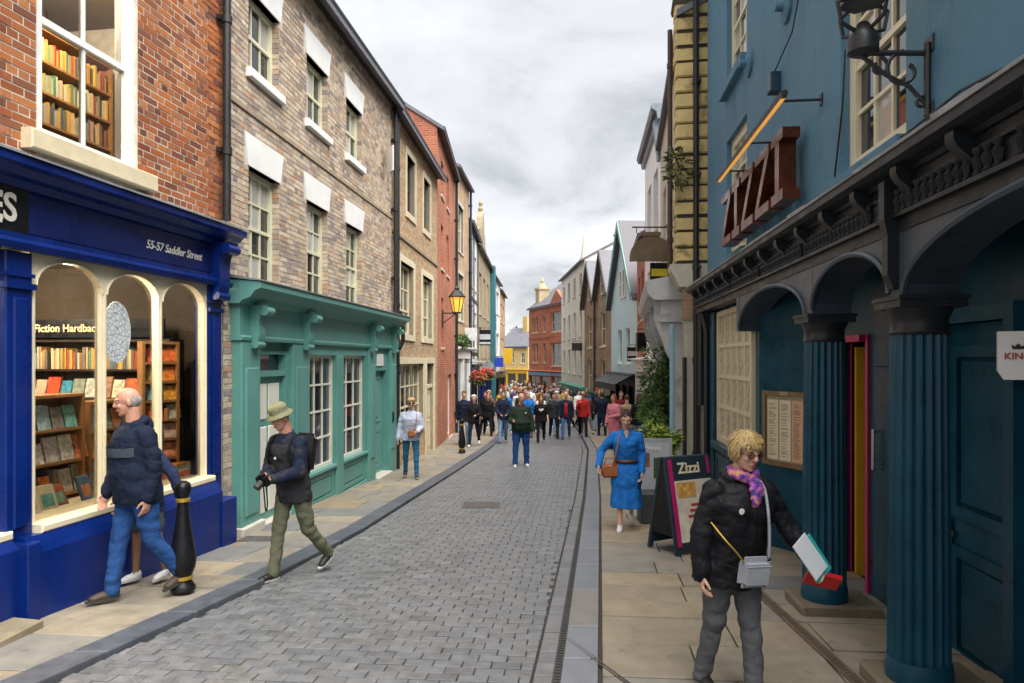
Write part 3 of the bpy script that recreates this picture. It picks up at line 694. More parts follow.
def bookcase(label, x, y, rot, w, h, d, shelves, z0, wm, faces=()):
    """case standing in the bookshop, local front = -y"""
    e_ = empty('bookcase', W_bs(x, y, z0), bs_rot + rot, label, 'bookcase')
    f = MB(); f.box(0, .03, 0, d, 0, h); f.box(w - .03, w, 0, d, 0, h); f.box(.03, w - .03, d - .02, d, 0, h); f.box(.03, w - .03, 0, d - .02, h - .03, h); f.build('case', wm, e_)
    n = int(w // 1.0)
    bk = MB()
    for i in range(shelves):
        z = .04 + (h - .08) * i / shelves; gap = (h - .08) / shelves
        s_ = MB(); s_.box(.03, w - .03, .004, d - .02, z, z + .025); s_.build('shelf', wm, e_)
        xx = .05
        while xx < w - .08:
            if i in faces and rnd.random() < .8:
                bw = rnd.uniform(.13, .18); bh = min(gap - .06, bw * 1.45)
                bk.hexa([(xx, .02, z + .03), (xx + bw, .02, z + .03), (xx + bw, .045, z + .03), (xx, .045, z + .03), (xx, .07, z + .03 + bh), (xx + bw, .07, z + .03 + bh), (xx + bw, .095, z + .03 + bh), (xx, .095, z + .03 + bh)], 1); xx += bw + .02
            else:
                bw = rnd.uniform(.018, .045); bh = rnd.uniform(.62, .9) * (gap - .04)
                bk.box(xx, xx + bw * .93, .02 + rnd.uniform(0, .02), d - .04, z + .026, z + .026 + bh, 0); xx += bw
                if rnd.random() < .04: xx += .05
    bk.build('book_row', [SPINES, COVERS], e_, kind='stuff')
    return e_
bookcase('tall dark hardback bookcase under the fiction sign inside the bookshop', 5.80, 3.2, R(-90), 2.75, 2.5, .28, 7, -.4, DARKWOOD, faces=(3, 5))
bookcase('tall dark bookcase on the back wall deep inside the bookshop', 2.2, 4.2, 0, 3.4, 2.6, .3, 7, -.4, DARKWOOD, faces=(2,))
hd = MB(); hd.box(5.765, 5.80, .5, 3.15, 2.12, 2.34); hdo = hd.build('shelf_sign', BLACK, bs)
lettering('Fiction Hardbacks', .13, M('sign_glow', (.8, .66, .35), .5, 0), bs, (5.76, 1.75, 2.23), .003, bold=.002, rotz=R(-90))  # plain yellow lettering on the black header, no emission
bookcase('low wooden window bookcase with face-out books behind the shop glass', 3.52, .62, 0, 1.15, 1.05, .26, 3, .46, WOOD, faces=(0, 1, 2))
bookcase('small wooden window bookcase beside the leaning bald man', 4.78, .66, 0, .8, .95, .26, 3, .46, WOOD, faces=(0, 1, 2))
bookcase('slim lit magazine rack at the corner end of the shop window', 5.28, .42, R(-35), .40, 1.6, .16, 7, .46, WOOD, faces=(0, 1, 2, 3, 4, 5, 6))
bookcase('wooden bookcase packed with warm-lit books behind the upper sash window', 3.3, 1.35, 0, 2.7, 2.1, .28, 6, 3.36, WOOD, faces=(1,))
# books laid out in the window
bl = [(3.50, .22, .20, .30, (.75, .72, .66), 'white-covered picture book leaning lowest in the shop window corner'), (3.74, .26, .17, .25, (.62, .56, .40), 'cream paperback leaning on the window platform'), (3.95, .30, .16, .22, (.35, .10, .05), 'dark red hardback leaning on the window platform'),
      (4.22, .24, .18, .26, (.08, .18, .32), 'navy hardback leaning beside the middle mullion of the shop window'), (4.52, .25, .18, .25, (.55, .34, .08), 'ochre book leaning on the window platform behind the bald man'), (4.86, .24, .17, .24, (.06, .25, .22), 'green book leaning on the window platform near the corner'),
      (5.12, .2, .30, .36, (.62, .30, .07), 'orange box standing at the right end of the window display')]
for i, (x, y, w_, h_, c, lab) in enumerate(bl):
    mb = MB(); mb.hexa([(0, 0, 0), (w_, 0, 0), (w_, .025, 0), (0, .025, 0), (0, .09, h_), (w_, .09, h_), (w_, .115, h_), (0, .115, h_)])
    mb.hexa([(w_ * .15, -.001 + .09 * .25, h_ * .25), (w_ * .85, -.001 + .09 * .25, h_ * .25), (w_ * .85, .01 + .09 * .25, h_ * .25), (w_ * .15, .01 + .09 * .25, h_ * .25), (w_ * .15, .09 * .7 - .001, h_ * .7), (w_ * .85, .09 * .7 - .001, h_ * .7), (w_ * .85, .09 * .7 + .01, h_ * .7), (w_ * .15, .09 * .7 + .01, h_ * .7)], 1)
    o = mb.build('display_book', [M('cover_%d' % i, c, .4, .15, 20), COVERS]); o.location = W_bs(x, y, .463); o.rotation_euler.z = bs_rot + rnd.uniform(-.2, .2); tag(o, lab, 'book', 'books in the shop window')
pl_ = MB()
for k in range(7): pl_.box(0, .26, 0, .2, k * .03, k * .03 + .026)
o = pl_.build('magazine_stack', COVERS); o.location = W_bs(5.45, .12, .463); o.rotation_euler.z = bs_rot; tag(o, 'short stack of magazines in the window corner by the blue pilaster', 'magazines')
def warm_lamp(x, y, z, energy, label, r=.16):
    e_ = empty('ceiling_lamp', W_bs(x, y, z), 0, label, 'lamp')
    mb = MB(); mb.lathe([(.03, .12), (r, .03), (r, .0), (.02, .012)], 16); mb.build('lamp_shade', CREAM, e_)
    gm = MB(); gm.lathe([(.02, -.012), (r * .8, -.012), (r * .8, .004), (.02, .004)], 16); gm.build('bulb', M('lamp_glow', (1, .8, .5), .5, 0, em=((1, .72, .35), 4)), e_)
    l = bpy.data.lights.new('lamp_light', 'POINT'); l.energy = energy; l.color = (1, .84, .62); l.shadow_soft_size = .12
    lo = bpy.data.objects.new('lamp_light', l); col.objects.link(lo); lo.parent = e_; lo.location = (0, 0, -.12)
warm_lamp(4.3, .42, 2.8, 17, 'round ceiling lamp glowing over the shop window display')
warm_lamp(5.0, 2.2, 2.8, 20, 'round ceiling lamp glowing deep inside the bookshop')
warm_lamp(2.2, 1.6, 2.8, 22, 'round ceiling lamp glowing near the bookshop door')
warm_lamp(4.4, .85, 5.75, 26, 'ceiling lamp glowing in the room above the bookshop', .12)

# ============================================================ green shop, buff brick above
gs, wg = facade('green_shop_building', 'buff brick building with white lintels above a teal green shopfront', 'building', (-3.55, 8.75), (-2.80, 16.3))
wins = [(.53, 1.48, 2.86, 4.43), (2.5, 3.45, 2.86, 4.43), (4.4, 5.35, 2.86, 4.43), (.53, 1.48, 5.72, 6.78), (2.5, 3.45, 5.72, 6.78), (4.4, 5.35, 5.72, 6.78)]
EZ = 7.85
mb = MB(); wall_front(mb, -.05, wg, 2.5, EZ, wins, .28); mb.box(-.03, wg, .3, 7, -1.1, EZ); wall_front(mb, -.12, .08, -.8, 2.5, [], .1); wall_front(mb, 7.5, wg, -1, 2.5, [], .1)
mb.quad((wg, 0, -1), (wg, .3, -1), (wg, .3, EZ), (wg, 0, EZ))
mb.build('wall', MORTAR, gs)
lint = []
for (a, b_, c, d) in wins: lint.append((a - .12, b_ + .12, d, d + .43))
brick_mass(brick_runs(-.05, wg, 2.7, EZ - .02, wins + lint), BUFF_BRICK, gs); brick_mass(brick_runs(-.12, .08, -.7, 2.7, [], header=False), BUFF_BRICK, gs, name='brickwork_pier')
rv = []
for (a, b_, c, d) in wins:
    bm_ = MB(); z = c
    while z < d - .03:
        bm_.box(b_ - .008, b_ + .01, .003, .1, z + .004, min(z + .069, d), back=False); z += .075
    rv.append(bm_)
for bm_ in rv: bm_.build('reveal_bricks', BUFF_BRICK, gs, kind='stuff')
for (a, b_, c, d) in wins:
    sash(gs, a, b_, c, d, 3, 4 if c < 4 else 2, PALE_GREEN, PANE, y=.10, fr=.075, bar=.026, sill=(.08, .13), sm=WHITE, lm=PANE_L)
    mb = MB(); mb.outline([(a - .02, d), (b_ + .02, d), (b_ + .13, d + .42), (a - .13, d + .42)], -.018, .12); mb.build('lintel', WHITE, gs)
sc_ = MB(); sc_.box(-.05, wg, -.03, .01, 5.12, 5.18); sc_.build('string_course', M('string_brick', (.33, .26, .19), .9, .25, 8, .3), gs)
gable_roof(gs, wg, EZ, 7, 2.3, SLATE_F, over=.3); gutter(gs, wg + .02, EZ - .05, -.26, .065, x0=-.05)
pipe(gs, wg - .03, -.1, 2.9, EZ - .05, .05); pipe(gs, wg + .02, -.06, -.9, 2.9, .045)
# shopfront
z0 = -1.0
for a, b_ in ((.08, .6), (1.66, 2.3), (5.4, 5.86), (6.95, 7.5)):
    mb = MB(); mb.cbox(a, b_, -.14, .15, z0, 2.1, .012)
    mb.cbox(a + .09, b_ - .09, -.16, -.13, -.15, 1.75, .012); mb.build('pilaster', GREEN, gs)
mb = MB()
mb.box(.6, 1.66, .0, .15, 1.98, 2.1); mb.box(2.3, 5.4, -.10, .15, 1.93, 2.1); mb.box(5.86, 6.95, -.06, .15, 1.62, 2.1)
mb.cbox(3.60, 3.95, -.12, .15, z0, 1.93, .012)
mb.box(2.3, 2.42, -.09, .15, -.02, 1.93); mb.box(5.28, 5.4, -.09, .15, -.02, 1.93)
mb.build('window_surround', GREEN, gs)
mb = MB(); mb.box(.05, 7.53, -.13, .2, 2.1, 2.56)
mb.profile([(.1, 2.56), (-.16, 2.56), (-.19, 2.60), (-.30, 2.64), (-.36, 2.72), (-.44, 2.75), (-.44, 2.83), (.1, 2.87)], -.02, 7.6)
mb.build('fascia', GREEN, gs)
fm_ = MB(); fm_.profile([(-.13, 2.1), (-.155, 2.1), (-.165, 2.14), (-.13, 2.17)], .05, 7.53); fm_.build('fascia_moulding', GREEN2, gs)
ld = MB(); ld.hexa([(-.04, -.46, 2.834), (7.62, -.46, 2.834), (7.62, .02, 2.885), (-.04, .02, 2.885), (-.04, -.46, 2.85), (7.62, -.46, 2.85), (7.62, .02, 2.93), (-.04, .02, 2.93)]); ld.build('lead_flashing', LEAD, gs)
for x in (.42, 2.12, 5.55, 7.2): console(gs, x, .19, 2.0, 2.56, -.13, GREEN)
mb = MB()
for a, b_ in ((2.3, 3.6), (3.95, 5.4)):
    mb.box(a, b_, -.06, .15, z0, -.02); panel(mb, a + .06, b_ - .06, -.06, -.52, -.06, .07, .02)
    mb.cbox(a, b_, -.13, .1, -.03, .03, .01); mb.cbox(a, b_, -.1, .1, z0, -.55, .015)
mb.build('stall_riser', GREEN, gs)
for a, b_ in ((2.42, 3.60), (3.95, 5.28)):
    sash(gs, a, b_, .03, 1.93, 3, 4, M('ivory_paint', (.78, .76, .66), .45, .05, 4), PANE, y=-.03, fr=.05, bar=.03, meet=False, name='shop_window')
# panelled door
mb = MB(); IV = MATS['ivory_paint']
mb.box(.6, .68, -.06, .1, -.4, 1.98); mb.box(1.58, 1.66, -.06, .1, -.4, 1.98); mb.box(.68, 1.58, -.055, .1, 1.62, 1.70); mb.box(.68, 1.58, -.05, .1, 1.93, 1.98)
mb.build('door_frame', GREEN, gs)
dm = MB(); dm.box(.68, 1.58, .02, .07, -.38, 1.62)
for i in range(2):
    for (c, d) in ((-.28, .22), (.32, .92), (1.02, 1.52)):
        a = .76 + i * .40; dm.cbox(a, a + .34, .004, .025, c, d, .012, 1)
dr = dm.build('door', [GREEN, IV], gs)
kb = MB(); kb.ell((.735, -.015, .62), (.03, .03, .03), 10, 6); kb.build('door_knob', GOLD, dr)
pane(.68, 1.58, 1.70, 1.93, .05, PANE, gs)
for nm_, q_ in (('plinth_block', (.0, .62, -.2, .1, -.6, -.27)), ('doorstep', (.64, 1.64, -.12, .2, -.6, -.385)), ('doorstep', (5.86, 6.95, -.2, .2, -.85, -.62))):
    mb = MB(); mb.cbox(*q_, .012); mb.build(nm_, M('pale_step', (.60, .57, .49), .8, .1, 5, .2, 40), gs)
dm = MB(); dm.box(5.86, 6.95, .06, .12, -.62, 1.62); panel(dm, 6.0, 6.8, .06, -.5, .35); panel(dm, 6.0, 6.8, .06, .5, 1.5); dm.build('door', GREEN2, gs)
mb = MB(); mb.cbox(6.15, 6.62, -.085, -.062, 1.72, 1.98, .006); pq = mb.build('door_plaque', WHITE, gs)
lb = MB(); lb.cbox(7.05, 7.15, -.18, -.155, .45, .68, .01); lb.build('letter_box', BLACK, gs)

# ============================================================ tan brick house
tb, wt_ = facade('tan_brick_building', 'tan brick building with stone framed mullioned windows beyond the green shop', 'building', (-2.80, 16.3), (-2.42, 22.6))
top = [(1.6, 2.65, 5.65, 7.15), (3.9, 4.95, 5.65, 7.15)]; mid = [(.85, 2.5, 2.5, 4.3), (3.75, 5.35, 2.5, 4.3)]; gnd = [(.4, 3.9, .0, 1.75), (4.35, 5.6, -1.0, 1.75)]
mb = MB(); wall_front(mb, 0, wt_, -1.4, 7.75, top + mid + gnd, .28); shell(mb, wt_, -1.4, 7.75, 7); mb.build('wall', M('tan_mortar', (.46, .38, .27), .9, .2, 8, .3, 60), tb)
brick_mass(brick_runs(0, wt_, -1.2, 7.7, [(a - .16, b_ + .16, c - .16, d + .18) for a, b_, c, d in top + mid + gnd]), TAN_BRICK, tb)
SST = M('cream_stone', (.64, .55, .40), .8, .12, 5, .2, 50)
DKF = M('dark_frame', (.05, .055, .06), .4, .1)
for (a, b_, c, d), fmx, cc, rr in [(o, DKF, 2, 2) for o in top] + [(o, CREAM, 3, 3) for o in mid] + [(gnd[0], CREAM, 6, 3)]:
    wo_ = sash(tb, a, b_, c, d, cc, rr, fmx, PANE, y=.12, fr=.06, bar=.04, panes=True)
    s_ = MB(); t = .15; s_.box(a - t, a, -.03, .12, c - t, d + t); s_.box(b_, b_ + t, -.03, .12, c - t, d + t); s_.box(a, b_, -.027, .12, d, d + t + .02); s_.box(a - .02, b_ + .02, -.05, .12, c - t, c); s_.build('surround', SST if fmx is not CREAM else CREAM, wo_)
dm = MB(); a, b_ = gnd[1][:2]; dm.box(a, b_, .1, .16, -1.0, 1.0); panel(dm, a + .1, b_ - .1, .1, -.8, .0); panel(dm, a + .1, b_ - .1, .1, .1, .9); dm.box(a - .15, a, -.04, .16, -1.1, 1.92); dm.box(b_, b_ + .15, -.04, .16, -1.1, 1.92); dm.box(a, b_, -.035, .16, 1.75, 1.93); dm.box(a, b_, .03, .16, 1.0, 1.1); dm.build('door', CREAM, tb)
pane(a, b_, 1.1, 1.75, .12, PANE, tb)
sc_ = MB(); sc_.box(0, wt_, -.05, .01, 4.85, 4.93); sc_.build('string_course', MATS['string_brick'], tb)
gable_roof(tb, wt_, 7.75, 7, 2.2, SLATE_F, over=.3); gutter(tb, wt_, 7.7, -.26, .065); pipe(tb, .18, -.1, -.9, 7.6, .05)
mb = MB(); mb.tube([(.25, -.12, 2.1), (.3, -.2, 2.3), (.3, -.2, 2.8), (.25, -.12, 3.0)], .05, 8); mb.build('pipe_bend', BLACKM, tb)
# open casement on the green shop's top corner is omitted in depth: small tilted vent window
mb = MB(); mb.hexa([(6.6, -.32, 6.0), (6.95, -.05, 6.0), (6.95, -.02, 6.0), (6.6, -.29, 6.0), (6.6, -.32, 6.55), (6.95, -.05, 6.55), (6.95, -.02, 6.55), (6.6, -.29, 6.55)])
mb.build('open_casement', WHITE, gs)

# ============================================================ further up the left side
wn_ = []
rb, wr = simple_building('red_brick_building', 'tall plain red brick building with narrow white windows beyond the tan one', (-2.42, 22.6), (-2.40, 29.2), 9.4, FAR_RED,
    [(.18, .32, 7.5, 8.7, 1, 2), (.48, .62, 7.5, 8.7, 1, 2), (.18, .32, 5.0, 6.5, 1, 2), (.48, .62, 5.0, 6.5, 1, 2), (.2, .32, 2.3, 4.0, 1, 2), (.55, .8, -1.1, 1.3, 1, 1)], D=7, rise=2.2)
pipe(rb, wr - .1, -.1, -1.2, 9.3, .06)
b4, w4 = simple_building('brown_brick_building', 'brown brick building over a white shopfront with a green window box', (-2.40, 29.2), (-2.07, 33.7), 10.0, FAR_TAN,
    [(.2, .55, 6.6, 8.6, 2, 2), (.2, .55, 3.6, 5.6, 2, 2)], fm=CREAM, D=7, rise=1.8, surround=STONE, shop=dict(top=2.4, mat=WHITE, bays=2, door=1))
pipe(b4, w4 - .1, -.1, -1.2, 9.9, .06, M('dark_blue_pipe', (.02, .03, .06), .4, .1))
b5, w5 = simple_building('timbered_building', 'narrow white building with black timber strips and a dark shopfront', (-2.07, 33.7), (-1.94, 40), 8.6, WHITE,
    [(.15, .35, 5.6, 7.4, 2, 2), (.6, .8, 5.6, 7.4, 2, 2), (.15, .35, 2.5, 4.4, 2, 2), (.6, .8, 2.5, 4.4, 2, 2)], fm=BLACK, D=7, rise=2.6, shop=dict(top=1.6, mat=BLACK, bays=3))
tm_ = MB()
for i in range(9):
    x = .1 + i * (w5 - .2) / 8
    if not any(a * w5 < x < b_ * w5 for a, b_ in ((.15, .35), (.6, .8))): tm_.box(x - .09, x + .09, -.03, .01, 1.9, 8.5)
for z in (2.1, 4.9, 8.3): tm_.box(0, w5, -.034, .01, z, z + .16)
tm_.build('timber_frame', BLACK, b5)
b6, w6 = simple_building('ornate_stone_building', 'weathered ornate stone building with a stepped gable top', (-1.94, 40), (-1.57, 50), 8.4, M('weathered_stone', (.36, .29, .19), .9, .25, 1.5, .3, 10, dirt=(.16, .13, .09), dirtw=.5),
    [(.08, .24, 4.6, 7.0, 2, 2), (.4, .56, 4.6, 7.0, 2, 2), (.72, .88, 4.6, 7.0, 2, 2), (.08, .24, 1.8, 3.8, 2, 2), (.4, .56, 1.8, 3.8, 2, 2), (.72, .88, 1.8, 3.8, 2, 2)], fm=STONE, D=7, rise=2.2, shop=dict(top=1.2, mat=NAVY, bays=4))
gm_ = MB()
gm_.outline([(.2, 8.3), (4.6, 8.3), (4.6, 8.9), (3.9, 8.9), (3.9, 9.6), (3.2, 9.6), (3.0, 10.4), (2.4, 10.9), (1.8, 10.4), (1.6, 9.6), (.9, 9.6), (.9, 8.9), (.2, 8.9)], -.12, .25)
for x in (.4, 4.4, 2.4): gm_.lathe([(.12, 0), (.16, .15), (.08, .3), (.14, .5), (.02, .75)], 8, (x, .05, 8.9 if x != 2.4 else 10.85))
gm_.build('gable_parapet', MATS['weathered_stone'], b6)
b7, w7 = simple_building('teal_panel_building', 'white modern building with teal panels between its bay windows', (-1.57, 50), (-1.03, 60), 8.2, WHITE,
    [(.12, .5, 5.6, 7.4, 3, 1), (.12, .5, 2.2, 4.0, 3, 1), (.6, .9, 5.6, 7.4, 2, 1), (.6, .9, 2.2, 4.0, 2, 1)], D=7, rise=1.0, shop=dict(top=.9, mat=BLACK, bays=4))
TP = M('teal_panel', (.03, .16, .2), .5, .1)
tm_ = MB(); tm_.cbox(.0, .9, -.35, .0, -2, 8.6); tm_.cbox(1.0, 5.2, -.06, .0, 4.15, 5.45); tm_.cbox(1.0, 5.2, -.06, .0, 7.5, 8.1); tm_.build('panel', TP, b7)
b8, w8 = simple_building('brown_gable_building', 'brown brick building last in the row on the left side of the far bend', (-1.03, 60), (-.68, 68), 7.9, FAR_TAN,
    [(.15, .4, 5.2, 6.8, 2, 2), (.55, .8, 5.2, 6.8, 2, 2), (.15, .4, 2.2, 3.8, 2, 2), (.55, .8, 2.2, 3.8, 2, 2)], D=6, rise=1.8, shop=dict(top=.8, mat=BLACK, bays=3))
# ============================================================ slate-blue restaurant with arcade
BP = (3.27, 11.7)
bb, wbb = facade('blue_restaurant_building', 'slate blue rendered restaurant building over a dark arcade of fluted columns', 'building', BP, (2.2, 1.0))
bu = Vector((2.2 - 3.27, 1.0 - 11.7)).normalized(); bb_rot = math.atan2(bu.y, bu.x)
def W_bb(x, y, z): return (BP[0] + bu.x * x - bu.y * y, BP[1] + bu.y * x + bu.x * y, z)
opsu = [(1.55, 2.8, 3.3, 5.0), (1.55, 2.8, 5.75, 7.4), (6.05, 7.2, 3.3, 5.0), (6.05, 7.2, 5.75, 7.4)]
mb = MB(); wall_front(mb, 0, wbb, 2.62, 9.6, opsu, .26); mb.box(0, wbb, .26, 7, 3.0, 9.6); mb.quad((0, 0, 2.62), (0, .26, 2.62), (0, .26, 9.6), (0, 0, 9.6))
mb.build('wall', BWALL, bb); gable_roof(bb, wbb, 9.6, 7, 2)
CRF = M('cream_sash', (.76, .70, .52), .5, .06, 4, .05)
for o in opsu:
    w_ = sash(bb, *o, cols=3, rows=4, fm=CRF, pm=PANE, y=.07, fr=.12, bar=.03, sill=(.1, .13), sm=BWALL, lm=PANE_L)
mb = MB()
for x, z in ((2.96, 5.56), (4.58, 5.46)):
    n0 = len(mb.v)
    for r, y in ((.16, -.05), (.155, -.06), (.07, -.07), (.06, -.13), (.02, -.14)): pass
    d = MB(); d.lathe([(.17, 0), (.17, .03), (.12, .05), (.05, .055), (.045, .13), (.01, .135)], 18)
    for v_ in range(len(d.v)): X, Y, Z = d.v[v_]; d.v[v_] = (x + X, -Z, z + Y)
    d.build('wall_tie_plate', BWALL, bb, angle=40)
mb = MB(); mb.cbox(4.18, 4.34, -.11, .01, 4.70, 4.9, .012); mb.tube([(4.30, -.06, 4.9), (4.9, -.05, 5.05), (5.35, -.04, 5.6), (5.4, -.03, 6.2)], .008, 5); mb.build('junction_box', M('blue_box', (.02, .05, .08), .4, .1), bb)
# copper letters, each a piece of its own
def block_letter(ch, h, w, d, t):
    mb = MB()
    if ch == 'Z':
        mb.box(0, w, -d, 0, 0, t); mb.box(0, w, -d, 0, h - t, h); mb.hexa([(.0, -d + .001, t), (t * 1.5, -d + .001, t), (t * 1.5, -.001, t), (0, -.001, t), (w - t * 1.5, -d + .001, h - t), (w, -d + .001, h - t), (w, -.001, h - t), (w - t * 1.5, -.001, h - t)])
    else:
        a = (w - t * 1.5) / 2; mb.box(a, a + t * 1.5, -d, 0, 0, h); mb.box(0, w, -d - .002, -.002, h - t, h + .004); mb.box(0, w, -d - .002, -.002, -.004, t)
    return mb
x = 2.35
for ch in 'ZIZZI':
    w_ = .56 if ch == 'Z' else .40
    o = block_letter(ch, .66, w_, .16, .095).build('sign_letter', COPPER, bb, loc=(x, -.07, 3.36)); x += w_ + .1
# trough light over the letters
tl = empty('trough_light', W_bb(0, 0, 4.3), bb_rot, 'long black trough light glowing amber above the copper sign letters', 'wall light')
mb = MB(); mb.profile([(-.405, -.22), (-.365, -.22), (-.355, -.18), (-.38, -.16), (-.415, -.18)], 2.95, 5.85); mb.build('housing', BLACKM, tl)
mb = MB(); mb.box(3.0, 5.8, -.402, -.368, -.228, -.222); mb.build('light_strip', M('amber_strip', (.9, .5, .1), .4, 0, em=((1, .45, .08), .11)), tl)
for x in (3.3, 4.4, 5.6):
    mb = MB(); mb.tube([(x, -.38, -.17), (x, .0, -.17)], .012, 6); mb.cbox(x - .03, x + .03, -.015, .005, -.22, -.12, .004); mb.build('bracket', BLACKM, tl)
# lantern on a scrolled bracket
ln = empty('wall_lantern', W_bb(7.52, 0, 3.6), bb_rot, 'large black wall lantern with amber glass on a scrolled iron bracket', 'lantern')
mb = MB(); mb.tube([(0, -.02, -.28), (0, -.02, .16)], .02, 8); mb.tube([(0, -.02, .1), (0, -.46, .12)], .018, 8)
def scroll(cx, cz, r, t0, t1, k=18, shrink=.35):
    return [(0, cx + r * (1 - (1 - shrink) * i / k) * math.cos(t0 + (t1 - t0) * i / k), cz + r * (1 - (1 - shrink) * i / k) * math.sin(t0 + (t1 - t0) * i / k)) for i in range(k + 1)]
mb.tube(scroll(-.15, .0, .12, 1.6, 7.2), .013, 6); mb.tube(scroll(-.30, .03, .06, 1.4, -4.2), .012, 6); mb.tube([(0, -.02, -.22), (0, -.12, -.1), (0, -.26, -.02), (0, -.4, .1)], .013, 6); mb.tube(scroll(-.05, -.2, .05, 0, 5), .011, 6)
mb.cbox(-.05, .05, -.012, .004, -.3, -.2, .005); mb.cbox(-.05, .05, -.012, .004, .1, .2, .005)
mb.lathe([(.05, .1), (.09, .12), (.09, .2), (.07, .24), (.03, .3)], 12, (0, -.39, 0))
for q in range(4):
    a = q * math.pi / 2 + .4; c_, s_ = math.cos(a), math.sin(a)
    mb.tube([(c_ * .05, -.39 + s_ * .05, .24), (c_ * .16, -.39 + s_ * .16, .28), (c_ * .19, -.39 + s_ * .19, .40), (c_ * .13, -.39 + s_ * .13, .42), (c_ * .1, -.39 + s_ * .1, .52)], .013, 6)
mb.build('bracket', BLACKM, ln, angle=40)
def lantern_head(e_, c, s=1., lit=.16):
    mb = MB(); n = 6
    for k in range(n):
        a = 2 * math.pi * k / n; mb.tube([(c[0] + .11 * s * math.cos(a), c[1] + .11 * s * math.sin(a), c[2]), (c[0] + .2 * s * math.cos(a), c[1] + .2 * s * math.sin(a), c[2] + .42 * s)], .012 * s, 5)
    mb.lathe([(.13 * s, -.02 * s), (.13 * s, .015 * s)], n, c); mb.lathe([(.23 * s, .41 * s), (.235 * s, .44 * s), (.10 * s, .60 * s), (.06 * s, .62 * s), (.07 * s, .66 * s), (.01, .74 * s)], n, c)
    mb.build('lantern_frame', BLACKM, e_)
    gb = MB(); gb.lathe([(.105 * s, .012 * s), (.19 * s, .41 * s)], n, c); gb.build('lantern_glass', M('amber_glass', (.85, .45, .06), .3, .15, 6, em=((1, .5, .08), lit)), e_)
lantern_head(ln, (0, -.39, .44), 1.05)
# cornice, frieze, baluster band
mb = MB(); mb.box(-.05, wbb, -.20, .26, 2.62, 2.93)
mb.profile([(.0, 2.93), (-.22, 2.93), (-.24, 2.95), (-.30, 2.97), (-.34, 2.99), (-.34, 3.04), (.0, 3.08)], -.12, wbb)
mb.profile([(-.20, 2.70), (-.235, 2.70), (-.235, 2.725), (-.20, 2.735)], -.05, wbb); mb.profile([(-.20, 2.85), (-.225, 2.85), (-.225, 2.868), (-.20, 2.872)], -.05, wbb)
mb.build('cornice', CHAR, bb)
x = -.12; lf = MB()
while x < wbb:
    L_ = rnd.uniform(.35, .7); j = rnd.uniform(-.01, .012)
    lf.hexa([(x, -.35, 3.044), (x + L_, -.35, 3.044), (x + L_, .01, 3.085), (x, .01, 3.085), (x, -.355, 3.065 + j), (x + L_ + .015, -.355, 3.06 + j), (x + L_ + .015, .01, 3.12 + j), (x, .01, 3.115 + j)]); x += L_
lf.build('lead_flashing', M('weathered_lead', (.33, .35, .37), .6, .3, 4, .3, 25, dirt=(.12, .12, .12), dirtw=.5), bb)
bd = MB(); bd.lathe([(.022, 0), (.03, .015), (.02, .03), (.026, .05), (.034, .08), (.02, .105), (.03, .12), (.03, .135)], 8)
bal = bd.mesh('baluster', CHAR, angle=40); x = .1; k = 0
while x < wbb - .1:
    if k % 17 != 16: link('baluster', bal, bb, (x, -.21, 2.722))
    x += .085; k += 1
br = MB(); br.profile([(-.20, 2.80), (-.215, 2.80), (-.235, 2.83), (-.29, 2.88), (-.31, 2.92), (-.31, 2.96), (-.20, 2.96)], -.04, .04); br.tube([(0, -.225, 2.80), (0, -.225, 2.74)], [.025, .01], 8); brm = br.mesh('cornice_bracket', CHAR, angle=35)
x = .3
while x < wbb: link('cornice_bracket', brm, bb, (x, 0, 0)); x += .62
# arches
def spandrel(x0, x1, zs, rise, top, y0, y1, mat, parent):
    mb = MB(); K = 20; c = (x0 + x1) / 2; r = (x1 - x0) / 2
    pts = [(c - r * math.cos(math.pi * k / K), zs + rise * math.sin(math.pi * k / K)) for k in range(K + 1)]
    for p, q in zip(pts, pts[1:]):
        mb.add([(p[0], y0, p[1]), (q[0], y0, q[1]), (q[0], y0, top), (p[0], y0, top), (p[0], y1, p[1]), (q[0], y1, q[1]), (q[0], y1, top), (p[0], y1, top)], [(0, 1, 2, 3), (0, 4, 5, 1), (7, 6, 5, 4)])
    mb.tube([(p[0], y0 - .004, p[1]) for p in pts], .022, 6)
    return mb.build('arch', mat, parent, angle=30)
CH2 = M('blue_grey_paint', (.045, .062, .085), .42, .14, 3, .15, 22, dirt=(.04, .05, .06), dirtw=.4)
spandrel(3.25, 5.78, 2.22, .38, 2.63, -.19, .12, CH2, bb); spandrel(5.95, 7.42, 2.26, .34, 2.63, -.192, .12, CH2, bb); spandrel(7.6, 10.3, 2.24, .38, 2.63, -.19, .12, CH2, bb)
for a, b_ in ((3.1, 3.25), (5.78, 5.95), (7.42, 7.6), (10.3, wbb)):
    mb = MB(); mb.box(a, b_, -.194, .12, 2.2, 2.63); mb.build('spandrel_block', CH2, bb)
mb = MB(); mb.profile([(-.2, 2.28), (-.225, 2.28), (-.26, 2.36), (-.26, 2.6), (-.28, 2.7), (-.28, 2.93), (-.2, 2.93)], 7.47, 7.55); mb.build('pendant', CHAR, bb)
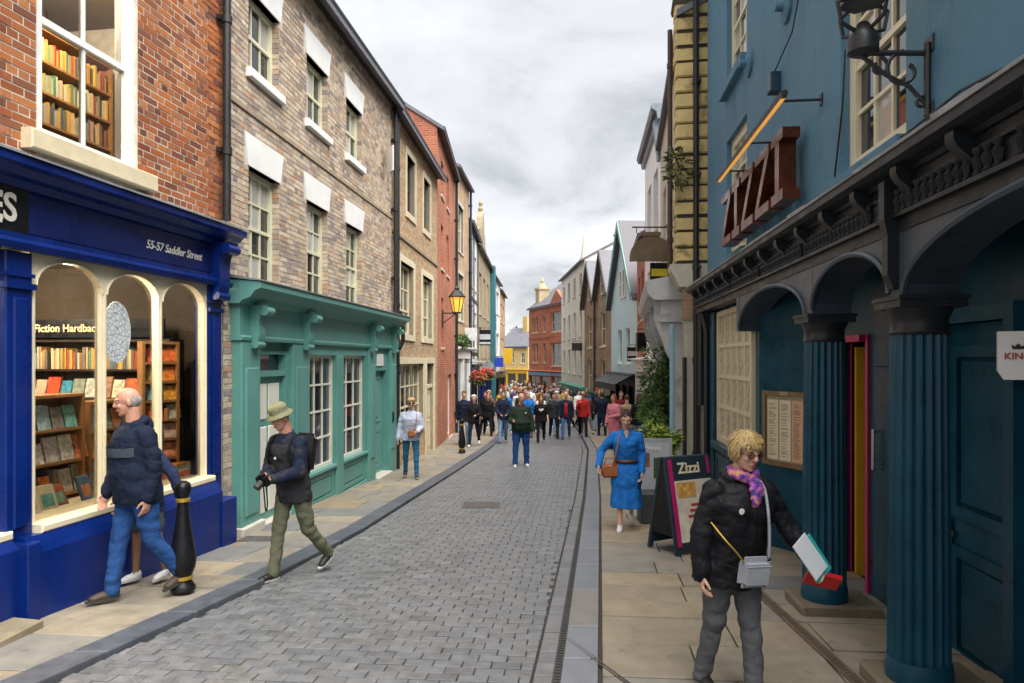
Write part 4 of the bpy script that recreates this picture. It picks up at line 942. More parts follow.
def column(x, name='fluted_column'):
    mb = MB(); zb = g(11.7 - x / 1.005) + .02; zp_ = zb; zb += .10; ztop = 2.2; n = 20; K = n * 6; base = len(mb.v); rings = []
    zs = [zb + .13] + [zb + .13 + (ztop - .2 - zb - .13) * i / 6 for i in range(1, 7)]
    for z in zs:
        t = (z - zb) / (ztop - zb); r = .172 - .016 * t ** 1.5
        ring = []
        for k in range(K):
            a = 2 * math.pi * k / K; fl = abs(math.sin(n * a / 2)); rr = r - .018 * (fl ** .6)
            ring.append(len(mb.v)); mb.v.append((x + rr * math.cos(a), -.067 + rr * math.sin(a), z))
        rings.append(ring)
    for p, q in zip(rings, rings[1:]):
        for k in range(K): mb.f.append((p[k], p[(k + 1) % K], q[(k + 1) % K], q[k])); mb.m.append(0)
    o = mb.build('column_shaft', TEAL, bb, angle=50)
    cp = MB(); cp.lathe([(.158, -.2), (.166, -.185), (.157, -.17), (.157, -.1), (.178, -.06), (.182, -.04)], 28, (x, -.067, ztop)); cp.box(x - .187, x + .187, -.254, .12, ztop - .04, ztop + .005); cp.box(x - .196, x + .196, -.264, .13, ztop + .005, ztop + .03); cp.build('capital', CHAR, o, angle=40)
    bs_ = MB(); bs_.lathe([(.182, 0), (.185, .05), (.18, .09), (.174, .13)], 28, (x, -.067, zb)); bs_.build('column_base', TEAL, o, angle=40)
    pl_ = MB(); pl_.cbox(x - .26, x + .26, -.32, .3, zp_ - .12, zp_ + .098, .02); pl_.build('plinth', M('worn_stone', (.16, .13, .09), .85, .25, 5, .3, 40), o)
column(5.86); column(7.52); column(10.2)
# ground floor walls
mb = MB(); gz = -.62
wall_front(mb, 0, 3.3, gz, 2.63, [(.9, 3.12, .62, 2.58)], .2, .03); mb.quad((0, .03, gz), (0, .5, gz), (0, .5, 2.63), (0, .03, 2.63))
P1, P2 = (3.3, .03), (4.12, .48)
mb.quad((P1[0], P1[1], gz), (P2[0], P2[1], gz), (P2[0], P2[1], 2.7), (P1[0], P1[1], 2.7))
wall_front(mb, 4.12, wbb, gz, 2.7, [(4.60, 5.36, -.4, 2.02), (6.62, 7.5, -.35, 2.1)], .12, .48)
mb.quad((4.12, .48, 2.7), (wbb, .48, 2.7), (wbb, -.18, 2.7), (3.3, -.18, 2.7)); mb.quad((4.12, .48, 2.7), (3.3, -.18, 2.7), (3.3, .03, 2.7), (3.3, .04, 2.7))
mb.build('arcade_wall', TEAL, bb)
GW = M('cream_blind', (.50, .44, .30), .25, .06, 3)
sash(bb, .9, 3.12, .62, 2.58, cols=5, rows=4, fm=M('cream_bay', (.72, .64, .46), .5, .06, 3), pm=GW, y=-.02, fr=.07, bar=.05, meet=False, name='bay_window')
mb = MB(); mb.cbox(.8, 3.2, -.10, .05, .5, .615, .012); mb.cbox(.0, .85, -.06, .05, gz, 2.6, .012); mb.box(.85, 3.2, -.03, .05, gz, .5); panel(mb, .95, 3.1, -.03, -.45, .45, .09, .02); mb.build('bay_panelling', TEAL, bb)
mb = MB(); mb.tube([(.45, -.1, gz), (.45, -.1, 2.3), (.3, -.15, 2.7)], .04, 8); mb.tube([(.15, -.14, 1.1), (.15, -.14, 3.0)], .05, 8); mb.build('downpipe', BLACKM, bb)
# doorway with pink frame and yellow inner door
PINK = M('magenta_paint', (.42, .015, .12), .4, .1); YEL = M('yellow_paint', (.62, .36, .03), .4, .1)
mb = MB(); mb.box(4.54, 4.60, .40, .62, -.4, 2.08); mb.box(5.36, 5.41, .455, .62, -.4, 2.08); mb.box(4.60, 5.36, .402, .62, 2.02, 2.08); dfr = mb.build('door_frame', PINK, bb)
mb = MB(); mb.box(4.02, 4.1, .62, 2.6, -.45, 2.4); mb.box(5.6, 5.7, .62, 2.6, -.45, 2.4); mb.box(4.1, 5.6, 2.5, 2.6, -.45, 2.4); mb.box(4.1, 5.6, .62, 2.6, 2.4, 2.5); mb.box(4.1, 5.6, .62, 2.5, -.46, -.40); mb.build('entrance_lobby', M('lobby_brown', (.16, .09, .045), .7, .2, 3), bb)
mb = MB(); mb.box(4.615, 4.66, .64, 1.30, -.36, 1.98); panel(mb, 4.2, 4.6, 1.4, -.3, 1.9); mb.build('yellow_door', YEL, bb)
mb = MB(); mb.box(4.12, 4.5, .9, .93, -.36, 1.9); mb.build('cream_screen', CREAM, bb)
# panelled door beside the near column
mb = MB(); mb.box(6.62, 7.5, .55, .6, -.35, 2.1); panel(mb, 6.7, 7.42, .55, .75, 1.95, .08, .03); panel(mb, 6.7, 7.42, .55, -.25, .55, .08, .03); mb.box(6.52, 6.62, .42, .6, -.35, 2.2); mb.box(7.5, 7.6, .42, .6, -.35, 2.2); mb.box(6.62, 7.5, .43, .6, 2.1, 2.2)
pd = mb.build('panelled_door', TEAL, bb)
mb = MB(); mb.cbox(6.66, 6.69, .51, .53, .55, .72, .004); mb.ell((6.72, .5, .62), (.03, .03, .03), 8, 6); mb.build('brass_plate', GOLD, pd)
mb = MB(); mb.cbox(6.05, 6.35, .46, .485, -.2, 1.8, .012); mb.cbox(5.55, 5.95, .462, .485, -.2, 1.8, .012); mb.build('wall_panel', TEAL, bb)
mb = MB(); mb.tube([(5.62, .42, .9), (5.62, .42, 1.25)], .014, 8); mb.tube([(5.62, .48, .92), (5.62, .42, .92)], .01, 6); mb.tube([(5.62, .48, 1.23), (5.62, .42, 1.23)], .01, 6); mb.build('door_handle', M('steel', (.5, .5, .5), .3, .1, metal=1), bb)
# white projecting sign
kg = empty('kings_sign', (2.725, 3.93, 1.74), R(-33), 'small white projecting box sign lettered KINGS beside the near column', 'sign')
mb = MB(); mb.add([(0, 0, .05), (.34, 0, .05), (.34, 0, .27), (0, 0, .27), (0, .16, .05), (.34, .16, .05), (.34, .16, .27), (0, .16, .27), (.03, 0, 0), (.34, 0, 0), (.03, .16, 0), (.34, .16, 0)],
   [(0, 1, 2, 3), (8, 9, 1, 0), (3, 2, 6, 7), (0, 3, 7, 4), (8, 0, 4, 10), (7, 6, 5, 4), (4, 5, 11, 10), (1, 5, 6, 2), (8, 10, 11, 9), (9, 11, 5, 1)]); mb.build('sign_box', WHITE, kg)
lettering('KINGS', .052, M('sign_red', (.45, .03, .04), .5, 0), kg, (.105, -.004, .13), .002, bold=.001)
cr_ = MB(); cr_.outline([(.07, .17), (.12, .17), (.127, .195), (.11, .185), (.095, .203), (.08, .185), (.063, .195)], -.006, .0); cr_.build('crown_mark', BLACK, kg)
# menu board on the splayed wall
va = math.atan2(P2[1] - P1[1], P2[0] - P1[0])
mcx = (P1[0] + P2[0]) / 2 - .02; mcy = (P1[1] + P2[1]) / 2
me_ = empty('menu_board', W_bb(mcx, mcy, 1.06), bb_rot + va, 'wood framed menu board on the dark teal wall by the column', 'menu board')
mb = MB(); mb.box(-.3, .3, -.045, -.01, -.39, .39); mb.build('backing', M('board_olive', (.30, .27, .17), .6, .1), me_)
mb = MB(); f = .05
mb.box(-.34, -.29, -.07, -.005, -.43, .43); mb.box(.29, .34, -.07, -.005, -.43, .43); mb.box(-.29, .29, -.068, -.005, .38, .43); mb.box(-.29, .29, -.068, -.005, -.43, -.38); mb.build('frame', M('menu_wood', (.20, .12, .06), .55, .2, 6, .1), me_)
for k, (a, b_, c, d, cc) in enumerate(((-.27, -.10, -.36, .33, (.66, .60, .42)), (-.08, .09, -.36, .33, (.70, .62, .45)), (.11, .27, -.36, .33, (.62, .38, .24)))):
    mb = MB(); mb.box(a, b_, -.05, -.0455, c, d); mp_ = mb.build('menu_sheet', M('menu_paper_%d' % k, cc, .6, .08, 8), me_)
    tx = MB(); z = d - .04
    while z > c + .04:
        L_ = rnd.uniform(.5, .95) * (b_ - a - .04); tx.box(a + .02, a + .02 + L_, -.0508, -.0495, z - .006, z); z -= rnd.choice((.016, .016, .03))
    tx.build('menu_print', M('print_brown', (.13, .09, .06), .6, 0), mp_)
lettering('ZIZZI', .05, MATS['cream_sash'], me_, (0, -.07, .405), .002)

# ============================================================ stone fronted shop beside the restaurant
QS = M('lichen_stone', (.72, .55, .24), .85, .2, 3, .35, 40, dirt=(.05, .042, .018), dirts=2.6, dirtw=.68)
sb2, w2 = facade('stone_shop_building', 'narrow stone fronted shop building with lichen-stained quoins next to the restaurant', 'building', (4.25, 20.0), (3.02, 12.2))
mb = MB(); o2 = [(1.2, 2.4, 4.6, 6.3), (3.8, 5.0, 4.6, 6.3)]
wall_front(mb, 0, w2, -1.3, 7.9, o2, .28); shell(mb, w2, -1.3, 7.9, 7); mb.build('wall', STONE, sb2)
for o in o2: sash(sb2, *o, cols=2, rows=2, fm=WHITE, y=.1, panes=False, sill=(.08, .1))
gable_roof(sb2, w2, 7.9, 7, 1.6, over=.15)
z = 3.55; k = 0
while z < 8.0:
    q = MB(); d = rnd.uniform(-.012, .012); L_ = .44 if k % 2 else .38
    q.hexa([(w2 - L_, -.17 + d, z + .012), (w2 + .035 + d, -.17 + d, z + .012), (w2 + .035 + d, .5, z + .012), (w2 - L_, .5, z + .012), (w2 - L_, -.17 + d, z + .255), (w2 + .035 + d, -.17 + d, z + .255), (w2 + .035 + d, .5, z + .255), (w2 - L_, .5, z + .255)])
    bm = bmesh.new(); me2 = q.mesh('quoin_stone', QS); bm.from_mesh(me2); bmesh.ops.bevel(bm, geom=bm.edges[:], offset=.022, segments=2, affect='EDGES'); bm.to_mesh(me2); bm.free(); link('quoin_stone', me2, sb2)
    z += .268; k += 1
mb = MB(); mb.box(w2 - .4, w2 + .012, -.14, .5, 3.4, 8.05); mb.profile([(.5, 8.05), (-.2, 8.05), (-.22, 8.12), (-.12, 8.2), (-.05, 8.42), (.1, 8.55), (.5, 8.6)], w2 - .45, w2 + .04); mb.build('quoin_core', M('core_dark', (.05, .045, .03), .9, .2), sb2)
mb = MB(); mb.profile([(.5, 3.52), (-.26, 3.52), (-.26, 3.42), (-.18, 3.3), (-.10, 3.12), (.5, 3.1)], w2 - .5, w2 + .06); mb.build('corbel', STONE, sb2)
pipe(sb2, w2 - .62, -.22, 3.2, 7.9, .045, M('brown_pipe', (.07, .045, .035), .5, .2)); pipe(sb2, w2 + .12, .17, -.6, 8.8, .05)
mb = MB(); mb.box(w2 - .2, w2 + .03, -.04, .5, 2.55, 3.1); mb.build('brick_patch', FAR_BROWN, sb2)
mb = MB(); mb.tube([(w2 + .08, -.02, -.6), (w2 + .08, -.02, 1.9)], .035, 8); mb.tube([(w2 + .1, .2, -.6), (w2 + .1, .2, 2.2)], .04, 8); mb.build('waste_pipe', BLACKM, sb2)
GW2 = M('weathered_white', (.50, .50, .50), .7, .2, 2.5, .3, 20, dirt=(.12, .12, .12), dirtw=.5)
mb = MB(); mb.box(1.0, w2 - .6, -.39, .1, 2.55, 2.95); mb.profile([(.0, 2.95), (-.5, 2.95), (-.62, 3.05), (-.66, 3.22), (-.66, 3.3), (.0, 3.42)], .9, w2 - .5)
for x in (1.2, 3.4, 5.2, w2 - .8): mb.cbox(x - .13, x + .13, -.2, .1, -1.2, 2.55, .02); mb.profile([(-.2, 1.9), (-.24, 1.9), (-.5, 2.6), (-.5, 2.95), (-.2, 2.95)], x - .1, x + .1)
mb.build('shopfront', GW2, sb2)
mb = MB(); mb.box(1.4, w2 - .9, -.05, .02, -1.2, 2.5); mb.build('shop_glass', PANE, sb2)
mb = MB(); mb.tube([(w2 - .35, -.2, -.9), (w2 - .35, -.2, 2.5)], .045, 8); mb.build('pale_blue_pipe', M('pale_blue', (.25, .42, .55), .5, .1), sb2)

# ============================================================ rest of the right side
b3, w3 = simple_building('white_corner_building', 'slim tall white building with a dark projecting cornice above the bell-shaped sign', (4.75, 25), (4.25, 20), 8.9, WHITE, [(.2, .45, 5.8, 7.6, 2, 2), (.2, .45, 3, 4.8, 2, 2), (.6, .85, 5.8, 7.6, 2, 2), (.6, .85, 3, 4.8, 2, 2)], rise=.6, gut=False, shop=dict(top=1.9, mat=WHITE, bays=3))
mb = MB(); mb.profile([(.3, 8.7), (-.1, 8.7), (-.14, 8.9), (-.28, 9.0), (-.28, 9.12), (.3, 9.15)], -.2, w3 + .2); mb.profile([(.0, 7.6), (-.08, 7.6), (-.2, 8.7), (.0, 8.7)], w3 - .35, w3 + .02); mb.build('cornice', M('grey_blue_trim', (.22, .26, .31), .5, .15), b3)
b4r, _ = simple_building('rust_brick_building', 'low rust brick building tucked behind the slim white one', (5.36, 30), (4.75, 25), 6.4, FAR_RED, [(.2, .45, 3.4, 5.2, 2, 2), (.6, .85, 3.4, 5.2, 2, 2)], rise=2.6, shop=dict(top=1.9, mat=WHITE, bays=2))
LB = M('ice_blue_render', (.56, .76, .82), .7, .06, 2, .1, 20, dirt=(.36, .5, .54), dirtw=.2)
def gable_house(name, label, pl, pr, n, ze, za, wallm, roofm, barge, wins, fm, shop, D=7):
    b, w = facade(name, label, 'building', pl, pr); z0 = min(g(pl[1]), g(pr[1])) - .3; gw = w / n
    ops = [(o[0] * w, o[1] * w, o[2], o[3]) for o in wins]
    mb = MB(); wall_front(mb, 0, w, z0, ze, [o for o in ops if o[3] < ze] + [(.2, w - .2, z0 + .3, shop['top'] - .35)]); shell(mb, w, z0, ze, D)
    for i in range(n):
        a, c = i * gw, (i + 1) * gw; m_ = (a + c) / 2
        mb.add([(a, 0, ze), (c, 0, ze), (m_, 0, za), (a, .3, ze), (c, .3, ze), (m_, .3, za)], [(0, 1, 2), (3, 5, 4)])
    mb.build('wall', wallm, b)
    for i in range(n):
        a, c = i * gw, (i + 1) * gw; m_ = (a + c) / 2; k = (za - ze) / (gw / 2); ov = .18; rf = MB()
        for s_, x_ in ((-1, a - ov if i == 0 else a), (1, c + ov if i == n - 1 else c)):
            zz = za - k * abs(x_ - m_)
            rf.hexa([(x_, -.25, zz), (m_, -.25, za), (m_, D, za), (x_, D, zz), (x_, -.25, zz + .13), (m_, -.25, za + .13), (m_, D, za + .13), (x_, D, zz + .13)])
        rf.build('roof', roofm, b)
        bg_ = MB()
        for x_ in (a, c):
            zz = za - k * abs(x_ - m_); bg_.hexa([(x_, -.31, zz - .2), (m_, -.31, za - .22), (m_, -.26, za - .22), (x_, -.26, zz - .2), (x_, -.31, zz + .14), (m_, -.31, za + .14), (m_, -.26, za + .14), (x_, -.26, zz + .14)])
        if barge: bg_.build('bargeboard', barge, b)
    for o, wd in zip(ops, wins):
        if o[3] >= ze:
            s_ = MB(); s_.box(o[0], o[1], -.03, .0, o[2], o[3]); s_.build('attic_surround', fm, b); sash(b, *o, cols=wd[4], rows=wd[5], fm=fm, y=-.08, fr=.06, bar=.035, panes=False)
        else: sash(b, *o, cols=wd[4], rows=wd[5], fm=fm, y=.08, fr=.07, bar=.035, panes=False, sill=(.05, .08), sm=fm)
    shopfront(b, w, z0, **shop); return b, w
lbh, lbw = gable_house('ice_blue_house', 'ice blue gabled house with slate roof over a black pub front', (5.1, 36), (5.36, 30), 1, 4.6, 8.3, LB, SLATE, M('sage_barge', (.20, .36, .33), .5, .1), [(.42, .5, 4.75, 6.1, 1, 2), (.54, .62, 4.75, 6.1, 1, 2), (.3, .45, 1.7, 3.3, 1, 2), (.6, .75, 1.7, 3.3, 1, 2)], WHITE, dict(top=1.2, mat=BLACK, bays=4))
mb = MB(); mb.hexa([(.2, -.9, .75), (5.8, -.9, .75), (5.8, -.1, 1.15), (.2, -.1, 1.15), (.2, -.92, .8), (5.8, -.92, .8), (5.8, -.1, 1.25), (.2, -.1, 1.25)]); mb.box(.2, 5.8, -.92, -.9, .5, .78); mb.build('awning', BLACK, lbh)
bgh, bgw = gable_house('twin_gable_brick_house', 'brown brick house with two slate gables and cream sash windows', (4.56, 44), (5.1, 36), 2, 5.2, 7.7, FAR_BROWN, SLATE_F, M('dark_barge', (.06, .05, .045), .6, .1), [(.14, .33, 2.6, 4.5, 2, 2), (.64, .83, 2.6, 4.5, 2, 2), (.14, .33, -.1, 1.9, 2, 2), (.64, .83, -.1, 1.9, 2, 2), (.2, .28, 5.4, 6.6, 1, 2), (.7, .78, 5.4, 6.6, 1, 2)], CREAM, dict(top=-.1 + .1, mat=M('bottle_green', (.01, .09, .05), .4, .1), bays=4))
pipe(bgh, bgw / 2, -.12, -1.5, 5.4, .06)
wbh, wbw = simple_building('white_render_building', 'tall cream white building with rows of small windows and slate mansard roof', (3.96, 56), (4.56, 44), 8.2, M('cream_render', (.82, .77, .68), .75, .08, 2), [(x - .045, x + .045, z, z + h, 1, 2) for x in (.14, .38, .62, .86) for z, h in ((6.2, 1.3), (3.4, 1.7), (.9, 1.7))], pm=PANE, fm=STONE, rise=2.4, D=9, shop=dict(top=.1, mat=M('jade_paint', (.05, .35, .28), .45, .1), bays=5))
rbh, rbw = simple_building('red_corner_building', 'red brick building with blue shop signs closing the street at the bend', (1.75, 72), (4.75, 63), 7.1, FAR_RED, [(x, x + .07, z, z + h, 1, 2) for x in (.10, .20, .42) for z, h in ((4.6, 1.5), (1.6, 1.9))] + [(.66, .95, 4.5, 6.3, 2, 2), (.66, .95, 1.3, 3.4, 2, 2)], fm=STONE, rise=2.6, D=7, surround=None, shop=dict(top=.8, mat=FAR_RED, bays=3, fascia=M('sky_blue_sign', (.02, .22, .6), .4, .05)))
mb = MB(); mb.box(.62 * rbw, .98 * rbw, -.06, .0, 3.45, 4.4); mb.box(.62 * rbw, .98 * rbw, -.08, .0, 6.35, 6.6); mb.outline([(.58 * rbw, 7.0), (rbw, 7.0), (.79 * rbw, 8.4)], -.02, .3); mb.box(0, rbw, -.07, .0, 4.0, 4.12); mb.build('stone_band', FAR_RED, rbh)
mb = MB(); mb.box(.3, 1.4, .6, 1.7, 6.8, 9.0); mb.box(.2, 1.5, .5, 1.8, 9.0, 9.2); mb.lathe([(.5, 0), (.3, .35), (.12, .5), (.18, .7), (.02, 1.2)], 8, (.85, 1.15, 9.2)); mb.build('turret', M('buff_stone', (.48, .38, .24), .85, .2, 2), rbh)
mb = MB(); mb.box(4.2, 7.4, 3.0, 4.0, 8.2, 10.6); mb.build('chimney', FAR_RED, rbh)
ybh, ybw = simple_building('yellow_stone_house', 'small yellow stone house closing the far end of the street', (-2.2, 96), (2.1, 92), 3.6, M('ochre_stone', (.55, .40, .17), .85, .15, 2), [(.12, .24, 1.4, 2.8, 2, 2), (.45, .57, 1.4, 2.8, 2, 2), (.78, .9, 1.4, 2.8, 2, 2)], fm=WHITE, rise=2.6, D=7, shop=dict(top=.6, mat=YEL, bays=3))
mb = MB(); mb.box(2.6, 3.4, 2.6, 3.4, 5.6, 7.8); mb.build('chimney', MATS['ochre_stone'], ybh)
# church spire over the roofs
cs = empty('church_spire', (16.6, 160, 0), 0, 'pale stone church spire rising above the white building', 'church')
mb = MB(); mb.box(-2.2, 2.2, -2.2, 2.2, -3, 19); mb.build('tower', STONE, cs)
mb = MB(); mb.lathe([(1.9, 19), (1.7, 20), (.06, 31.5)], 8); mb.lathe([(.02, 31.4), (.1, 31.7), (.01, 32.2)], 6)
for a in range(4):
    q = a * math.pi / 2 + math.pi / 4; mb.lathe([(.35, 19), (.3, 20.5), (.02, 22.5)], 6, (2.6 * math.cos(q), 2.6 * math.sin(q), 0))
mb.build('spire', M('spire_stone', (.60, .56, .46), .8, .1), cs)
# ============================================================ people
def cloth(name, c, rough=.85, var=.12, s=6, bump=.25, bs=22):
    return M('cloth_' + name, c, rough, var, s, bump, bs, b2=.5, b2s=9, spec=.18)
C_ = dict(navy=(.012, .018, .04), black=(.010, .010, .012), charcoal=(.03, .03, .034), grey=(.17, .17, .18), jeans=(.045, .12, .29), bright_jeans=(.022, .075, .23), pale_jeans=(.16, .27, .40), khaki=(.13, .135, .085), olive=(.018, .032, .022), red=(.42, .025, .025), maroon=(.16, .02, .03), pink=(.60, .20, .25),
          beige=(.36, .27, .16), white=(.70, .70, .68), blue=(.015, .15, .50), lavender=(.44, .47, .58), purple=(.08, .035, .13), green=(.03, .16, .09), teal=(.02, .18, .20), yellow=(.45, .30, .05), orange=(.42, .14, .03), brown=(.13, .075, .04), tan=(.40, .27, .15), slate=(.10, .105, .115))
def CM(n): return cloth(n, C_[n])
SKIN = M('skin', (.60, .35, .25), .5, .1, 14, .08, 60); SKIN_R = M('skin_ruddy', (.56, .28, .19), .48, .12, 14, .08, 60); SKIN_T = M('skin_tan', (.28, .14, .08), .5, .1, 14, .08, 60)
def hairm(n, c): return M('hair_' + n, c, .55, .3, 30, .9, 70, stretch=(1, 1, .25))
HAIR = dict(grey=hairm('grey', (.34, .32, .30)), blonde=hairm('blonde', (.46, .31, .12)), brown=hairm('brown', (.08, .045, .025)), dark=hairm('dark', (.014, .010, .009)), auburn=hairm('auburn', (.20, .065, .025)), white=hairm('white', (.62, .60, .56)))
SHOE = M('shoe_black', (.014, .013, .013), .5, .15); SHOE_W = M('shoe_white', (.68, .68, .67), .55, .08); SHOE_B = M('shoe_brown', (.05, .032, .022), .6, .15); SOLE = M('shoe_sole', (.55, .54, .5), .7, .1)
EYE_M = M('eye_dark', (.02, .015, .012), .15, 0); LIP = M('lip', (.36, .11, .10), .45, .05); EYE_W = M('eye_white', (.7, .68, .65), .3, 0)
WS = bpy.data.scenes.new('workshop')
def ws_graph():
    with bpy.context.temp_override(scene=WS, view_layer=WS.view_layers[0]): return bpy.context.evaluated_depsgraph_get()
def remesh(mb, name, vox, it=2, disp=0., dsc=9., cut=None, mats=None, seed=0, strx=1.):
    me = bpy.data.meshes.new(name); me.from_pydata(mb.v, [], mb.f); me.update()
    o = bpy.data.objects.new(name, me); WS.collection.objects.link(o)
    m = o.modifiers.new('r', 'REMESH'); m.mode = 'VOXEL'; m.voxel_size = vox; m.use_smooth_shade = True
    if it: q = o.modifiers.new('s', 'SMOOTH'); q.factor = .5; q.iterations = it
    dg = ws_graph(); me2 = bpy.data.meshes.new_from_object(o.evaluated_get(dg)); me2.name = name
    bpy.data.objects.remove(o); bpy.data.meshes.remove(me)
    if disp:
        ns = [v.normal.copy() for v in me2.vertices]
        for v, n in zip(me2.vertices, ns):
            p = Vector((v.co.x * strx + seed * 3.1, v.co.y * strx, v.co.z)) * dsc
            k = abs(noise.noise(p)) * 2 - .55 + .4 * noise.noise(p * 2.3) + .22 * (.5 - abs(noise.noise(Vector((p.x * 1.2, p.y * 1.2, p.z * 3.2 + p.x * .8)))) * 2)
            v.co += n * (disp * k)
    if cut:
        bm = bmesh.new(); bm.from_mesh(me2); bmesh.ops.delete(bm, geom=[f for f in bm.faces if cut(f.calc_center_median())], context='FACES'); bm.to_mesh(me2); bm.free()
    me2.materials.clear()
    if mats: me2.materials.append(mats)
    me2.polygons.foreach_set('use_smooth', [True] * len(me2.polygons)); me2.update()
    return me2
def limb(mb, p, q, r1, r2, n=10):
    mb.tube([p, Vector(p).lerp(Vector(q), .5), q], [r1, (r1 + r2) / 2 * 1.0, r2], n); mb.ell(p, (r1, r1, r1), n, 6); mb.ell(q, (r2, r2, r2), n, 6)
def loft(mb, rings):
    n = len(rings[0]); base = len(mb.v)
    for r in rings: mb.v += [tuple(p) for p in r]
    for i in range(len(rings) - 1):
        for j in range(n): mb.f.append((base + i * n + j, base + i * n + (j + 1) % n, base + (i + 1) * n + (j + 1) % n, base + (i + 1) * n + j)); mb.m.append(0)
    mb.f.append(tuple(base + j for j in reversed(range(n)))); mb.f.append(tuple(base + (len(rings) - 1) * n + j for j in range(n))); mb.m += [0, 0]
class Pose: pass
def skeleton(pose):
    s = Pose(); G = pose.get
    def leg(sd, a, k, ab=3):
        hip = Vector((sd * .095, 0, .93)); a, k, ab = R(a), R(k), R(ab)
        d1 = Vector((sd * math.sin(ab), -math.sin(a), -math.cos(a))).normalized(); d2 = Vector((sd * math.sin(ab) * .3, -math.sin(a - k), -math.cos(a - k))).normalized()
        kn = hip + d1 * .43; an = kn + d2 * .42
        return hip, kn, an, a - k
    L = leg(1, *G('ll', (0, 0))); R_ = leg(-1, *G('rl', (0, 0)))
    low = min(L[2].z - .075 - max(0, -math.sin(L[3])) * .0, R_[2].z - .075)
    off = Vector((0, 0, -low))
    s.legs = []
    for (hip, kn, an, fa), sd in ((L, 1), (R_, -1)):
        hip, kn, an = hip + off, kn + off, an + off
        lift = an.z - .075
        pitch = min(1.0, max(0, lift * 4.0)) * (1 if an.y > hip.y else -.5)   # rear foot on its toes
        s.legs.append((sd, hip, kn, an, pitch))
    pel = Vector((0, 0, .97)) + off; ln = R(G('lean', 0)); sl = R(G('side', 0))
    s.up = Vector((math.sin(sl), -math.sin(ln), math.cos(ln))).normalized(); tw = R(G('twist', 0))
    s.x = Vector((math.cos(tw), math.sin(tw), 0)); s.x = (s.x - s.up * s.x.dot(s.up)).normalized(); s.f = s.x.cross(s.up) * 1.0
    if s.f.y > 0: s.f = -s.f
    s.pel = pel
    s.T = lambda t, x=0, f=0: pel + s.up * t + s.x * x + s.f * f
    s.neck = s.T(.53, 0, .0)
    s.arms = []
    for sd, key in ((1, 'la'), (-1, 'ra')):
        sw, ab, el, inn = G(key, (0, 10, 12, 0)); sw, ab, el, inn = R(sw), R(ab), R(el), R(inn)
        sh = s.T(.440, sd * .172 * G('shw', 1), 0)
        def dr(ang, abd, inw):
            v = Vector((sd * math.sin(abd), 0, 0)) + Vector((0, 0, 0))
            fwd = math.sin(ang); dn = math.cos(ang)
            v = s.x * (sd * math.sin(abd) - sd * math.sin(inw)) + s.f * (fwd * math.cos(abd) * math.cos(inw)) - s.up * (dn * math.cos(abd))
            return v.normalized()
        d1 = dr(sw, ab, 0); d2 = dr(sw + el, ab * .5, inn)
        elb = sh + d1 * .285; wr = elb + d2 * .25
        s.arms.append((sd, sh, elb, wr, d2))
    yw, pt = G('head', (0, 0)); yw, pt = R(yw), R(pt)
    hf = (s.f * math.cos(yw) - s.x * math.sin(yw)); hf.z = 0; hf.normalize(); hx0 = Vector((0, 0, 1)).cross(hf)
    hf2 = (hf * math.cos(pt) - Vector((0, 0, 1)) * math.sin(pt)).normalized(); s.hx = hx0; s.hf = hf2; s.hu = hf2.cross(hx0); 
    if s.hu.z < 0: s.hu = -s.hu
    s.head = s.neck + s.up * .085 + s.hu * .105 + s.hf * .022
    s.H = lambda x, f, u: s.head + s.hx * x + s.hf * f + s.hu * u
    s.hrot = Matrix((s.hx, s.hf, s.hu)).transposed()
    return s
def hand(mb, wr, d, nrm, sd, curl, detail, thumb_dir=None):
    w = d.cross(nrm).normalized()
    if thumb_dir is not None and w.dot(thumb_dir) < 0: w = -w
    rot = Matrix((w, nrm, d)).transposed()
    mb.ell(wr + d * .052, (.040, .018, .052), 10, 8, rot=rot)
    if not detail:
        mb.ell(wr + d * .11 + nrm * .012, (.034, .018, .045), 8, 6, rot=rot); limb(mb, wr + d * .03 + w * .03, wr + d * .08 + w * .05, .012, .009, 6); return
    for i, L_ in enumerate((.075, .085, .078, .060)):
        b = wr + d * .092 + w * (.029 - i * .0195); c = R(curl + i * 4); d1 = (d * math.cos(c) + nrm * math.sin(c)); d2 = (d * math.cos(c * 2.1) + nrm * math.sin(c * 2.1))
        p1 = b + d1 * L_ * .55; p2 = p1 + d2 * L_ * .5; limb(mb, b, p1, .0098, .0092, 8); limb(mb, p1, p2, .0092, .0078, 8)
    b = wr + d * .028 + w * .030; d1 = (d * .75 + w * .55 + nrm * .35).normalized(); p1 = b + d1 * .045; p2 = p1 + (d * .9 + w * .15 + nrm * .45).normalized() * .034; limb(mb, b, p1, .0125, .0105, 8); limb(mb, p1, p2, .0105, .0085, 8)
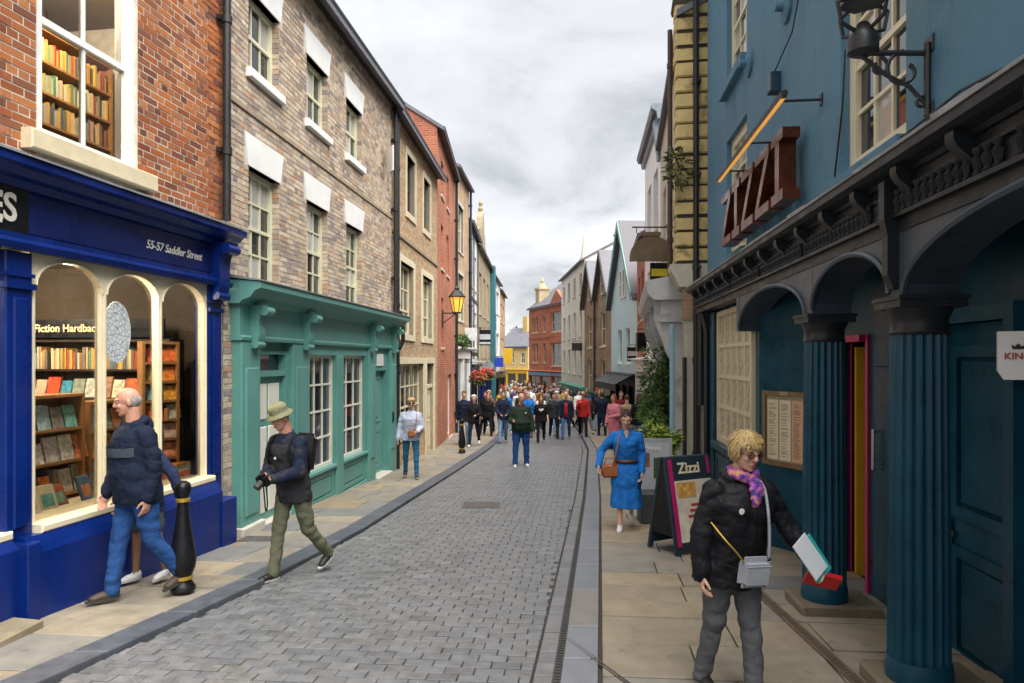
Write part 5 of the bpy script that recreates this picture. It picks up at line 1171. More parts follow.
def make_person(loc, heading, height, pose, outfit, label, group=None, detail=2, seed=0, name='person'):
    """heading in degrees: 0 faces the camera (-Y), positive turns towards picture right"""
    O = outfit.get; pose = dict(pose); pose.setdefault('shw', 1 + (outfit.get('bulk', 1) - 1) * .75); s = skeleton(pose); S = height / 1.745
    z = g(loc[1]) + (loc[2] if len(loc) > 2 else .0)
    e_ = empty(name, (loc[0], loc[1], z), R(heading), label, 'person', group); e_.scale = (S, S, S)
    vb, vc = {2: (.0065, .011), 1: (.012, .016), 0: (.02, .024)}[detail]
    B = O('bulk', 1.0); belly = O('belly', 0.); fem = O('fem', False)
    # ---- body, one continuous skin
    mb = MB()
    def ring(t, rx, ry, f=0, n=16, k=1.0):
        return [s.T(t, rx * math.cos(2 * math.pi * i / n), f + ry * math.sin(2 * math.pi * i / n)) for i in range(n)]
    loft(mb, [ring(t, rx * .84, ry * .84) for t, rx, ry in ((-.12, .13, .10), (.0, .155, .115), (.15, .14, .10), (.3, .155, .112), (.42, .165, .11), (.5, .10, .08), (.53, .06, .055))])
    for sd, hip, kn, an, pt in s.legs: limb(mb, hip, kn, .07 * B, .05, 10); limb(mb, kn, an, .05, .034, 10)
    for sd, hip, kn, an, pt in s.legs:
        fd = Vector((0, -math.cos(pt), -math.sin(pt))); limb(mb, an, an + fd * .09 + Vector((0, 0, -.05)), .03, .02, 8)
    for sd, sh, el, wr, d in s.arms:
        limb(mb, sh, el, .045, .038); limb(mb, el, wr, .038, .026)
        nrm = (-s.x * sd + s.f * .2); nrm = (nrm - d * nrm.dot(d)).normalized()
        hn = O('palm_l' if sd > 0 else 'palm_r')
        if hn is not None: nrm = Vector(hn); nrm = (nrm - d * nrm.dot(d)).normalized()
        hand(mb, wr, d, nrm, sd, O('curl', 22), detail == 2, s.f + s.up * .3)
    limb(mb, s.neck - s.up * .03, s.H(0, -.025, -.06), .058 * (1.1 if not fem else .92), .054 * (1.08 if not fem else .92))
    r = s.hrot; wide = O('face', 1.0)
    mb.ell(s.H(0, -.008, .022), (.074 * wide, .094, .092), 16, 12, rot=r); mb.ell(s.H(0, .022, -.04), (.062 * wide, .070, .082), 14, 10, rot=r)
    mb.ell(s.H(0, .066, -.100), (.027, .022, .020), 8, 6, rot=r); mb.ell(s.H(0, .045, -.082), (.048 * wide, .04, .035), 10, 8, rot=r)
    if detail:
        limb(mb, s.H(0, .088, .018), s.H(0, .106, -.022), .0105, .0145, 8)
        for q in (-1, 1):
            mb.ell(s.H(q * .012, .095, -.026), (.009, .010, .008), 6, 5, rot=r); mb.ell(s.H(q * .077 * wide, -.008, -.012), (.010, .020, .031), 8, 6, rot=r)
            mb.ell(s.H(q * .036, .068, -.028), (.024, .018, .020), 8, 6, rot=r); mb.ell(s.H(q * .033, .078, .030), (.026, .013, .009), 8, 5, rot=r)
        mb.ell(s.H(0, .086, -.062), (.024, .012, .011), 8, 5, rot=r)
    link('body', remesh(mb, 'body', vb, 1 if detail == 2 else 1, mats=O('skin', SKIN)), e_)
    if detail:
        for q in (-1, 1):
            em_ = MB(); em_.ell(s.H(q * .033, .079, .010), (.013, .007, .006), 8, 6, rot=r); em_.ell(s.H(q * .033, .085, .010), (.0058, .004, .0058), 8, 6, 1, rot=r); em_.build('eye', [EYE_W, EYE_M], e_, smooth=True)
            bm_ = MB(); bm_.ell(s.H(q * .035, .089, .036), (.018, .004, .003), 8, 5, rot=r); bm_.build('eyebrow', O('hairm', HAIR['brown']), e_, smooth=True)
        lm_ = MB(); lm_.ell(s.H(0, .0965, -.058), (.021, .006, .0045), 8, 5, rot=r); lm_.ell(s.H(0, .0955, -.066), (.018, .006, .005), 8, 5, rot=r); lm_.build('mouth', LIP, e_, smooth=True)
    # ---- top
    mb = MB(); th = O('top', {}); hem = th.get('hem', -.13); ease = th.get('ease', 1.12); sl = th.get('sleeve', 1.0)
    prof = [(.0, .163, .118), (.12, .15 if not fem else .142, .118), (.25, .158, .125), (.36, .172, .128), (.43, .176, .115), (.49, .135, .092), (.525, .082, .075), (.545, .062, .062)]
    if hem < 0: prof = [(hem, .166 + th.get('flare', 0), .122 + th.get('flare', 0))] + [(hem * .5, .166 + th.get('flare', 0) * .5, .122 + th.get('flare', 0) * .5)] + prof
    rings = []
    for t, rx, ry in prof:
        bf = math.exp(-((t - .1) / .17) ** 2) * belly; bust = math.exp(-((t - .30) / .08) ** 2) * (.022 if fem else 0)
        k = 1 if t < .44 else max(0, 1 - (t - .44) * 8); e2 = 1 + (ease - 1) * k; bb_ = 1 + (B - 1) * k
        rings.append(ring(t, rx * e2 * bb_ + bf * .35, (ry * e2 + bf * .55 + bust * .6) * (1 + (B - 1) * k * .8), (bf * .45 + bust * .5), 20))
    loft(mb, rings)
    ar = th.get('arm', 1.0) * (1 + (B - 1) * .6)
    for sd, sh, el, wr, d in s.arms:
        limb(mb, sh - s.x * (sd * .012), el, .071 * ar, .060 * ar, 12)
        if sl > .5:
            w2 = el.lerp(wr, min(1, (sl - .5) * 2) * 1.0); limb(mb, el, w2, .059 * ar, .049 * ar, 12)
            if sl >= 1 and th.get('cuff', True): limb(mb, w2 - d * .025, w2 + d * .012, .044 * ar, .042 * ar, 12)
    if th.get('hood'):
        for q in range(9):
            a = math.pi * (q / 8) * 1.25 - math.pi * .125; mb.ell(s.T(.53 + .02 * math.sin(a), .095 * math.cos(a), -.075 * math.sin(a) - .0), (.046, .046, .04), 8, 6)
        mb.ell(s.T(.50, 0, -.11), (.085, .05, .075), 10, 8)
    elif th.get('collar', True):
        for q in range(12):
            a = 2 * math.pi * q / 12; mb.ell(s.T(.535 + .012 * -math.sin(a), .062 * math.cos(a), .062 * math.sin(a)), (.022, .022, .03), 6, 5)
    tm_ = th.get('mat', CM('navy'))
    link(th.get('name', 'jacket'), remesh(mb, 'top', vc, 2, th.get('wrinkle', .010) if detail else .006, 8, mats=tm_, seed=seed, strx=.8), e_)
    # ---- legs
    bt = O('legs', {}); bm_ = bt.get('mat', CM('jeans'))
    if bt.get('kind', 'trousers') == 'trousers':
        mb = MB(); mb.ell(s.T(-.02), (.158 * B, .118 * B, .14), 14, 10)
        w = bt.get('w', 1.0)
        for sd, hip, kn, an, pt in s.legs:
            limb(mb, hip + Vector((0, 0, -.01)), kn, .094 * B * w, .068 * w, 12); end = kn.lerp(an, 1.03); limb(mb, kn, end, .067 * w, .054 * w * bt.get('flare', 1), 12); limb(mb, end, end.lerp(kn, .12), .056 * w * bt.get('flare', 1), .054 * w, 12)
        link('trousers', remesh(mb, 'trousers', vc, 2, .010 if detail else .005, 9, mats=bm_, seed=seed + 5, strx=.6), e_)
    elif bt['kind'] == 'skirt':
        mb = MB(); zl = bt['zl']; c0 = s.T(.04); rg = []
        for i in range(10):
            t = i / 9; zz = c0.z + (zl - c0.z) * t; k = .16 + .05 * t ** .7 + (.02 if .1 < t < .5 else 0)
            rg.append([Vector((c0.x + (k * B + .014 * t * math.sin(7 * a_ + 1)) * math.cos(a_), c0.y - .02 * t + (k * .82 * B + .014 * t * math.sin(7 * a_ + 1)) * math.sin(a_), zz)) for a_ in [2 * math.pi * j / 28 for j in range(28)]])
        loft(mb, rg[::-1]); link('skirt', remesh(mb, 'skirt', vc, 1, .006, 7, mats=bm_, seed=seed + 3, strx=2.2), e_)
    # ---- shoes
    sm_ = O('shoes', SHOE); kk = .0
    for sd, hip, kn, an, pt in s.legs:
        mb = MB(); u_ = Vector((0, math.sin(pt) * 1, math.cos(pt))); f_ = Vector((sd * .12, -math.cos(pt), math.sin(-pt))).normalized(); base = an + Vector((0, 0, -.0)); rot = Matrix((Vector((1, 0, 0)), f_, Vector((1, 0, 0)).cross(f_))).transposed(); un = Vector((1, 0, 0)).cross(f_)
        if un.z < 0: un = -un
        mb.ell(base - un * .022 - f_ * .008, (.045, .058, .058), 10, 8, rot=rot); mb.ell(base - un * .042 + f_ * .06, (.047, .10, .044), 12, 8, rot=rot); mb.ell(base - un * .046 + f_ * .125, (.044, .058, .033), 10, 8, rot=rot)
        sh_ = link('shoe', remesh(mb, 'shoe', vc * .8, 1, mats=sm_), e_)
        sb_ = MB(); K = 14; pr = [(.042 * math.sin(a_), .065 + .135 * -math.cos(a_)) for a_ in [2 * math.pi * j / K for j in range(K)]]
        lo = [base - un * .075 + Vector((x, 0, 0)) + f_ * y for x, y in pr]; hi = [base - un * .055 + Vector((x * 1.04, 0, 0)) + f_ * (y * 1.02) for x, y in pr]
        loft(sb_, [lo, hi]); sb_.build('sole', O('sole', SOLE), sh_)
    # ---- hair or hat
    hs = O('hair', 'short'); hm = O('hairm', HAIR['brown'])
    inv = s.hrot.transposed(); hc = s.head.copy()
    def lc(p): return inv @ (p - hc)
    if hs != 'none':
        mb = MB()
        if hs == 'bald':
            mb.ell(s.H(0, -.022, .0), (.079 * wide, .088, .075), 14, 10, rot=r); cut = lambda p: lc(p).y > .012 or lc(p).z > .035 or lc(p).z < -.06
            dsp = .001
        elif hs == 'short':
            mb.ell(s.H(0, -.012, .026), (.082 * wide, .100, .098), 16, 10, rot=r); mb.ell(s.H(0, .03, .075), (.06, .06, .04), 10, 6, rot=r); cut = lambda p: (lc(p).y > .035 and lc(p).z < .062) or (lc(p).y > .01 and lc(p).z < .0) or lc(p).z < -.07; dsp = .006
        elif hs == 'bob':
            for q in range(26):
                a_ = q / 26 * 2 * math.pi; mb.ell(s.H(.062 * math.cos(a_) * wide, -.02 + .07 * math.sin(a_), .03 + .03 * math.sin(3 * a_)), (.04, .045, .062), 8, 6, rot=r)
            mb.ell(s.H(0, -.015, .05), (.090, .102, .085), 16, 10, rot=r); mb.ell(s.H(.02, .050, .082), (.060, .048, .030), 10, 6, rot=r); mb.ell(s.H(-.03, .054, .076), (.045, .04, .026), 10, 6, rot=r)
            mb.ell(s.H(0, -.05, -.03), (.078, .06, .07), 12, 8, rot=r); cut = lambda p: (lc(p).y > .045 and lc(p).z < .038) or (lc(p).y > .03 and lc(p).z < -.01); dsp = .003
        elif hs == 'long':
            mb.ell(s.H(0, -.012, .028), (.086 * wide, .102, .098), 16, 10, rot=r); mb.ell(s.H(0, -.06, -.08), (.095, .055, .14), 12, 8, rot=r)
            for q in (-1, 1): mb.ell(s.H(q * .078, -.01, -.09), (.03, .045, .14), 8, 8, rot=r)
            cut = lambda p: abs(lc(p).x) < .062 and lc(p).y > .02 and lc(p).z < .055; dsp = .008
        elif hs == 'bun':
            mb.ell(s.H(0, -.014, .024), (.079, .099, .096), 16, 10, rot=r); mb.ell(s.H(0, -.07, .085), (.048, .048, .045), 10, 8, rot=r); cut = lambda p: (lc(p).y > .04 and lc(p).z < .062) or (lc(p).y > .02 and lc(p).z < .03) or (lc(p).y > -.005 and lc(p).z < -.01) or lc(p).z < -.07; dsp = .003
        elif hs == 'hat':
            cut = None; dsp = .003
            for k in range(24):
                a_ = 2 * math.pi * k / 24
            ringsh = []
            for rr, u in ((.118, .018), (.128, .022), (.098, .052), (.090, .056), (.086, .115), (.070, .138), (.02, .146)): ringsh.append([s.H(rr * math.cos(2 * math.pi * j / 28) * 1.0, -.005 + rr * 1.15 * math.sin(2 * math.pi * j / 28) , u + .006 * math.sin(4 * math.pi * j / 28)) for j in range(28)])
            loft(mb, ringsh)
        elif hs == 'cap':
            cut = None; dsp = .0; mb.ell(s.H(0, -.01, .045), (.084, .102, .085), 14, 8, rot=r); mb.ell(s.H(0, .10, .045), (.062, .065, .012), 12, 5, rot=r)
        link('hat' if hs in ('hat', 'cap') else 'hair', remesh(mb, 'hair', {2: .0065, 1: .010, 0: .016}[detail], 1, dsp if detail == 2 else dsp * .6, 26, cut, hm, seed, 1.4), e_)
    return e_, s, S
def strands(parent, s, n, L_, mat, rng, front=.05, down=1.0, r=(.092, .104, .10), c=(0, -.014, .035), lowf=.03, low=-.06):
    mb = MB()
    while n > 0:
        p = Vector((rng.gauss(0, 1), rng.gauss(0, 1), rng.gauss(0, 1))).normalized(); q = Vector((c[0] + p.x * r[0], c[1] + p.y * r[1], c[2] + p.z * r[2]))
        if q.z < low or (q.y > .035 and q.z < .075) or (q.y > .0 and q.z < -.02): continue
        n -= 1; d = Vector((p.x, p.y * .9 + (.3 if p.z > .75 else -.1), -down * (1.1 - p.z * .6) + rng.uniform(-.3, .3))); d = (d - p * d.dot(p) * .75 + Vector((rng.uniform(-.35, .35), rng.uniform(-.35, .35), 0))).normalized(); w = d.cross(p).normalized() * rng.uniform(.0016, .003); l = L_ * rng.uniform(.6, 1.2)
        a = q; b = q + d * l * .5 + p * l * .12; e2 = q + d * l - p * l * .04; W = lambda v: s.H(*v)
        mb.add([W(a - w), W(a + w), W(b + w), W(b - w), W(e2)], [(0, 1, 2, 3), (3, 2, 4)])
    return mb.build('hair_strands', mat, parent, smooth=True, kind='stuff')
def rounded_box(name, size, r, mat, parent, loc, rot=(0, 0, 0), seg=3, taper=0):
    mb = MB(); x, y, z = size; mb.box(-x / 2, x / 2, -y / 2, y / 2, -z / 2, z / 2); me = mb.mesh(name, mat)
    bm = bmesh.new(); bm.from_mesh(me); bmesh.ops.bevel(bm, geom=bm.edges[:], offset=r, segments=seg, affect='EDGES')
    if taper:
        for v in bm.verts: v.co.x *= 1 + taper * v.co.z / z; v.co.y *= 1 + taper * v.co.z / z
    bm.to_mesh(me); bm.free(); me.polygons.foreach_set('use_smooth', [True] * len(me.polygons)); me.set_sharp_from_angle(angle=R(50))
    o = link(name, me, parent, loc); o.rotation_euler = rot; return o
def strap(parent, pts, w, mat, name='strap', t=.004):
    # smooth through points
    P = [Vector(p) for p in pts]; out = []
    for i in range(len(P) - 1):
        p0, p1, p2, p3 = P[max(i - 1, 0)], P[i], P[i + 1], P[min(i + 2, len(P) - 1)]
        for k in range(6):
            t_ = k / 6; out.append(.5 * ((2 * p1) + (p2 - p0) * t_ + (2 * p0 - 5 * p1 + 4 * p2 - p3) * t_ ** 2 + (3 * p1 - p0 - 3 * p2 + p3) * t_ ** 3))
    out.append(P[-1]); mb = MB(); mb.tube(out, w, 6); return mb.build(name, mat, parent, smooth=True)
WALK_R = dict(ll=(-22, 18), rl=(20, 6)); WALK_L = dict(ll=(20, 6), rl=(-22, 18)); STAND = dict(ll=(3, 2), rl=(-3, 2))
def badge(e_, s, x, t, f, r=.016):
    mb = MB(); p = s.T(t, x, f); u_ = s.f; mb.tube([p, p + s.f * .004], r, 14); return mb.build('badge', WHITE, e_)

# ---------------- bald man at the bookshop
px_ = lambda px, Y: (px - 512) / 700 * Y
e_, s, S = make_person((px_(137, 6.12), 6.12, .06), -36, 1.79, dict(rl=(12, 3, 2), ll=(-10, 26, 2), lean=3, la=(-8, 9, 22, 6), ra=(6, 12, 20, 8), head=(28, 10)),
    dict(bulk=1.12, belly=.05, hair='bald', hairm=HAIR['grey'], skin=SKIN_R, top=dict(mat=CM('navy'), hood=True, hem=-.14, ease=1.2, arm=1.1, name='hoodie'), legs=dict(mat=CM('bright_jeans'), w=1.12), shoes=SHOE_B, sole=M('sole_dark', (.05, .045, .04), .8, .1)),
    'bald man in a navy hoodie with a grey chest stripe walking past the bookshop window', seed=1)
mb = MB()
K = 16; rg = []
for t in (.27, .345):
    rg.append([s.T(t, .212 * math.cos(a), .02 + .192 * math.sin(a)) for a in [math.pi * (.14 + .72 * j / K) for j in range(K + 1)]])
mb.add(rg[0] + rg[1], [(j, j + 1, j + K + 2, j + K + 1) for j in range(K)]); mb.build('chest_stripe', cloth('stripe', (.055, .068, .085)), e_, smooth=True)
badge(e_, s, -.07, .31, .19)
# ---------------- companion half hidden behind him
e_, s, S = make_person((px_(147, 6.66), 6.66, .06), -20, 1.50, dict(rl=(4, 3), ll=(-5, 8), lean=5, la=(-6, 42, 8, 0), ra=(10, 10, 20, 0), head=(10, 5)),
    dict(bulk=1.02, hair='short', hairm=HAIR['brown'], skin=SKIN_T, top=dict(mat=cloth('deep_blue', (.02, .03, .075)), hem=-.2, ease=1.15), legs=dict(kind='none'), shoes=SHOE_W), 'companion in a dark blue coat and white trainers half hidden behind the bald man', seed=2)
mb = MB(); mb.ell(s.T(-.08), (.16, .12, .13), 12, 8)
for sd, hip, kn, an, pt in s.legs: limb(mb, hip, hip.lerp(kn, .8), .09, .08)
link('shorts', remesh(mb, 'shorts', .014, 2, .006, mats=CM('slate')), e_)
# ---------------- man with sun hat and camera
e_, s, S = make_person((px_(293, 6.98), 6.98, .0), -30, 1.70, dict(rl=(13, 5, 1), ll=(-14, 28, 1), lean=9, la=(22, 8, 62, 42), ra=(18, 8, 70, 40), head=(12, 24), twist=4),
    dict(bulk=1.02, hair='hat', hairm=cloth('sage_hat', (.20, .20, .115)), skin=SKIN_R, top=dict(mat=CM('charcoal'), hem=-.16, ease=1.2, arm=1.1), legs=dict(mat=CM('khaki'), w=1.05), shoes=SHOE, curl=34),
    'man in a sage sun hat carrying a camera on the sett road', seed=3)
yk = MB(); loft(yk, [[s.T(t, rx * math.cos(a), .0 + ry * math.sin(a)) for a in [2 * math.pi * j / 20 for j in range(20)]] for t, rx, ry in ((.30, .192, .15), (.40, .2, .142), (.45, .19, .125), (.5, .13, .1), (.545, .07, .075))])
for sd, sh, el, wr, d in s.arms: limb(yk, sh - s.x * (sd * .012), el, .080, .068, 12); limb(yk, el, el.lerp(wr, .9), .067, .055, 12)
link('jacket_yoke', remesh(yk, 'yoke', .011, 2, .008, mats=CM('navy'), seed=4), e_)
bp_ = rounded_box('backpack', (.28, .15, .42), .05, CM('black'), e_, s.T(.27, 0, -.21)); bp_.rotation_euler = (R(-9), 0, 0)
for q in (-1, 1): strap(e_, [s.T(.40, q * .11, -.14), s.T(.51, q * .115, -.03), s.T(.46, q * .13, .105), s.T(.3, q * .15, .14), s.T(.14, q * .17, .04)], .016, CM('black'), 'backpack_strap')
hm_ = (s.arms[0][3] + s.arms[1][3]) / 2 + s.f * .08
cb_ = MB(); cb_.box(-.065, .065, -.03, .03, -.045, .045); cb_.box(-.025, .025, -.025, .025, .045, .07); cam_b = cb_.build('camera_in_hand', BLACK); lens_ = MB(); lens_.tube([(0, -.03, 0), (0, -.10, -.02)], .036, 14); lens_.build('lens', BLACKM, cam_b); cam_b.rotation_euler = (R(25), 0, R(-30)); cam_b.location = e_.matrix_basis @ hm_; cam_b.location = Vector((e_.location.x, e_.location.y, e_.location.z)) + Matrix.Rotation(R(-30), 3, 'Z') @ (hm_ * S)
tag(cam_b, 'black camera held by the man in the sun hat', 'camera')
strap(e_, [hm_ + Vector((.03, 0, -.02)), hm_ + Vector((.02, .03, -.22)), hm_ + Vector((-.03, .05, -.3)), hm_ + Vector((-.04, .03, -.02))], .007, BLACK, 'camera_strap')
badge(e_, s, -.03, .32, .165, .014)
# ---------------- woman in the foreground with grey bag
e_, s, S = make_person((px_(732, 4.16), 4.16, .04), 20, 1.55, dict(rl=(-9, 9, 0), ll=(9, 3, 0), lean=9, la=(24, 26, 22, -4), ra=(2, 15, 12, 6), head=(0, 16)),
    dict(bulk=1.24, belly=.02, fem=True, hair='bob', hairm=HAIR['blonde'], skin=SKIN, face=1.04, top=dict(mat=cloth('rain_black', (.011, .011, .014), rough=.55), hem=-.17, flare=.02, ease=1.2, arm=1.03, hood=True, wrinkle=.016, name='raincoat'), legs=dict(mat=CM('slate'), w=1.06, flare=1.1), shoes=SHOE, curl=30, palm_l=(-.6, -.3, -.6)),
    'blonde woman in a black raincoat with a pale grey shoulder bag walking in front', seed=6)
mb = MB()
for q in range(16):
    a = 2 * math.pi * q / 16; mb.ell(s.T(.555 + .012 * math.sin(3 * a), .078 * math.cos(a), .02 + .078 * math.sin(a)), (.036, .038, .04), 8, 6)
mb.ell(s.T(.49, .02, .15), (.06, .035, .06), 8, 6); mb.ell(s.T(.44, .0, .175), (.045, .03, .06), 8, 6)
sf = M('scarf_print', (.22, .07, .34), .8, .1, 10, .2, 30); ntf = sf.node_tree; vz = ntf.nodes.new('ShaderNodeTexNoise'); vz.inputs['Scale'].default_value = 22; rz = ntf.nodes.new('ShaderNodeValToRGB')
for i, (p, c) in enumerate(((.35, (.05, .03, .16)), (.46, (.30, .07, .42)), (.54, (.42, .12, .30)), (.62, (.50, .25, .10)))):
    k = rz.color_ramp.elements[i] if i < 2 else rz.color_ramp.elements.new(p); k.position = p; k.color = (*c, 1)
tq = ntf.nodes.new('ShaderNodeTexCoord'); ntf.links.new(tq.outputs['Object'], vz.inputs[0]); ntf.links.new(vz.outputs[0], rz.inputs[0]); ntf.links.new(rz.outputs[0], ntf.nodes['Principled BSDF'].inputs['Base Color'])
link('scarf', remesh(mb, 'scarf', .009, 1, .010, 18, mats=sf), e_)
gl_ = MB()
for q in (-1, 1):
    gl_.tube([s.H(q * .034 + .027 * math.cos(a), .102 - abs(q * .034 + .027 * math.cos(a)) * .15, .004 + .02 * math.sin(a)) for a in [2 * math.pi * j / 14 for j in range(15)]], .0028, 5)
    gl_.tube([s.H(q * .062, .095, .01), s.H(q * .080, .0, .006)], .0025, 5)
gl_.tube([s.H(-.01, .104, .008), s.H(.01, .104, .008)], .0025, 5); gl_.build('glasses', M('tortoise', (.12, .04, .02), .25, .2, 20), e_, smooth=True)
ln_ = MB()
for q in (-1, 1): ln_.add([s.H(q * .034 + .025 * math.cos(a), .101 - abs(q * .034 + .025 * math.cos(a)) * .15, .004 + .019 * math.sin(a)) for a in [2 * math.pi * j / 14 for j in range(14)]], [tuple(range(14))])
ln_.build('lens', glass_mat('tinted_lens', (.72, .6, .52)), e_)
badge(e_, s, -.115, .37, .19, .02)
BAGM = M('pale_grey_leather', (.36, .38, .42), .5, .08, 12, .3, 90)
bc = s.T(-.02, -.015, .245); bgo = rounded_box('shoulder_bag', (.235, .085, .20), .035, BAGM, e_, bc, (R(6), R(4), R(0)), 4)
zp = MB(); zp.tube([(-.1, -.044, .05), (.1, -.044, .05)], .004, 5); zp.box(-.085, .085, -.0445, -.04, -.07, .03); zp.build('front_pocket', BAGM, bgo)
strap(e_, [s.T(.06, .095, .24), s.T(.2, .085, .235), s.T(.36, .075, .21), s.T(.50, .085, .13), s.T(.53, .09, .0), s.T(.45, .06, -.16)], .011, BAGM); strap(e_, [s.T(.06, -.11, .255), s.T(.13, -.17, .245), s.T(.20, -.225, .185), s.T(.27, -.25, .06)], .006, GOLD, 'chain')
hl = s.arms[0]; hp = hl[3] + hl[4] * .10
rot22 = Matrix.Rotation(R(22), 3, 'Z')
def held(name, size, mat, p, rot, lab, cat):
    mb = MB(); x, y, z_ = size; mb.box(-x / 2, x / 2, -y / 2, y / 2, -z_ / 2, z_ / 2); o = mb.build(name, mat); o.location = Vector(e_.location) + rot22 @ (p * S); o.rotation_euler = rot; tag(o, lab, cat); return o
held('red_wallet', (.19, .028, .10), M('red_leather', (.50, .012, .015), .35, .1), hp + Vector((.0, -.015, -.045)), (R(35), R(12), R(-5)), 'bright red wallet in the hand of the blonde woman in black', 'wallet')
held('turquoise_folder', (.13, .012, .24), M('turquoise_card', (.03, .42, .40), .5, .05), hp + Vector((-.085, -.03, .105)), (R(-12), R(-32), R(30)), 'turquoise folder held by the blonde woman above her red wallet', 'folder')
held('white_leaflet', (.12, .008, .24), M('leaflet_white', (.72, .76, .80), .5, .05), hp + Vector((-.135, -.05, .125)), (R(-12), R(-34), R(30)), 'white leaflet tucked against the turquoise folder', 'leaflet')
srng = random.Random(3); strands(e_, s, 4200, .05, M('hair_strand_blonde', pal=[(.30, .19, .06), (.50, .35, .14), (.62, .46, .22), (.40, .27, .10)], rough=.45, var=0), srng)
zp = MB(); zp.tube([s.T(t, .0, .215 - abs(t - .2) * .10) for t in (-.16, -.05, .08, .2, .3, .38)], .004, 5)
for q in (-1, 1): zp.tube([s.T(-.02, q * .09, .215), s.T(.01, q * .18, .16)], .007, 6)
zp.build('zip_and_pockets', cloth('zip_black', (.004, .004, .005), rough=.4), e_)
# ---------------- woman in the blue dress
e_, s, S = make_person((px_(626, 9.2), 9.2, .04), -6, 1.54, dict(rl=(9, 3, 0), ll=(-14, 24, 0), lean=8, la=(2, 10, 26, 8), ra=(-4, 38, 48, 10), head=(4, 22)),
    dict(bulk=1.12, fem=True, hair='bun', hairm=HAIR['dark'], skin=SKIN, top=dict(mat=CM('blue'), hem=-.05, ease=1.1, arm=.98, name='dress_bodice'), legs=dict(kind='skirt', mat=CM('blue'), zl=.34), shoes=SHOE_W),
    'woman in a bright blue belted dress with a tan handbag on her arm', seed=8)
mb = MB(); mb.ell(s.T(.505, 0, .083), (.04, .022, .055), 8, 6); mb.ell(s.T(.465, 0, .115), (.02, .014, .04), 8, 6); mb.build('neckline', SKIN, e_, smooth=True)
mb = MB(); loft(mb, [[s.T(t, .188 * math.cos(a), .012 + .152 * math.sin(a)) for a in [2 * math.pi * j / 24 for j in range(24)]] for t in (.065, .11)]); mb.build('belt', M('belt_leather', (.09, .03, .015), .5, .1), e_, smooth=True)
hw = s.arms[1][3]; TAN = M('tan_leather', (.30, .10, .03), .5, .15, 8, .2, 40)
hb = rounded_box('handbag', (.26, .12, .20), .03, TAN, e_, s.T(-.05, -.24, .14), (0, 0, R(10))); mb = MB(); mb.tube([(-.09, 0, .09), (-.06, 0, .19), (.06, 0, .19), (.09, 0, .09)], .009, 6); mb.build('bag_handle', TAN, hb)
strap(e_, [s.T(.0, -.2, .16), s.T(.25, -.15, .17), s.T(.48, -.10, .08), s.T(.45, -.08, -.12)], .012, TAN)
# ---------------- heavy man in the green jacket
e_, s, S = make_person((px_(521, 17.2), 17.2), 4, 1.76, dict(rl=(4, 2, 5), ll=(-4, 3, 5), lean=-2, la=(2, 14, 16, 0), ra=(4, 16, 85, 18), head=(-16, 4)),
    dict(bulk=1.14, belly=.10, hair='bald', hairm=HAIR['grey'], skin=SKIN_R, top=dict(mat=CM('olive'), hem=-.12, ease=1.16, arm=1.05), legs=dict(mat=CM('bright_jeans'), w=1.16), shoes=SHOE_W), 'stout bald man in a dark green jacket alone in the middle of the road', detail=1, seed=9)
mb = MB(); mb.ell(s.T(.48, 0, .095), (.05, .03, .07), 8, 6); mb.ell(s.T(.535, 0, .06), (.055, .045, .02), 8, 6); mb.build('red_shirt', CM('maroon'), e_, smooth=True); badge(e_, s, .10, .36, .2, .018)
# ---------------- woman on the left pavement
e_, s, S = make_person((px_(411, 14.7), 14.7, .06), 8, 1.62, dict(rl=(-9, 8), ll=(10, 4), lean=4, la=(10, 10, 70, 26), ra=(2, 14, 14, 0), head=(-4, 6)),
    dict(bulk=1.12, fem=True, hair='bob', hairm=HAIR['blonde'], skin=SKIN_R, top=dict(mat=CM('lavender'), hem=-.12, ease=1.2, arm=1.05, name='jumper'), legs=dict(mat=cloth('teal_jeans', (.02, .13, .24)), w=.95), shoes=SHOE_B), 'blonde woman in a pale lavender jumper walking by the tan brick house', detail=1, seed=10)
rounded_box('tan_bag', (.17, .07, .14), .02, TAN, e_, s.T(.06, .01, .21)); strap(e_, [s.T(.12, .07, .2), s.T(.35, .12, .17), s.T(.5, .12, .06)], .009, TAN)
gl_ = MB()
for q in (-1, 1): gl_.ell(s.H(q * .034, .092, .008), (.026, .012, .018), 8, 6, rot=s.hrot)
gl_.build('sunglasses', BLACK, e_, smooth=True)
# ---------------- middle distance, each dressed as in the picture
def mid(px, Y, h, head, pose, hair, hairc, topc, legc, label, fem=False, bulk=1.05, shoes=SHOE, kerb=0., hem=-.14, skin=SKIN, seed=0, hood=False, legk=None, sleeve=1., belly=0.):
    return make_person((px_(px, Y), Y, kerb), head, h, pose, dict(bulk=bulk, belly=belly, fem=fem, hair=hair, hairm=HAIR[hairc] if hairc in HAIR else CM(hairc), skin=skin, top=dict(mat=CM(topc), hem=hem, ease=1.18, hood=hood, sleeve=sleeve), legs=dict(mat=CM(legc)) if not legk else legk, shoes=shoes), label, 'people walking up the middle of the street', 1, seed)
NA = dict(la=(8, 9, 16, 0), ra=(-8, 9, 16, 0)); NB = dict(la=(-8, 9, 14, 0), ra=(10, 9, 20, 0)); HOLD = dict(la=(10, 8, 75, 28), ra=(4, 8, 14, 0))
e1 = mid(464, 23.6, 1.78, 4, {**WALK_L, **NA}, 'short', 'brown', 'navy', 'pale_jeans', 'tall man in a navy coat beside the far bollard', kerb=.05, seed=11)
e1 = mid(474, 23.0, 1.66, -4, {**WALK_R, **HOLD}, 'bob', 'white', 'black', 'navy', 'white-haired woman in black top and navy trousers beside the far bollard', fem=True, shoes=SHOE_W, kerb=.05, seed=12)
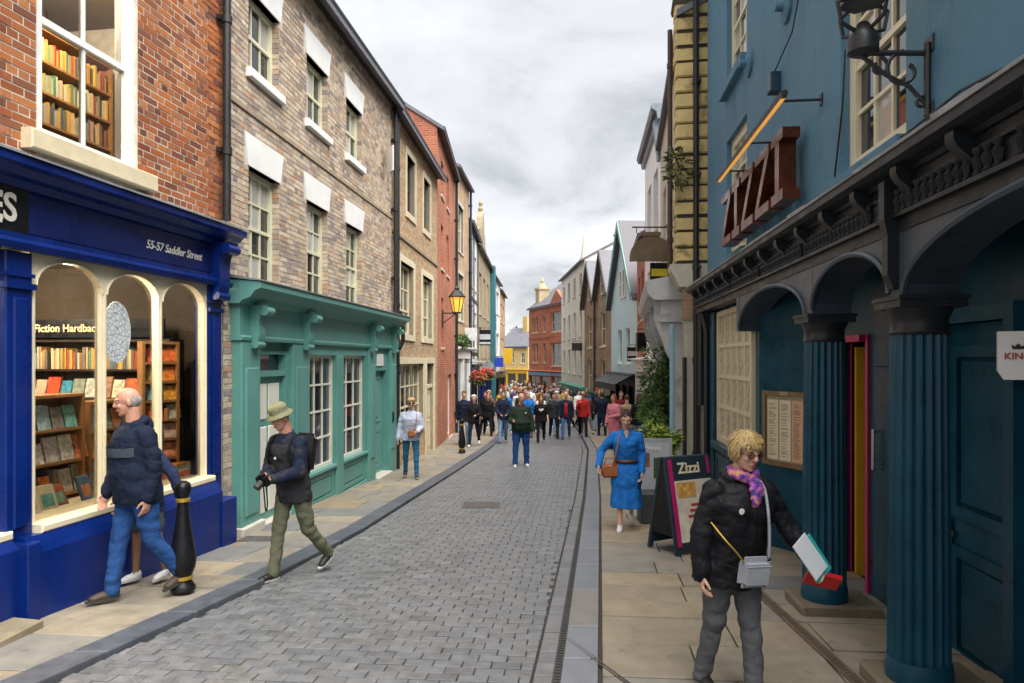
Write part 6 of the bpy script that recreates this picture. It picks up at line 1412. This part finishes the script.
mid(488, 27.5, 1.66, 6, {**WALK_L, **NA}, 'long', 'auburn', 'black', 'black', 'auburn-haired woman dressed all in black left of the hooded man', fem=True, seed=13)
mid(503, 24.6, 1.82, 5, {**WALK_R, 'la': (16, 10, 50, 30), 'ra': (16, 10, 50, 30)}, 'short', 'brown', 'navy', 'pale_jeans', 'man in a navy hooded top and pale jeans behind the stout man', hood=True, seed=14)
mid(528, 27.0, 1.74, 0, {**WALK_L, **NB}, 'short', 'grey', 'blue', 'slate', 'grey-haired man in a bright blue body warmer over his shoulder', seed=15)
e1, s, S = mid(541, 24.8, 1.64, 0, {**WALK_R, **NA}, 'long', 'auburn', 'black', 'black', 'woman in a black tee with a white heart print on the chest', fem=True, bulk=1.15, sleeve=.5, seed=16)
mb = MB()
for q in (-1, 1): mb.ell(s.T(.33, q * .045, .165), (.05, .02, .04), 10, 6)
mb.ell(s.T(.29, 0, .168), (.05, .018, .035), 10, 6); mb.build('heart_print', WHITE, e1, smooth=True)
mid(554, 26.4, 1.72, 0, {**WALK_L, **NA}, 'short', 'dark', 'charcoal', 'black', 'dark-haired man in charcoal beside the woman with the heart print', seed=17)
e1, s, S = mid(566, 26.2, 1.76, -4, {**WALK_R, **NB}, 'bald', 'grey', 'navy', 'jeans', 'bald man in an open navy coat over a bright red shirt', bulk=1.12, seed=18)
mb = MB(); loft(mb, [[s.T(t, .075 * math.cos(a), .10 + .088 * math.sin(a)) for a in [2 * math.pi * j / 14 for j in range(14)]] for t in (-.1, .1, .3, .42)]); mb.build('red_shirt', CM('red'), e1, smooth=True)
mid(583, 27.0, 1.76, -6, {**WALK_L, 'la': (10, 8, 10, 0), 'ra': (30, 10, 110, 30)}, 'cap', 'grey', 'red', 'black', 'man in a red jacket and cap raising a hand to his face', seed=19)
mid(602, 27.5, 1.70, 190, {**STAND, **NA}, 'bob', 'brown', 'navy', 'navy', 'woman in a navy coat seen from behind with a blue carrier bag', fem=True, hem=-.25, seed=20)
mid(614, 21.6, 1.68, -40, {**STAND, **HOLD}, 'long', 'auburn', 'pink', 'black', 'auburn-haired woman in a long pink coat standing by the shops', fem=True, kerb=.04, hem=-.42, seed=21)
mid(627, 21.9, 1.66, 175, {**STAND, **NA}, 'short', 'brown', 'beige', 'khaki', 'person in a beige coat with back turned beside the pink coat', kerb=.04, hem=-.3, seed=22)
mid(639, 20.9, 1.70, 150, {**STAND, **NB}, 'long', 'brown', 'black', 'pale_jeans', 'long-haired woman in black jacket and pale jeans turned from view', fem=True, kerb=.04, seed=23)
mid(621, 24.5, 1.74, 10, {**STAND, **NA}, 'short', 'brown', 'maroon', 'slate', 'man in a maroon top behind the beige coat', kerb=.04, seed=24)
# customer in the bookshop
make_person((*W_bs(4.25, 1.5, 0)[:2], -.4 - g(W_bs(4.25, 1.5, 0)[1])), 120, 1.68, {**STAND, **HOLD}, dict(fem=True, hair='short', hairm=HAIR['dark'], top=dict(mat=cloth('rust', (.35, .12, .05))), legs=dict(mat=CM('black'))), 'dark-haired customer in a rust top browsing inside the bookshop', detail=1, seed=25)
# ---------------- the crowd farther down: templates copied with their own clothes
tops = ['navy', 'black', 'navy', 'black', 'charcoal', 'slate', 'navy', 'black', 'charcoal', 'slate', 'grey', 'olive', 'brown', 'navy', 'beige', 'white', 'charcoal', 'red', 'blue', 'grey', 'beige', 'maroon', 'white', 'olive', 'purple', 'teal', 'orange', 'pink', 'yellow', 'brown']; legs_ = ['jeans', 'black', 'navy', 'khaki', 'slate', 'pale_jeans']; hairs = ['brown', 'grey', 'dark', 'blonde', 'auburn', 'white']
tmpl = []
for i, (hs, fem, ps, bk) in enumerate((('short', False, {**WALK_R, **NA}, 1.08), ('long', True, {**WALK_L, **NB}, 1.0), ('bob', True, {**WALK_R, **HOLD}, 1.1), ('bald', False, {**WALK_L, **NB}, 1.18), ('short', False, {**STAND, **HOLD}, 1.05), ('cap', False, {**WALK_L, **NA}, 1.06))):
    t_, s, S = make_person((0, 300, 0), 0, 1.745, ps, dict(bulk=bk, fem=fem, hair=hs, top=dict(mat=CM('navy'), hem=-.15, ease=1.16), legs=dict(mat=CM('jeans'))), 'template', detail=0, seed=30 + i); tmpl.append((t_, hs))
crng = random.Random(21); used = set(); spots = []
near_what = lambda Y, X: ('by the dark left-hand shopfronts' if X < .6 and Y < 42 else 'near the green shopfronts' if X > 2.4 and Y < 60 else 'in mid street' if Y < 45 else 'far down the street')
tries = 0
while len(spots) < 100 and tries < 6000:
    tries += 1
    Y = 27.5 + 47 * crng.random() ** 1.4; lo = max(KL(Y) - 1.2, XL(Y) + .4); hi = min(RD(Y) + 1.3, XR(Y) - .4); X = lo + (hi - lo) * crng.random()
    if all((X - a) ** 2 + ((Y - b) * .7) ** 2 > .42 for a, b in spots): spots.append((X, Y))
words = dict(short='short', long='long', bob='bobbed', bald='thinning', cap='capped')
for (X, Y) in sorted(spots, key=lambda p: p[1]):
    for _ in range(300):
        t_, hs = crng.choice(tmpl); a, b, c = crng.choice(tops), crng.choice(legs_), crng.choice(hairs)
        c = c if hs != 'cap' else 'brown'
        if (a, b, c, hs) not in used and (hs != 'bald' or c in ('grey', 'white')): break
    used.add((a, b, c, hs)); p = copy_tree(t_)
    hd_ = crng.gauss(0, 22) if crng.random() < .72 else 180 + crng.gauss(0, 14)
    p.location = (X, Y, g(Y) + (.05 if X < KL(Y) - .25 or X > RD(Y) + .3 else 0)); p.rotation_euler.z = R(hd_); q = (crng.uniform(1.56, 1.86) if crng.random() > .1 else crng.uniform(1.15, 1.4)) / 1.745; p.scale = (q, q, q)
    for ch in p.children:
        nm = ch.name.split('.')[0]; mt = {'jacket': CM(a), 'trousers': CM(b), 'hair': HAIR[c], 'hat': CM(crng.choice(['navy', 'red', 'khaki'])), 'body': crng.choice([SKIN, SKIN_R, SKIN]), 'shoe': crng.choice([SHOE, SHOE_W, SHOE_B])}.get(nm)
        if mt: ch.material_slots[0].link = 'OBJECT'; ch.material_slots[0].material = mt
    hw_ = ('%s %s hair' % (words[hs], c)) if hs != 'cap' else 'a cap'
    tag(p, 'walker with %s, %s top and %s trousers %s' % (hw_, a, b.replace('_', ' ').replace('jeans', 'denim'), near_what(Y, X)), 'person', 'crowd filling the street farther down')
for t_, hs in tmpl:
    for ch in list(t_.children):
        for g2 in list(ch.children): bpy.data.objects.remove(g2)
        bpy.data.objects.remove(ch)
    bpy.data.objects.remove(t_)

bpy.data.scenes.remove(WS)
# ============================================================ street furniture
def bollard(x, y, label):
    e_ = empty('bollard', (x, y, g(y) + .055), 0, label, 'bollard', 'black and gold bollards')
    mb = MB(); mb.lathe([(.105, 0), (.108, .03), (.09, .06), (.065, .10), (.072, .13), (.102, .2), (.114, .27), (.106, .36), (.076, .52), (.056, .68), (.048, .80)], 20); mb.lathe([(.047, .835), (.052, .85), (.068, .88), (.072, .92), (.062, .965), (.03, .985)], 20); mb.build('post', BLACK, e_, angle=50)
    for z, r in ((.115, .084), (.815, .062)):
        q = MB(); q.lathe([(r - .02, z - .022), (r, z - .012), (r, z + .012), (r - .02, z + .022)], 20); q.build('gold_band', GOLD, e_, angle=50)
bollard(px_(183, 6.33), 6.33, 'large black cast iron bollard with gold bands beside the bald man'); bollard(px_(462, 20.6), 20.6, 'small distant black bollard on the left pavement edge by the couple')
# ---- A-board
ab = empty('a_board', (1.98, 8.05, g(8.05) + .05), R(28), 'dark A-frame pavement board lettered Zizzi with a pink edge', 'pavement sign')
DN = M('board_navy', (.012, .03, .045), .5, .15, 4)
def tilt_box(x0, x1, z0, z1, y, t, k, sgn=1):   # leaning slab: y grows with z
    return [(x0, y + sgn * k * z0 - t / 2, z0), (x1, y + sgn * k * z0 - t / 2, z0), (x1, y + sgn * k * z0 + t / 2, z0), (x0, y + sgn * k * z0 + t / 2, z0), (x0, y + sgn * k * z1 - t / 2, z1), (x1, y + sgn * k * z1 - t / 2, z1), (x1, y + sgn * k * z1 + t / 2, z1), (x0, y + sgn * k * z1 + t / 2, z1)]
mb = MB(); mb.hexa(tilt_box(-.33, .33, .06, 1.06, -.24, .035, .2)); mb.hexa(tilt_box(-.33, -.27, 0, .062, -.24, .035, .2)); mb.hexa(tilt_box(.27, .33, 0, .062, -.24, .035, .2)); mb.build('front_panel', DN, ab)
mb = MB(); mb.hexa(tilt_box(-.33, .33, .06, 1.06, .24, .035, .2, -1)); mb.hexa(tilt_box(-.33, -.27, 0, .062, .24, .035, .2, -1)); mb.hexa(tilt_box(.27, .33, 0, .062, .24, .035, .2, -1)); mb.build('back_panel', DN, ab)
mb = MB(); mb.add([(-.325, -.2, .2), (-.325, .2, .2), (-.325, .035, 1.0), (-.325, -.035, 1.0), (-.32, -.2, .2), (-.32, .2, .2), (-.32, .035, 1.0), (-.32, -.035, 1.0)], [(0, 1, 2, 3), (7, 6, 5, 4)]); mb.build('side_web', BLACK, ab)
mb = MB(); mb.hexa(tilt_box(-.30, -.245, .1, 1.04, -.264, .01, .2)); mb.build('pink_edge', PINK, ab)
mb = MB(); mb.hexa(tilt_box(.27, .30, .86, 1.04, -.264, .01, .2)); mb.build('pink_corner', PINK, ab)
pm_ = M('poster_food', (.62, .56, .45), .5, .2, 9); mb = MB(); mb.hexa(tilt_box(-.24, .30, .14, .80, -.264, .008, .2)); ps = mb.build('poster', pm_, ab)
mb = MB(); mb.hexa(tilt_box(-.22, .05, .62, .78, -.270, .006, .2)); mb.build('pizza_print', M('pizza_print', (.55, .30, .08), .5, .5, 18), ps)
mb = MB()
for k in range(6): mb.hexa(tilt_box(-.1 + .03 * (k % 3), .1 + .06 * (k % 4), .22 + k * .06, .245 + k * .06, -.270, .005, .2))
mb.build('print_lines', M('print_red', (.35, .04, .04), .6, .1), ps)
lt = lettering('Zizzi', .17, M('letter_cream', (.72, .66, .45), .5, 0), ab, (.0, -.262 + .2 * .94, .93), .003, bold=.004); lt.rotation_euler.x = math.atan(-.2)
# ---- poster stand behind the blue dress
ib = empty('poster_stand', (px_(651, 10.1), 10.1, g(10.1) + .05), R(6), 'grey framed poster stand with food photos behind the woman in blue', 'poster stand')
mb = MB(); mb.box(-.31, .31, -.02, .02, .12, 1.12); mb.build('panel', M('stand_grey', (.36, .38, .42), .45, .1), ib)
mb = MB(); mb.box(-.27, .27, -.026, -.02, .2, 1.06); mb.build('poster', M('stand_print', (.46, .48, .52), .5, .12, 6), ib)
for k, (a, b_, c, d, cc) in enumerate(((-.23, -.03, .72, .92, (.22, .10, .04)), (.03, .24, .55, .85, (.06, .10, .04)))):
    mb = MB(); mb.box(a, b_, -.031, -.027, c, d); mb.build('photo_print', M('food_photo_%d' % k, cc, .5, .6, 20), ib)
lettering('Menu', .11, WHITE, ib, (0, -.03, .99), .002)
mb = MB(); mb.lathe([(.36, 0), (.36, .05), (.28, .12), (.1, .14)], 20, (0, 0, 0), 0, 1, .7); mb.build('base', M('stand_base', (.30, .31, .33), .5, .1), ib, angle=40)
# ---- plants
LEAF = M('leaf_green', pal=[(.03, .085, .015), (.07, .16, .025), (.11, .21, .035), (.05, .12, .025), (.15, .24, .05)], rough=.5, var=.1); LEAF_Y = M('leaf_lime', pal=[(.14, .24, .02), (.26, .32, .03), (.10, .19, .02), (.32, .34, .05)], rough=.5, var=.1)
def leaves(n, c, r, sz, rng, shape=1.0, droop=.3, hollow=.35, lobes=None):
    mb = MB()
    for _ in range(n):
        while True:
            p = Vector((rng.uniform(-1, 1), rng.uniform(-1, 1), rng.uniform(-1, 1)))
            if hollow < p.length < 1: break
        if lobes:
            lc_, lr = rng.choice(lobes); q = Vector(lc_) + p * lr
        else: q = p
        P = Vector((c[0] + q.x * r[0], c[1] + q.y * r[1], c[2] + q.z * r[2]))
        d = (Vector((p.x, p.y, p.z * .4 - droop)) + Vector((rng.uniform(-.6, .6), rng.uniform(-.6, .6), rng.uniform(-.5, .5)))).normalized(); w = d.cross(Vector((rng.uniform(-1, 1), rng.uniform(-1, 1), 1))).normalized(); L_ = sz * rng.uniform(.6, 1.3); nn = d.cross(w) * (L_ * .12)
        mb.add([P, P + d * L_ * .45 + w * L_ * .24 * shape + nn, P + d * L_, P + d * L_ * .45 - w * L_ * .24 * shape + nn], [(0, 1, 2, 3)])
    return mb
prng = random.Random(5)
def pot_plant(name, label, x, y, pot, crown_c, crown_r, n, sz, mat, shape, stems, lobes=None):
    e_ = empty(name, (x, y, g(y) + .045), 0, label, 'plant')
    mb = MB(); w, h = pot; mb.lathe([(w * .75, 0), (w, h * .9), (w * 1.08, h * .9), (w * 1.08, h), (w * .95, h), (w * .9, h * .92)], 16); mb.build('pot', M('planter_black', (.02, .02, .022), .5, .2), e_, angle=40)
    st = MB()
    for k in range(stems):
        a = prng.uniform(0, 6.28); r_ = w * .5 * prng.random(); tx, ty = crown_c[0] + crown_r[0] * .7 * math.cos(a), crown_c[1] + crown_r[1] * .7 * math.sin(a)
        st.tube([(r_ * math.cos(a), r_ * math.sin(a), h * .8), (tx * .4, ty * .4, (h + crown_c[2]) * .5), (tx, ty, crown_c[2] + crown_r[2] * prng.uniform(0, .7))], .012, 5, r2=.004)
    st.build('trunk', M('stem_brown', (.10, .08, .04), .8, .2), e_)
    leaves(n, crown_c, crown_r, sz, prng, shape, lobes=lobes).build('crown', mat, e_)
LO = [((prng.uniform(-.6, .6), prng.uniform(-.6, .6), prng.uniform(-.75, .75)), prng.uniform(.28, .5)) for _ in range(14)]
pot_plant('bamboo_plant', 'tall leafy green bamboo in a planter outside the stone shop', 3.10, 14.6, (.26, .45), (-.02, 0, 1.7), (.42, .42, 1.0), 2300, .15, LEAF, .55, 12, LO)
pot_plant('lime_shrub', 'low lime green shrub in a planter behind the Zizzi board', 2.33, 11.0, (.24, .4), (.0, 0, .85), (.36, .34, .40), 1100, .11, LEAF_Y, .9, 9, LO[:9])
pot_plant('dark_shrub', 'bushy dark green shrub in a planter at the foot of the bamboo', 2.85, 13.3, (.26, .42), (.0, 0, .95), (.36, .34, .48), 900, .12, LEAF, .9, 8, LO[3:12])
fe = empty('wall_fern', (2.86, 12.1, 5.2), 0, 'straggly fern growing out of the lichen-stained quoins', 'plant'); leaves(260, (0, 0, 0), (.22, .16, .38), .12, prng, .7).build('fronds', M('leaf_dry', pal=[(.12, .14, .05), (.07, .10, .03), (.18, .17, .08)], rough=.7, var=.1), fe)
mb = MB(); mb.tube([(.1, .15, -.1), (0, .05, .1), (-.1, 0, .35)], .012, 5); mb.build('stem', MATS['stem_brown'], fe)
def far_tree(x, y, h, r, label):
    e_ = empty('tree', (x, y, g(y)), 0, label, 'tree'); mb = MB(); mb.tube([(0, 0, 0), (.1, 0, h * .4), (.0, .1, h * .75)], .3, 8, r2=.1)
    for k in range(6):
        a = k * 1.05; mb.tube([(.05, 0, h * .4), (r * .4 * math.cos(a), r * .4 * math.sin(a), h * .6), (r * .7 * math.cos(a), r * .7 * math.sin(a), h * .75)], .1, 6, r2=.03)
    mb.build('trunk', MATS['stem_brown'], e_); lo = [((prng.uniform(-.6, .6), prng.uniform(-.6, .6), prng.uniform(-.6, .6)), prng.uniform(.3, .5)) for _ in range(12)]
    leaves(1400, (0, 0, h * .68), (r, r, h * .36), .7, prng, 1.1, lobes=lo).build('crown', LEAF, e_)
far_tree(-3.2, 128, 10.2, 3.6, 'left one of the distant trees behind the yellow house'); far_tree(1.0, 126, 9.6, 3.4, 'middle one of the distant trees behind the yellow house'); far_tree(4.6, 130, 10, 3.4, 'distant tree showing beside the stone turret')
# ---- lamps, hanging signs and baskets
ll = empty('street_lantern', (-2.36, 23.9, 3.45), 0, 'amber glass lantern on an iron bracket on the left brick wall', 'lantern')
mb = MB(); mb.tube([(0, 0, 0), (.5, 0, 0)], .025, 6); mb.tube([(0, 0, -.35), (.2, 0, -.2), (.42, 0, -.02)], .018, 6); mb.box(-.03, .02, -.05, .05, -.5, .1); mb.build('bracket', BLACKM, ll); lantern_head(ll, (.48, 0, .02), 1.25, .2)
def hanging_sign(name, label, x, y, z, w, h, mat, arm, side, shape='rect', text=None, tm=None, band=None, t=.05):
    """board hung square to the street from an arm fixed to the wall on one side"""
    e_ = empty(name, (x, y, z), 0, label, 'sign'); mb = MB()
    wx = side * arm; mb.tube([(-side * w * .45, 0, h / 2 + .1), (wx, 0, h / 2 + .1)], .016, 6); mb.tube([(wx, 0, h / 2 + .35), (wx * .45, 0, h / 2 + .11)], .01, 5)
    for q in (-.35, .35): mb.tube([(q * w, 0, h / 2 - .02), (q * w, 0, h / 2 + .1)], .008, 5)
    mb.build('bracket', BLACKM, e_); bd = MB()
    if shape == 'rect': bd.cbox(-w / 2, w / 2, -t / 2, t / 2, -h / 2, h / 2, .008)
    elif shape == 'disc': bd.outline([(w / 2 * math.cos(2 * math.pi * k / 24), h / 2 * math.sin(2 * math.pi * k / 24)) for k in range(24)], -t / 2, t / 2)
    elif shape == 'bell': bd.outline([(-w / 2, -h / 2)] + [(w / 2 * math.cos(math.pi - math.pi * k / 20), -h * .36 + h * .72 * math.sin(math.pi * k / 20)) for k in range(21)] + [(w / 2, -h / 2)], -t / 2, t / 2); bd.box(-.16, .16, -t / 2 - .01, t / 2 + .01, h * .36, h * .5)
    bo = bd.build('board', mat, e_)
    if band:
        q = MB(); q.box(-w / 2 + .02, w / 2 - .02, -t / 2 - .006, -t / 2 + .002, -h * .12, h * .22); q.box(-w / 2 + .02, w / 2 - .02, -t / 2 - .006, -t / 2 + .002, -h * .42, -h * .28); q.build('band', band, bo)
    if text: lettering(text, h * .35, tm or WHITE, bo, (0, -t / 2 - .006, h * .02), .003)
    return e_
SG = lambda n, c: M('sign_' + n, c, .5, .2, 6)
hanging_sign('bell_sign', 'brown bell-shaped hanging sign on a long arm above the right pavement', px_(652, 13.6), 13.6, 4.05, .86, .56, M('aged_bronze', (.13, .09, .05), .6, .3, 5, .2, 30), .55, 1, 'bell', t=.1)
hanging_sign('yellow_black_sign', 'square yellow and black hanging sign under the bell-shaped one', px_(661, 14.2), 14.2, 3.6, .44, .44, BLACK, .4, 1, band=SG('yellow', (.62, .50, .03)))
hanging_sign('black_lantern_sign', 'tall black box sign hanging near the bamboo', px_(641, 19.5), 19.5, 2.35, .26, .52, BLACK, .6, 1, t=.26)
hanging_sign('oval_pub_sign', 'small black sign with a pale ring on the ice blue house', px_(632, 30.2), 30.2, 2.1, .42, .6, BLACK, .5, 1, band=SG('pale', (.5, .5, .5)))
hanging_sign('dark_bar_sign', 'wide dark sign projecting from the white building', px_(578, 45), 45, 2.7, .8, .5, SG('dark', (.03, .025, .02)), .6, 1)
hanging_sign('white_shop_sign', 'white square sign hanging on the left shops above the flowers', px_(471, 31.5), 31.5, 3.0, .55, .58, SG('white', (.66, .68, .70)), .45, -1)
hanging_sign('framed_pub_sign', 'black framed pub sign with pale picture hanging over the left shops', px_(485, 36), 36, 3.0, .6, .8, BLACK, .7, -1, band=SG('pale2', (.45, .48, .5)))
hanging_sign('round_grey_sign', 'round grey sign hanging low over the left pavement', px_(488, 37.5), 37.5, 1.5, .62, .62, SG('grey', (.24, .27, .29)), .6, -1, 'disc')
hanging_sign('blue_sign', 'small royal blue sign far down the left side', px_(499, 45), 45, 1.7, .55, .6, SG('blue', (.015, .05, .45)), .6, -1)
hanging_sign('yellow_banner', 'tall yellow banner sign far down the left side', px_(508, 58), 58, 2.2, .75, 1.25, SG('gold', (.70, .42, .02)), .6, -1)
RED = M('geranium_red', pal=[(.55, .02, .02), (.62, .08, .03), (.50, .02, .10), (.60, .15, .02)], rough=.6, var=.1)
def basket(x, y, z, label, r=.34):
    e_ = empty('hanging_basket', (x, y, z), 0, label, 'flower basket'); mb = MB(); mb.lathe([(.05, -.28), (r * .5, -.2), (r * .8, 0)], 12); mb.tube([(0, 0, 0), (0, 0, .7)], .008, 4); mb.tube([(0, 0, .7), (-.6, 0, .7)], .015, 5); mb.build('basket', BLACKM, e_)
    leaves(260, (0, 0, -.02), (r * 1.1, r * 1.1, .3), .12, prng).build('foliage', LEAF, e_); leaves(330, (0, 0, .08), (r, r, .24), .10, prng, 1.8, hollow=.7).build('blossoms', RED, e_)
basket(px_(478, 31), 31, 1.05, 'hanging basket of red geraniums nearest on the left side'); basket(px_(487, 33.5), 33.5, 1.15, 'hanging basket of red geraniums second along the left side')
wbx = empty('window_box', (px_(461, 30.6), 30.6, 2.42), R(90), 'green leafy window box above the white shopfront', 'window box'); mb = MB(); mb.box(-1.3, 1.3, -.16, .1, -.1, .12); mb.build('box', BLACK, wbx); leaves(600, (0, -.05, .25), (1.3, .25, .32), .16, prng).build('foliage', LEAF, wbx)
# planters and low tubs by the right-hand shops
mb = MB(); mb.cbox(-.22, .22, -.16, .16, 0, .42, .015); o = mb.build('planter_box', M('planter_slate', (.05, .055, .06), .6, .2)); o.location = (px_(655, 9.7), 9.7, g(9.7) + .045); tag(o, 'plain dark slate planter box beside the poster stand', 'planter')
# cable along the restaurant wall
mb = MB(); mb.tube([(9.6, -.02, 3.32), (8.6, -.03, 3.25), (7.9, -.02, 3.33), (7.3, -.06, 3.27), (6.8, -.05, 3.3), (6.2, -.08, 3.24), (6.0, -.03, 3.35), (6.15, -.02, 3.9), (6.2, -.02, 4.3)], .008, 5); mb.build('cable', BLACK, bb)
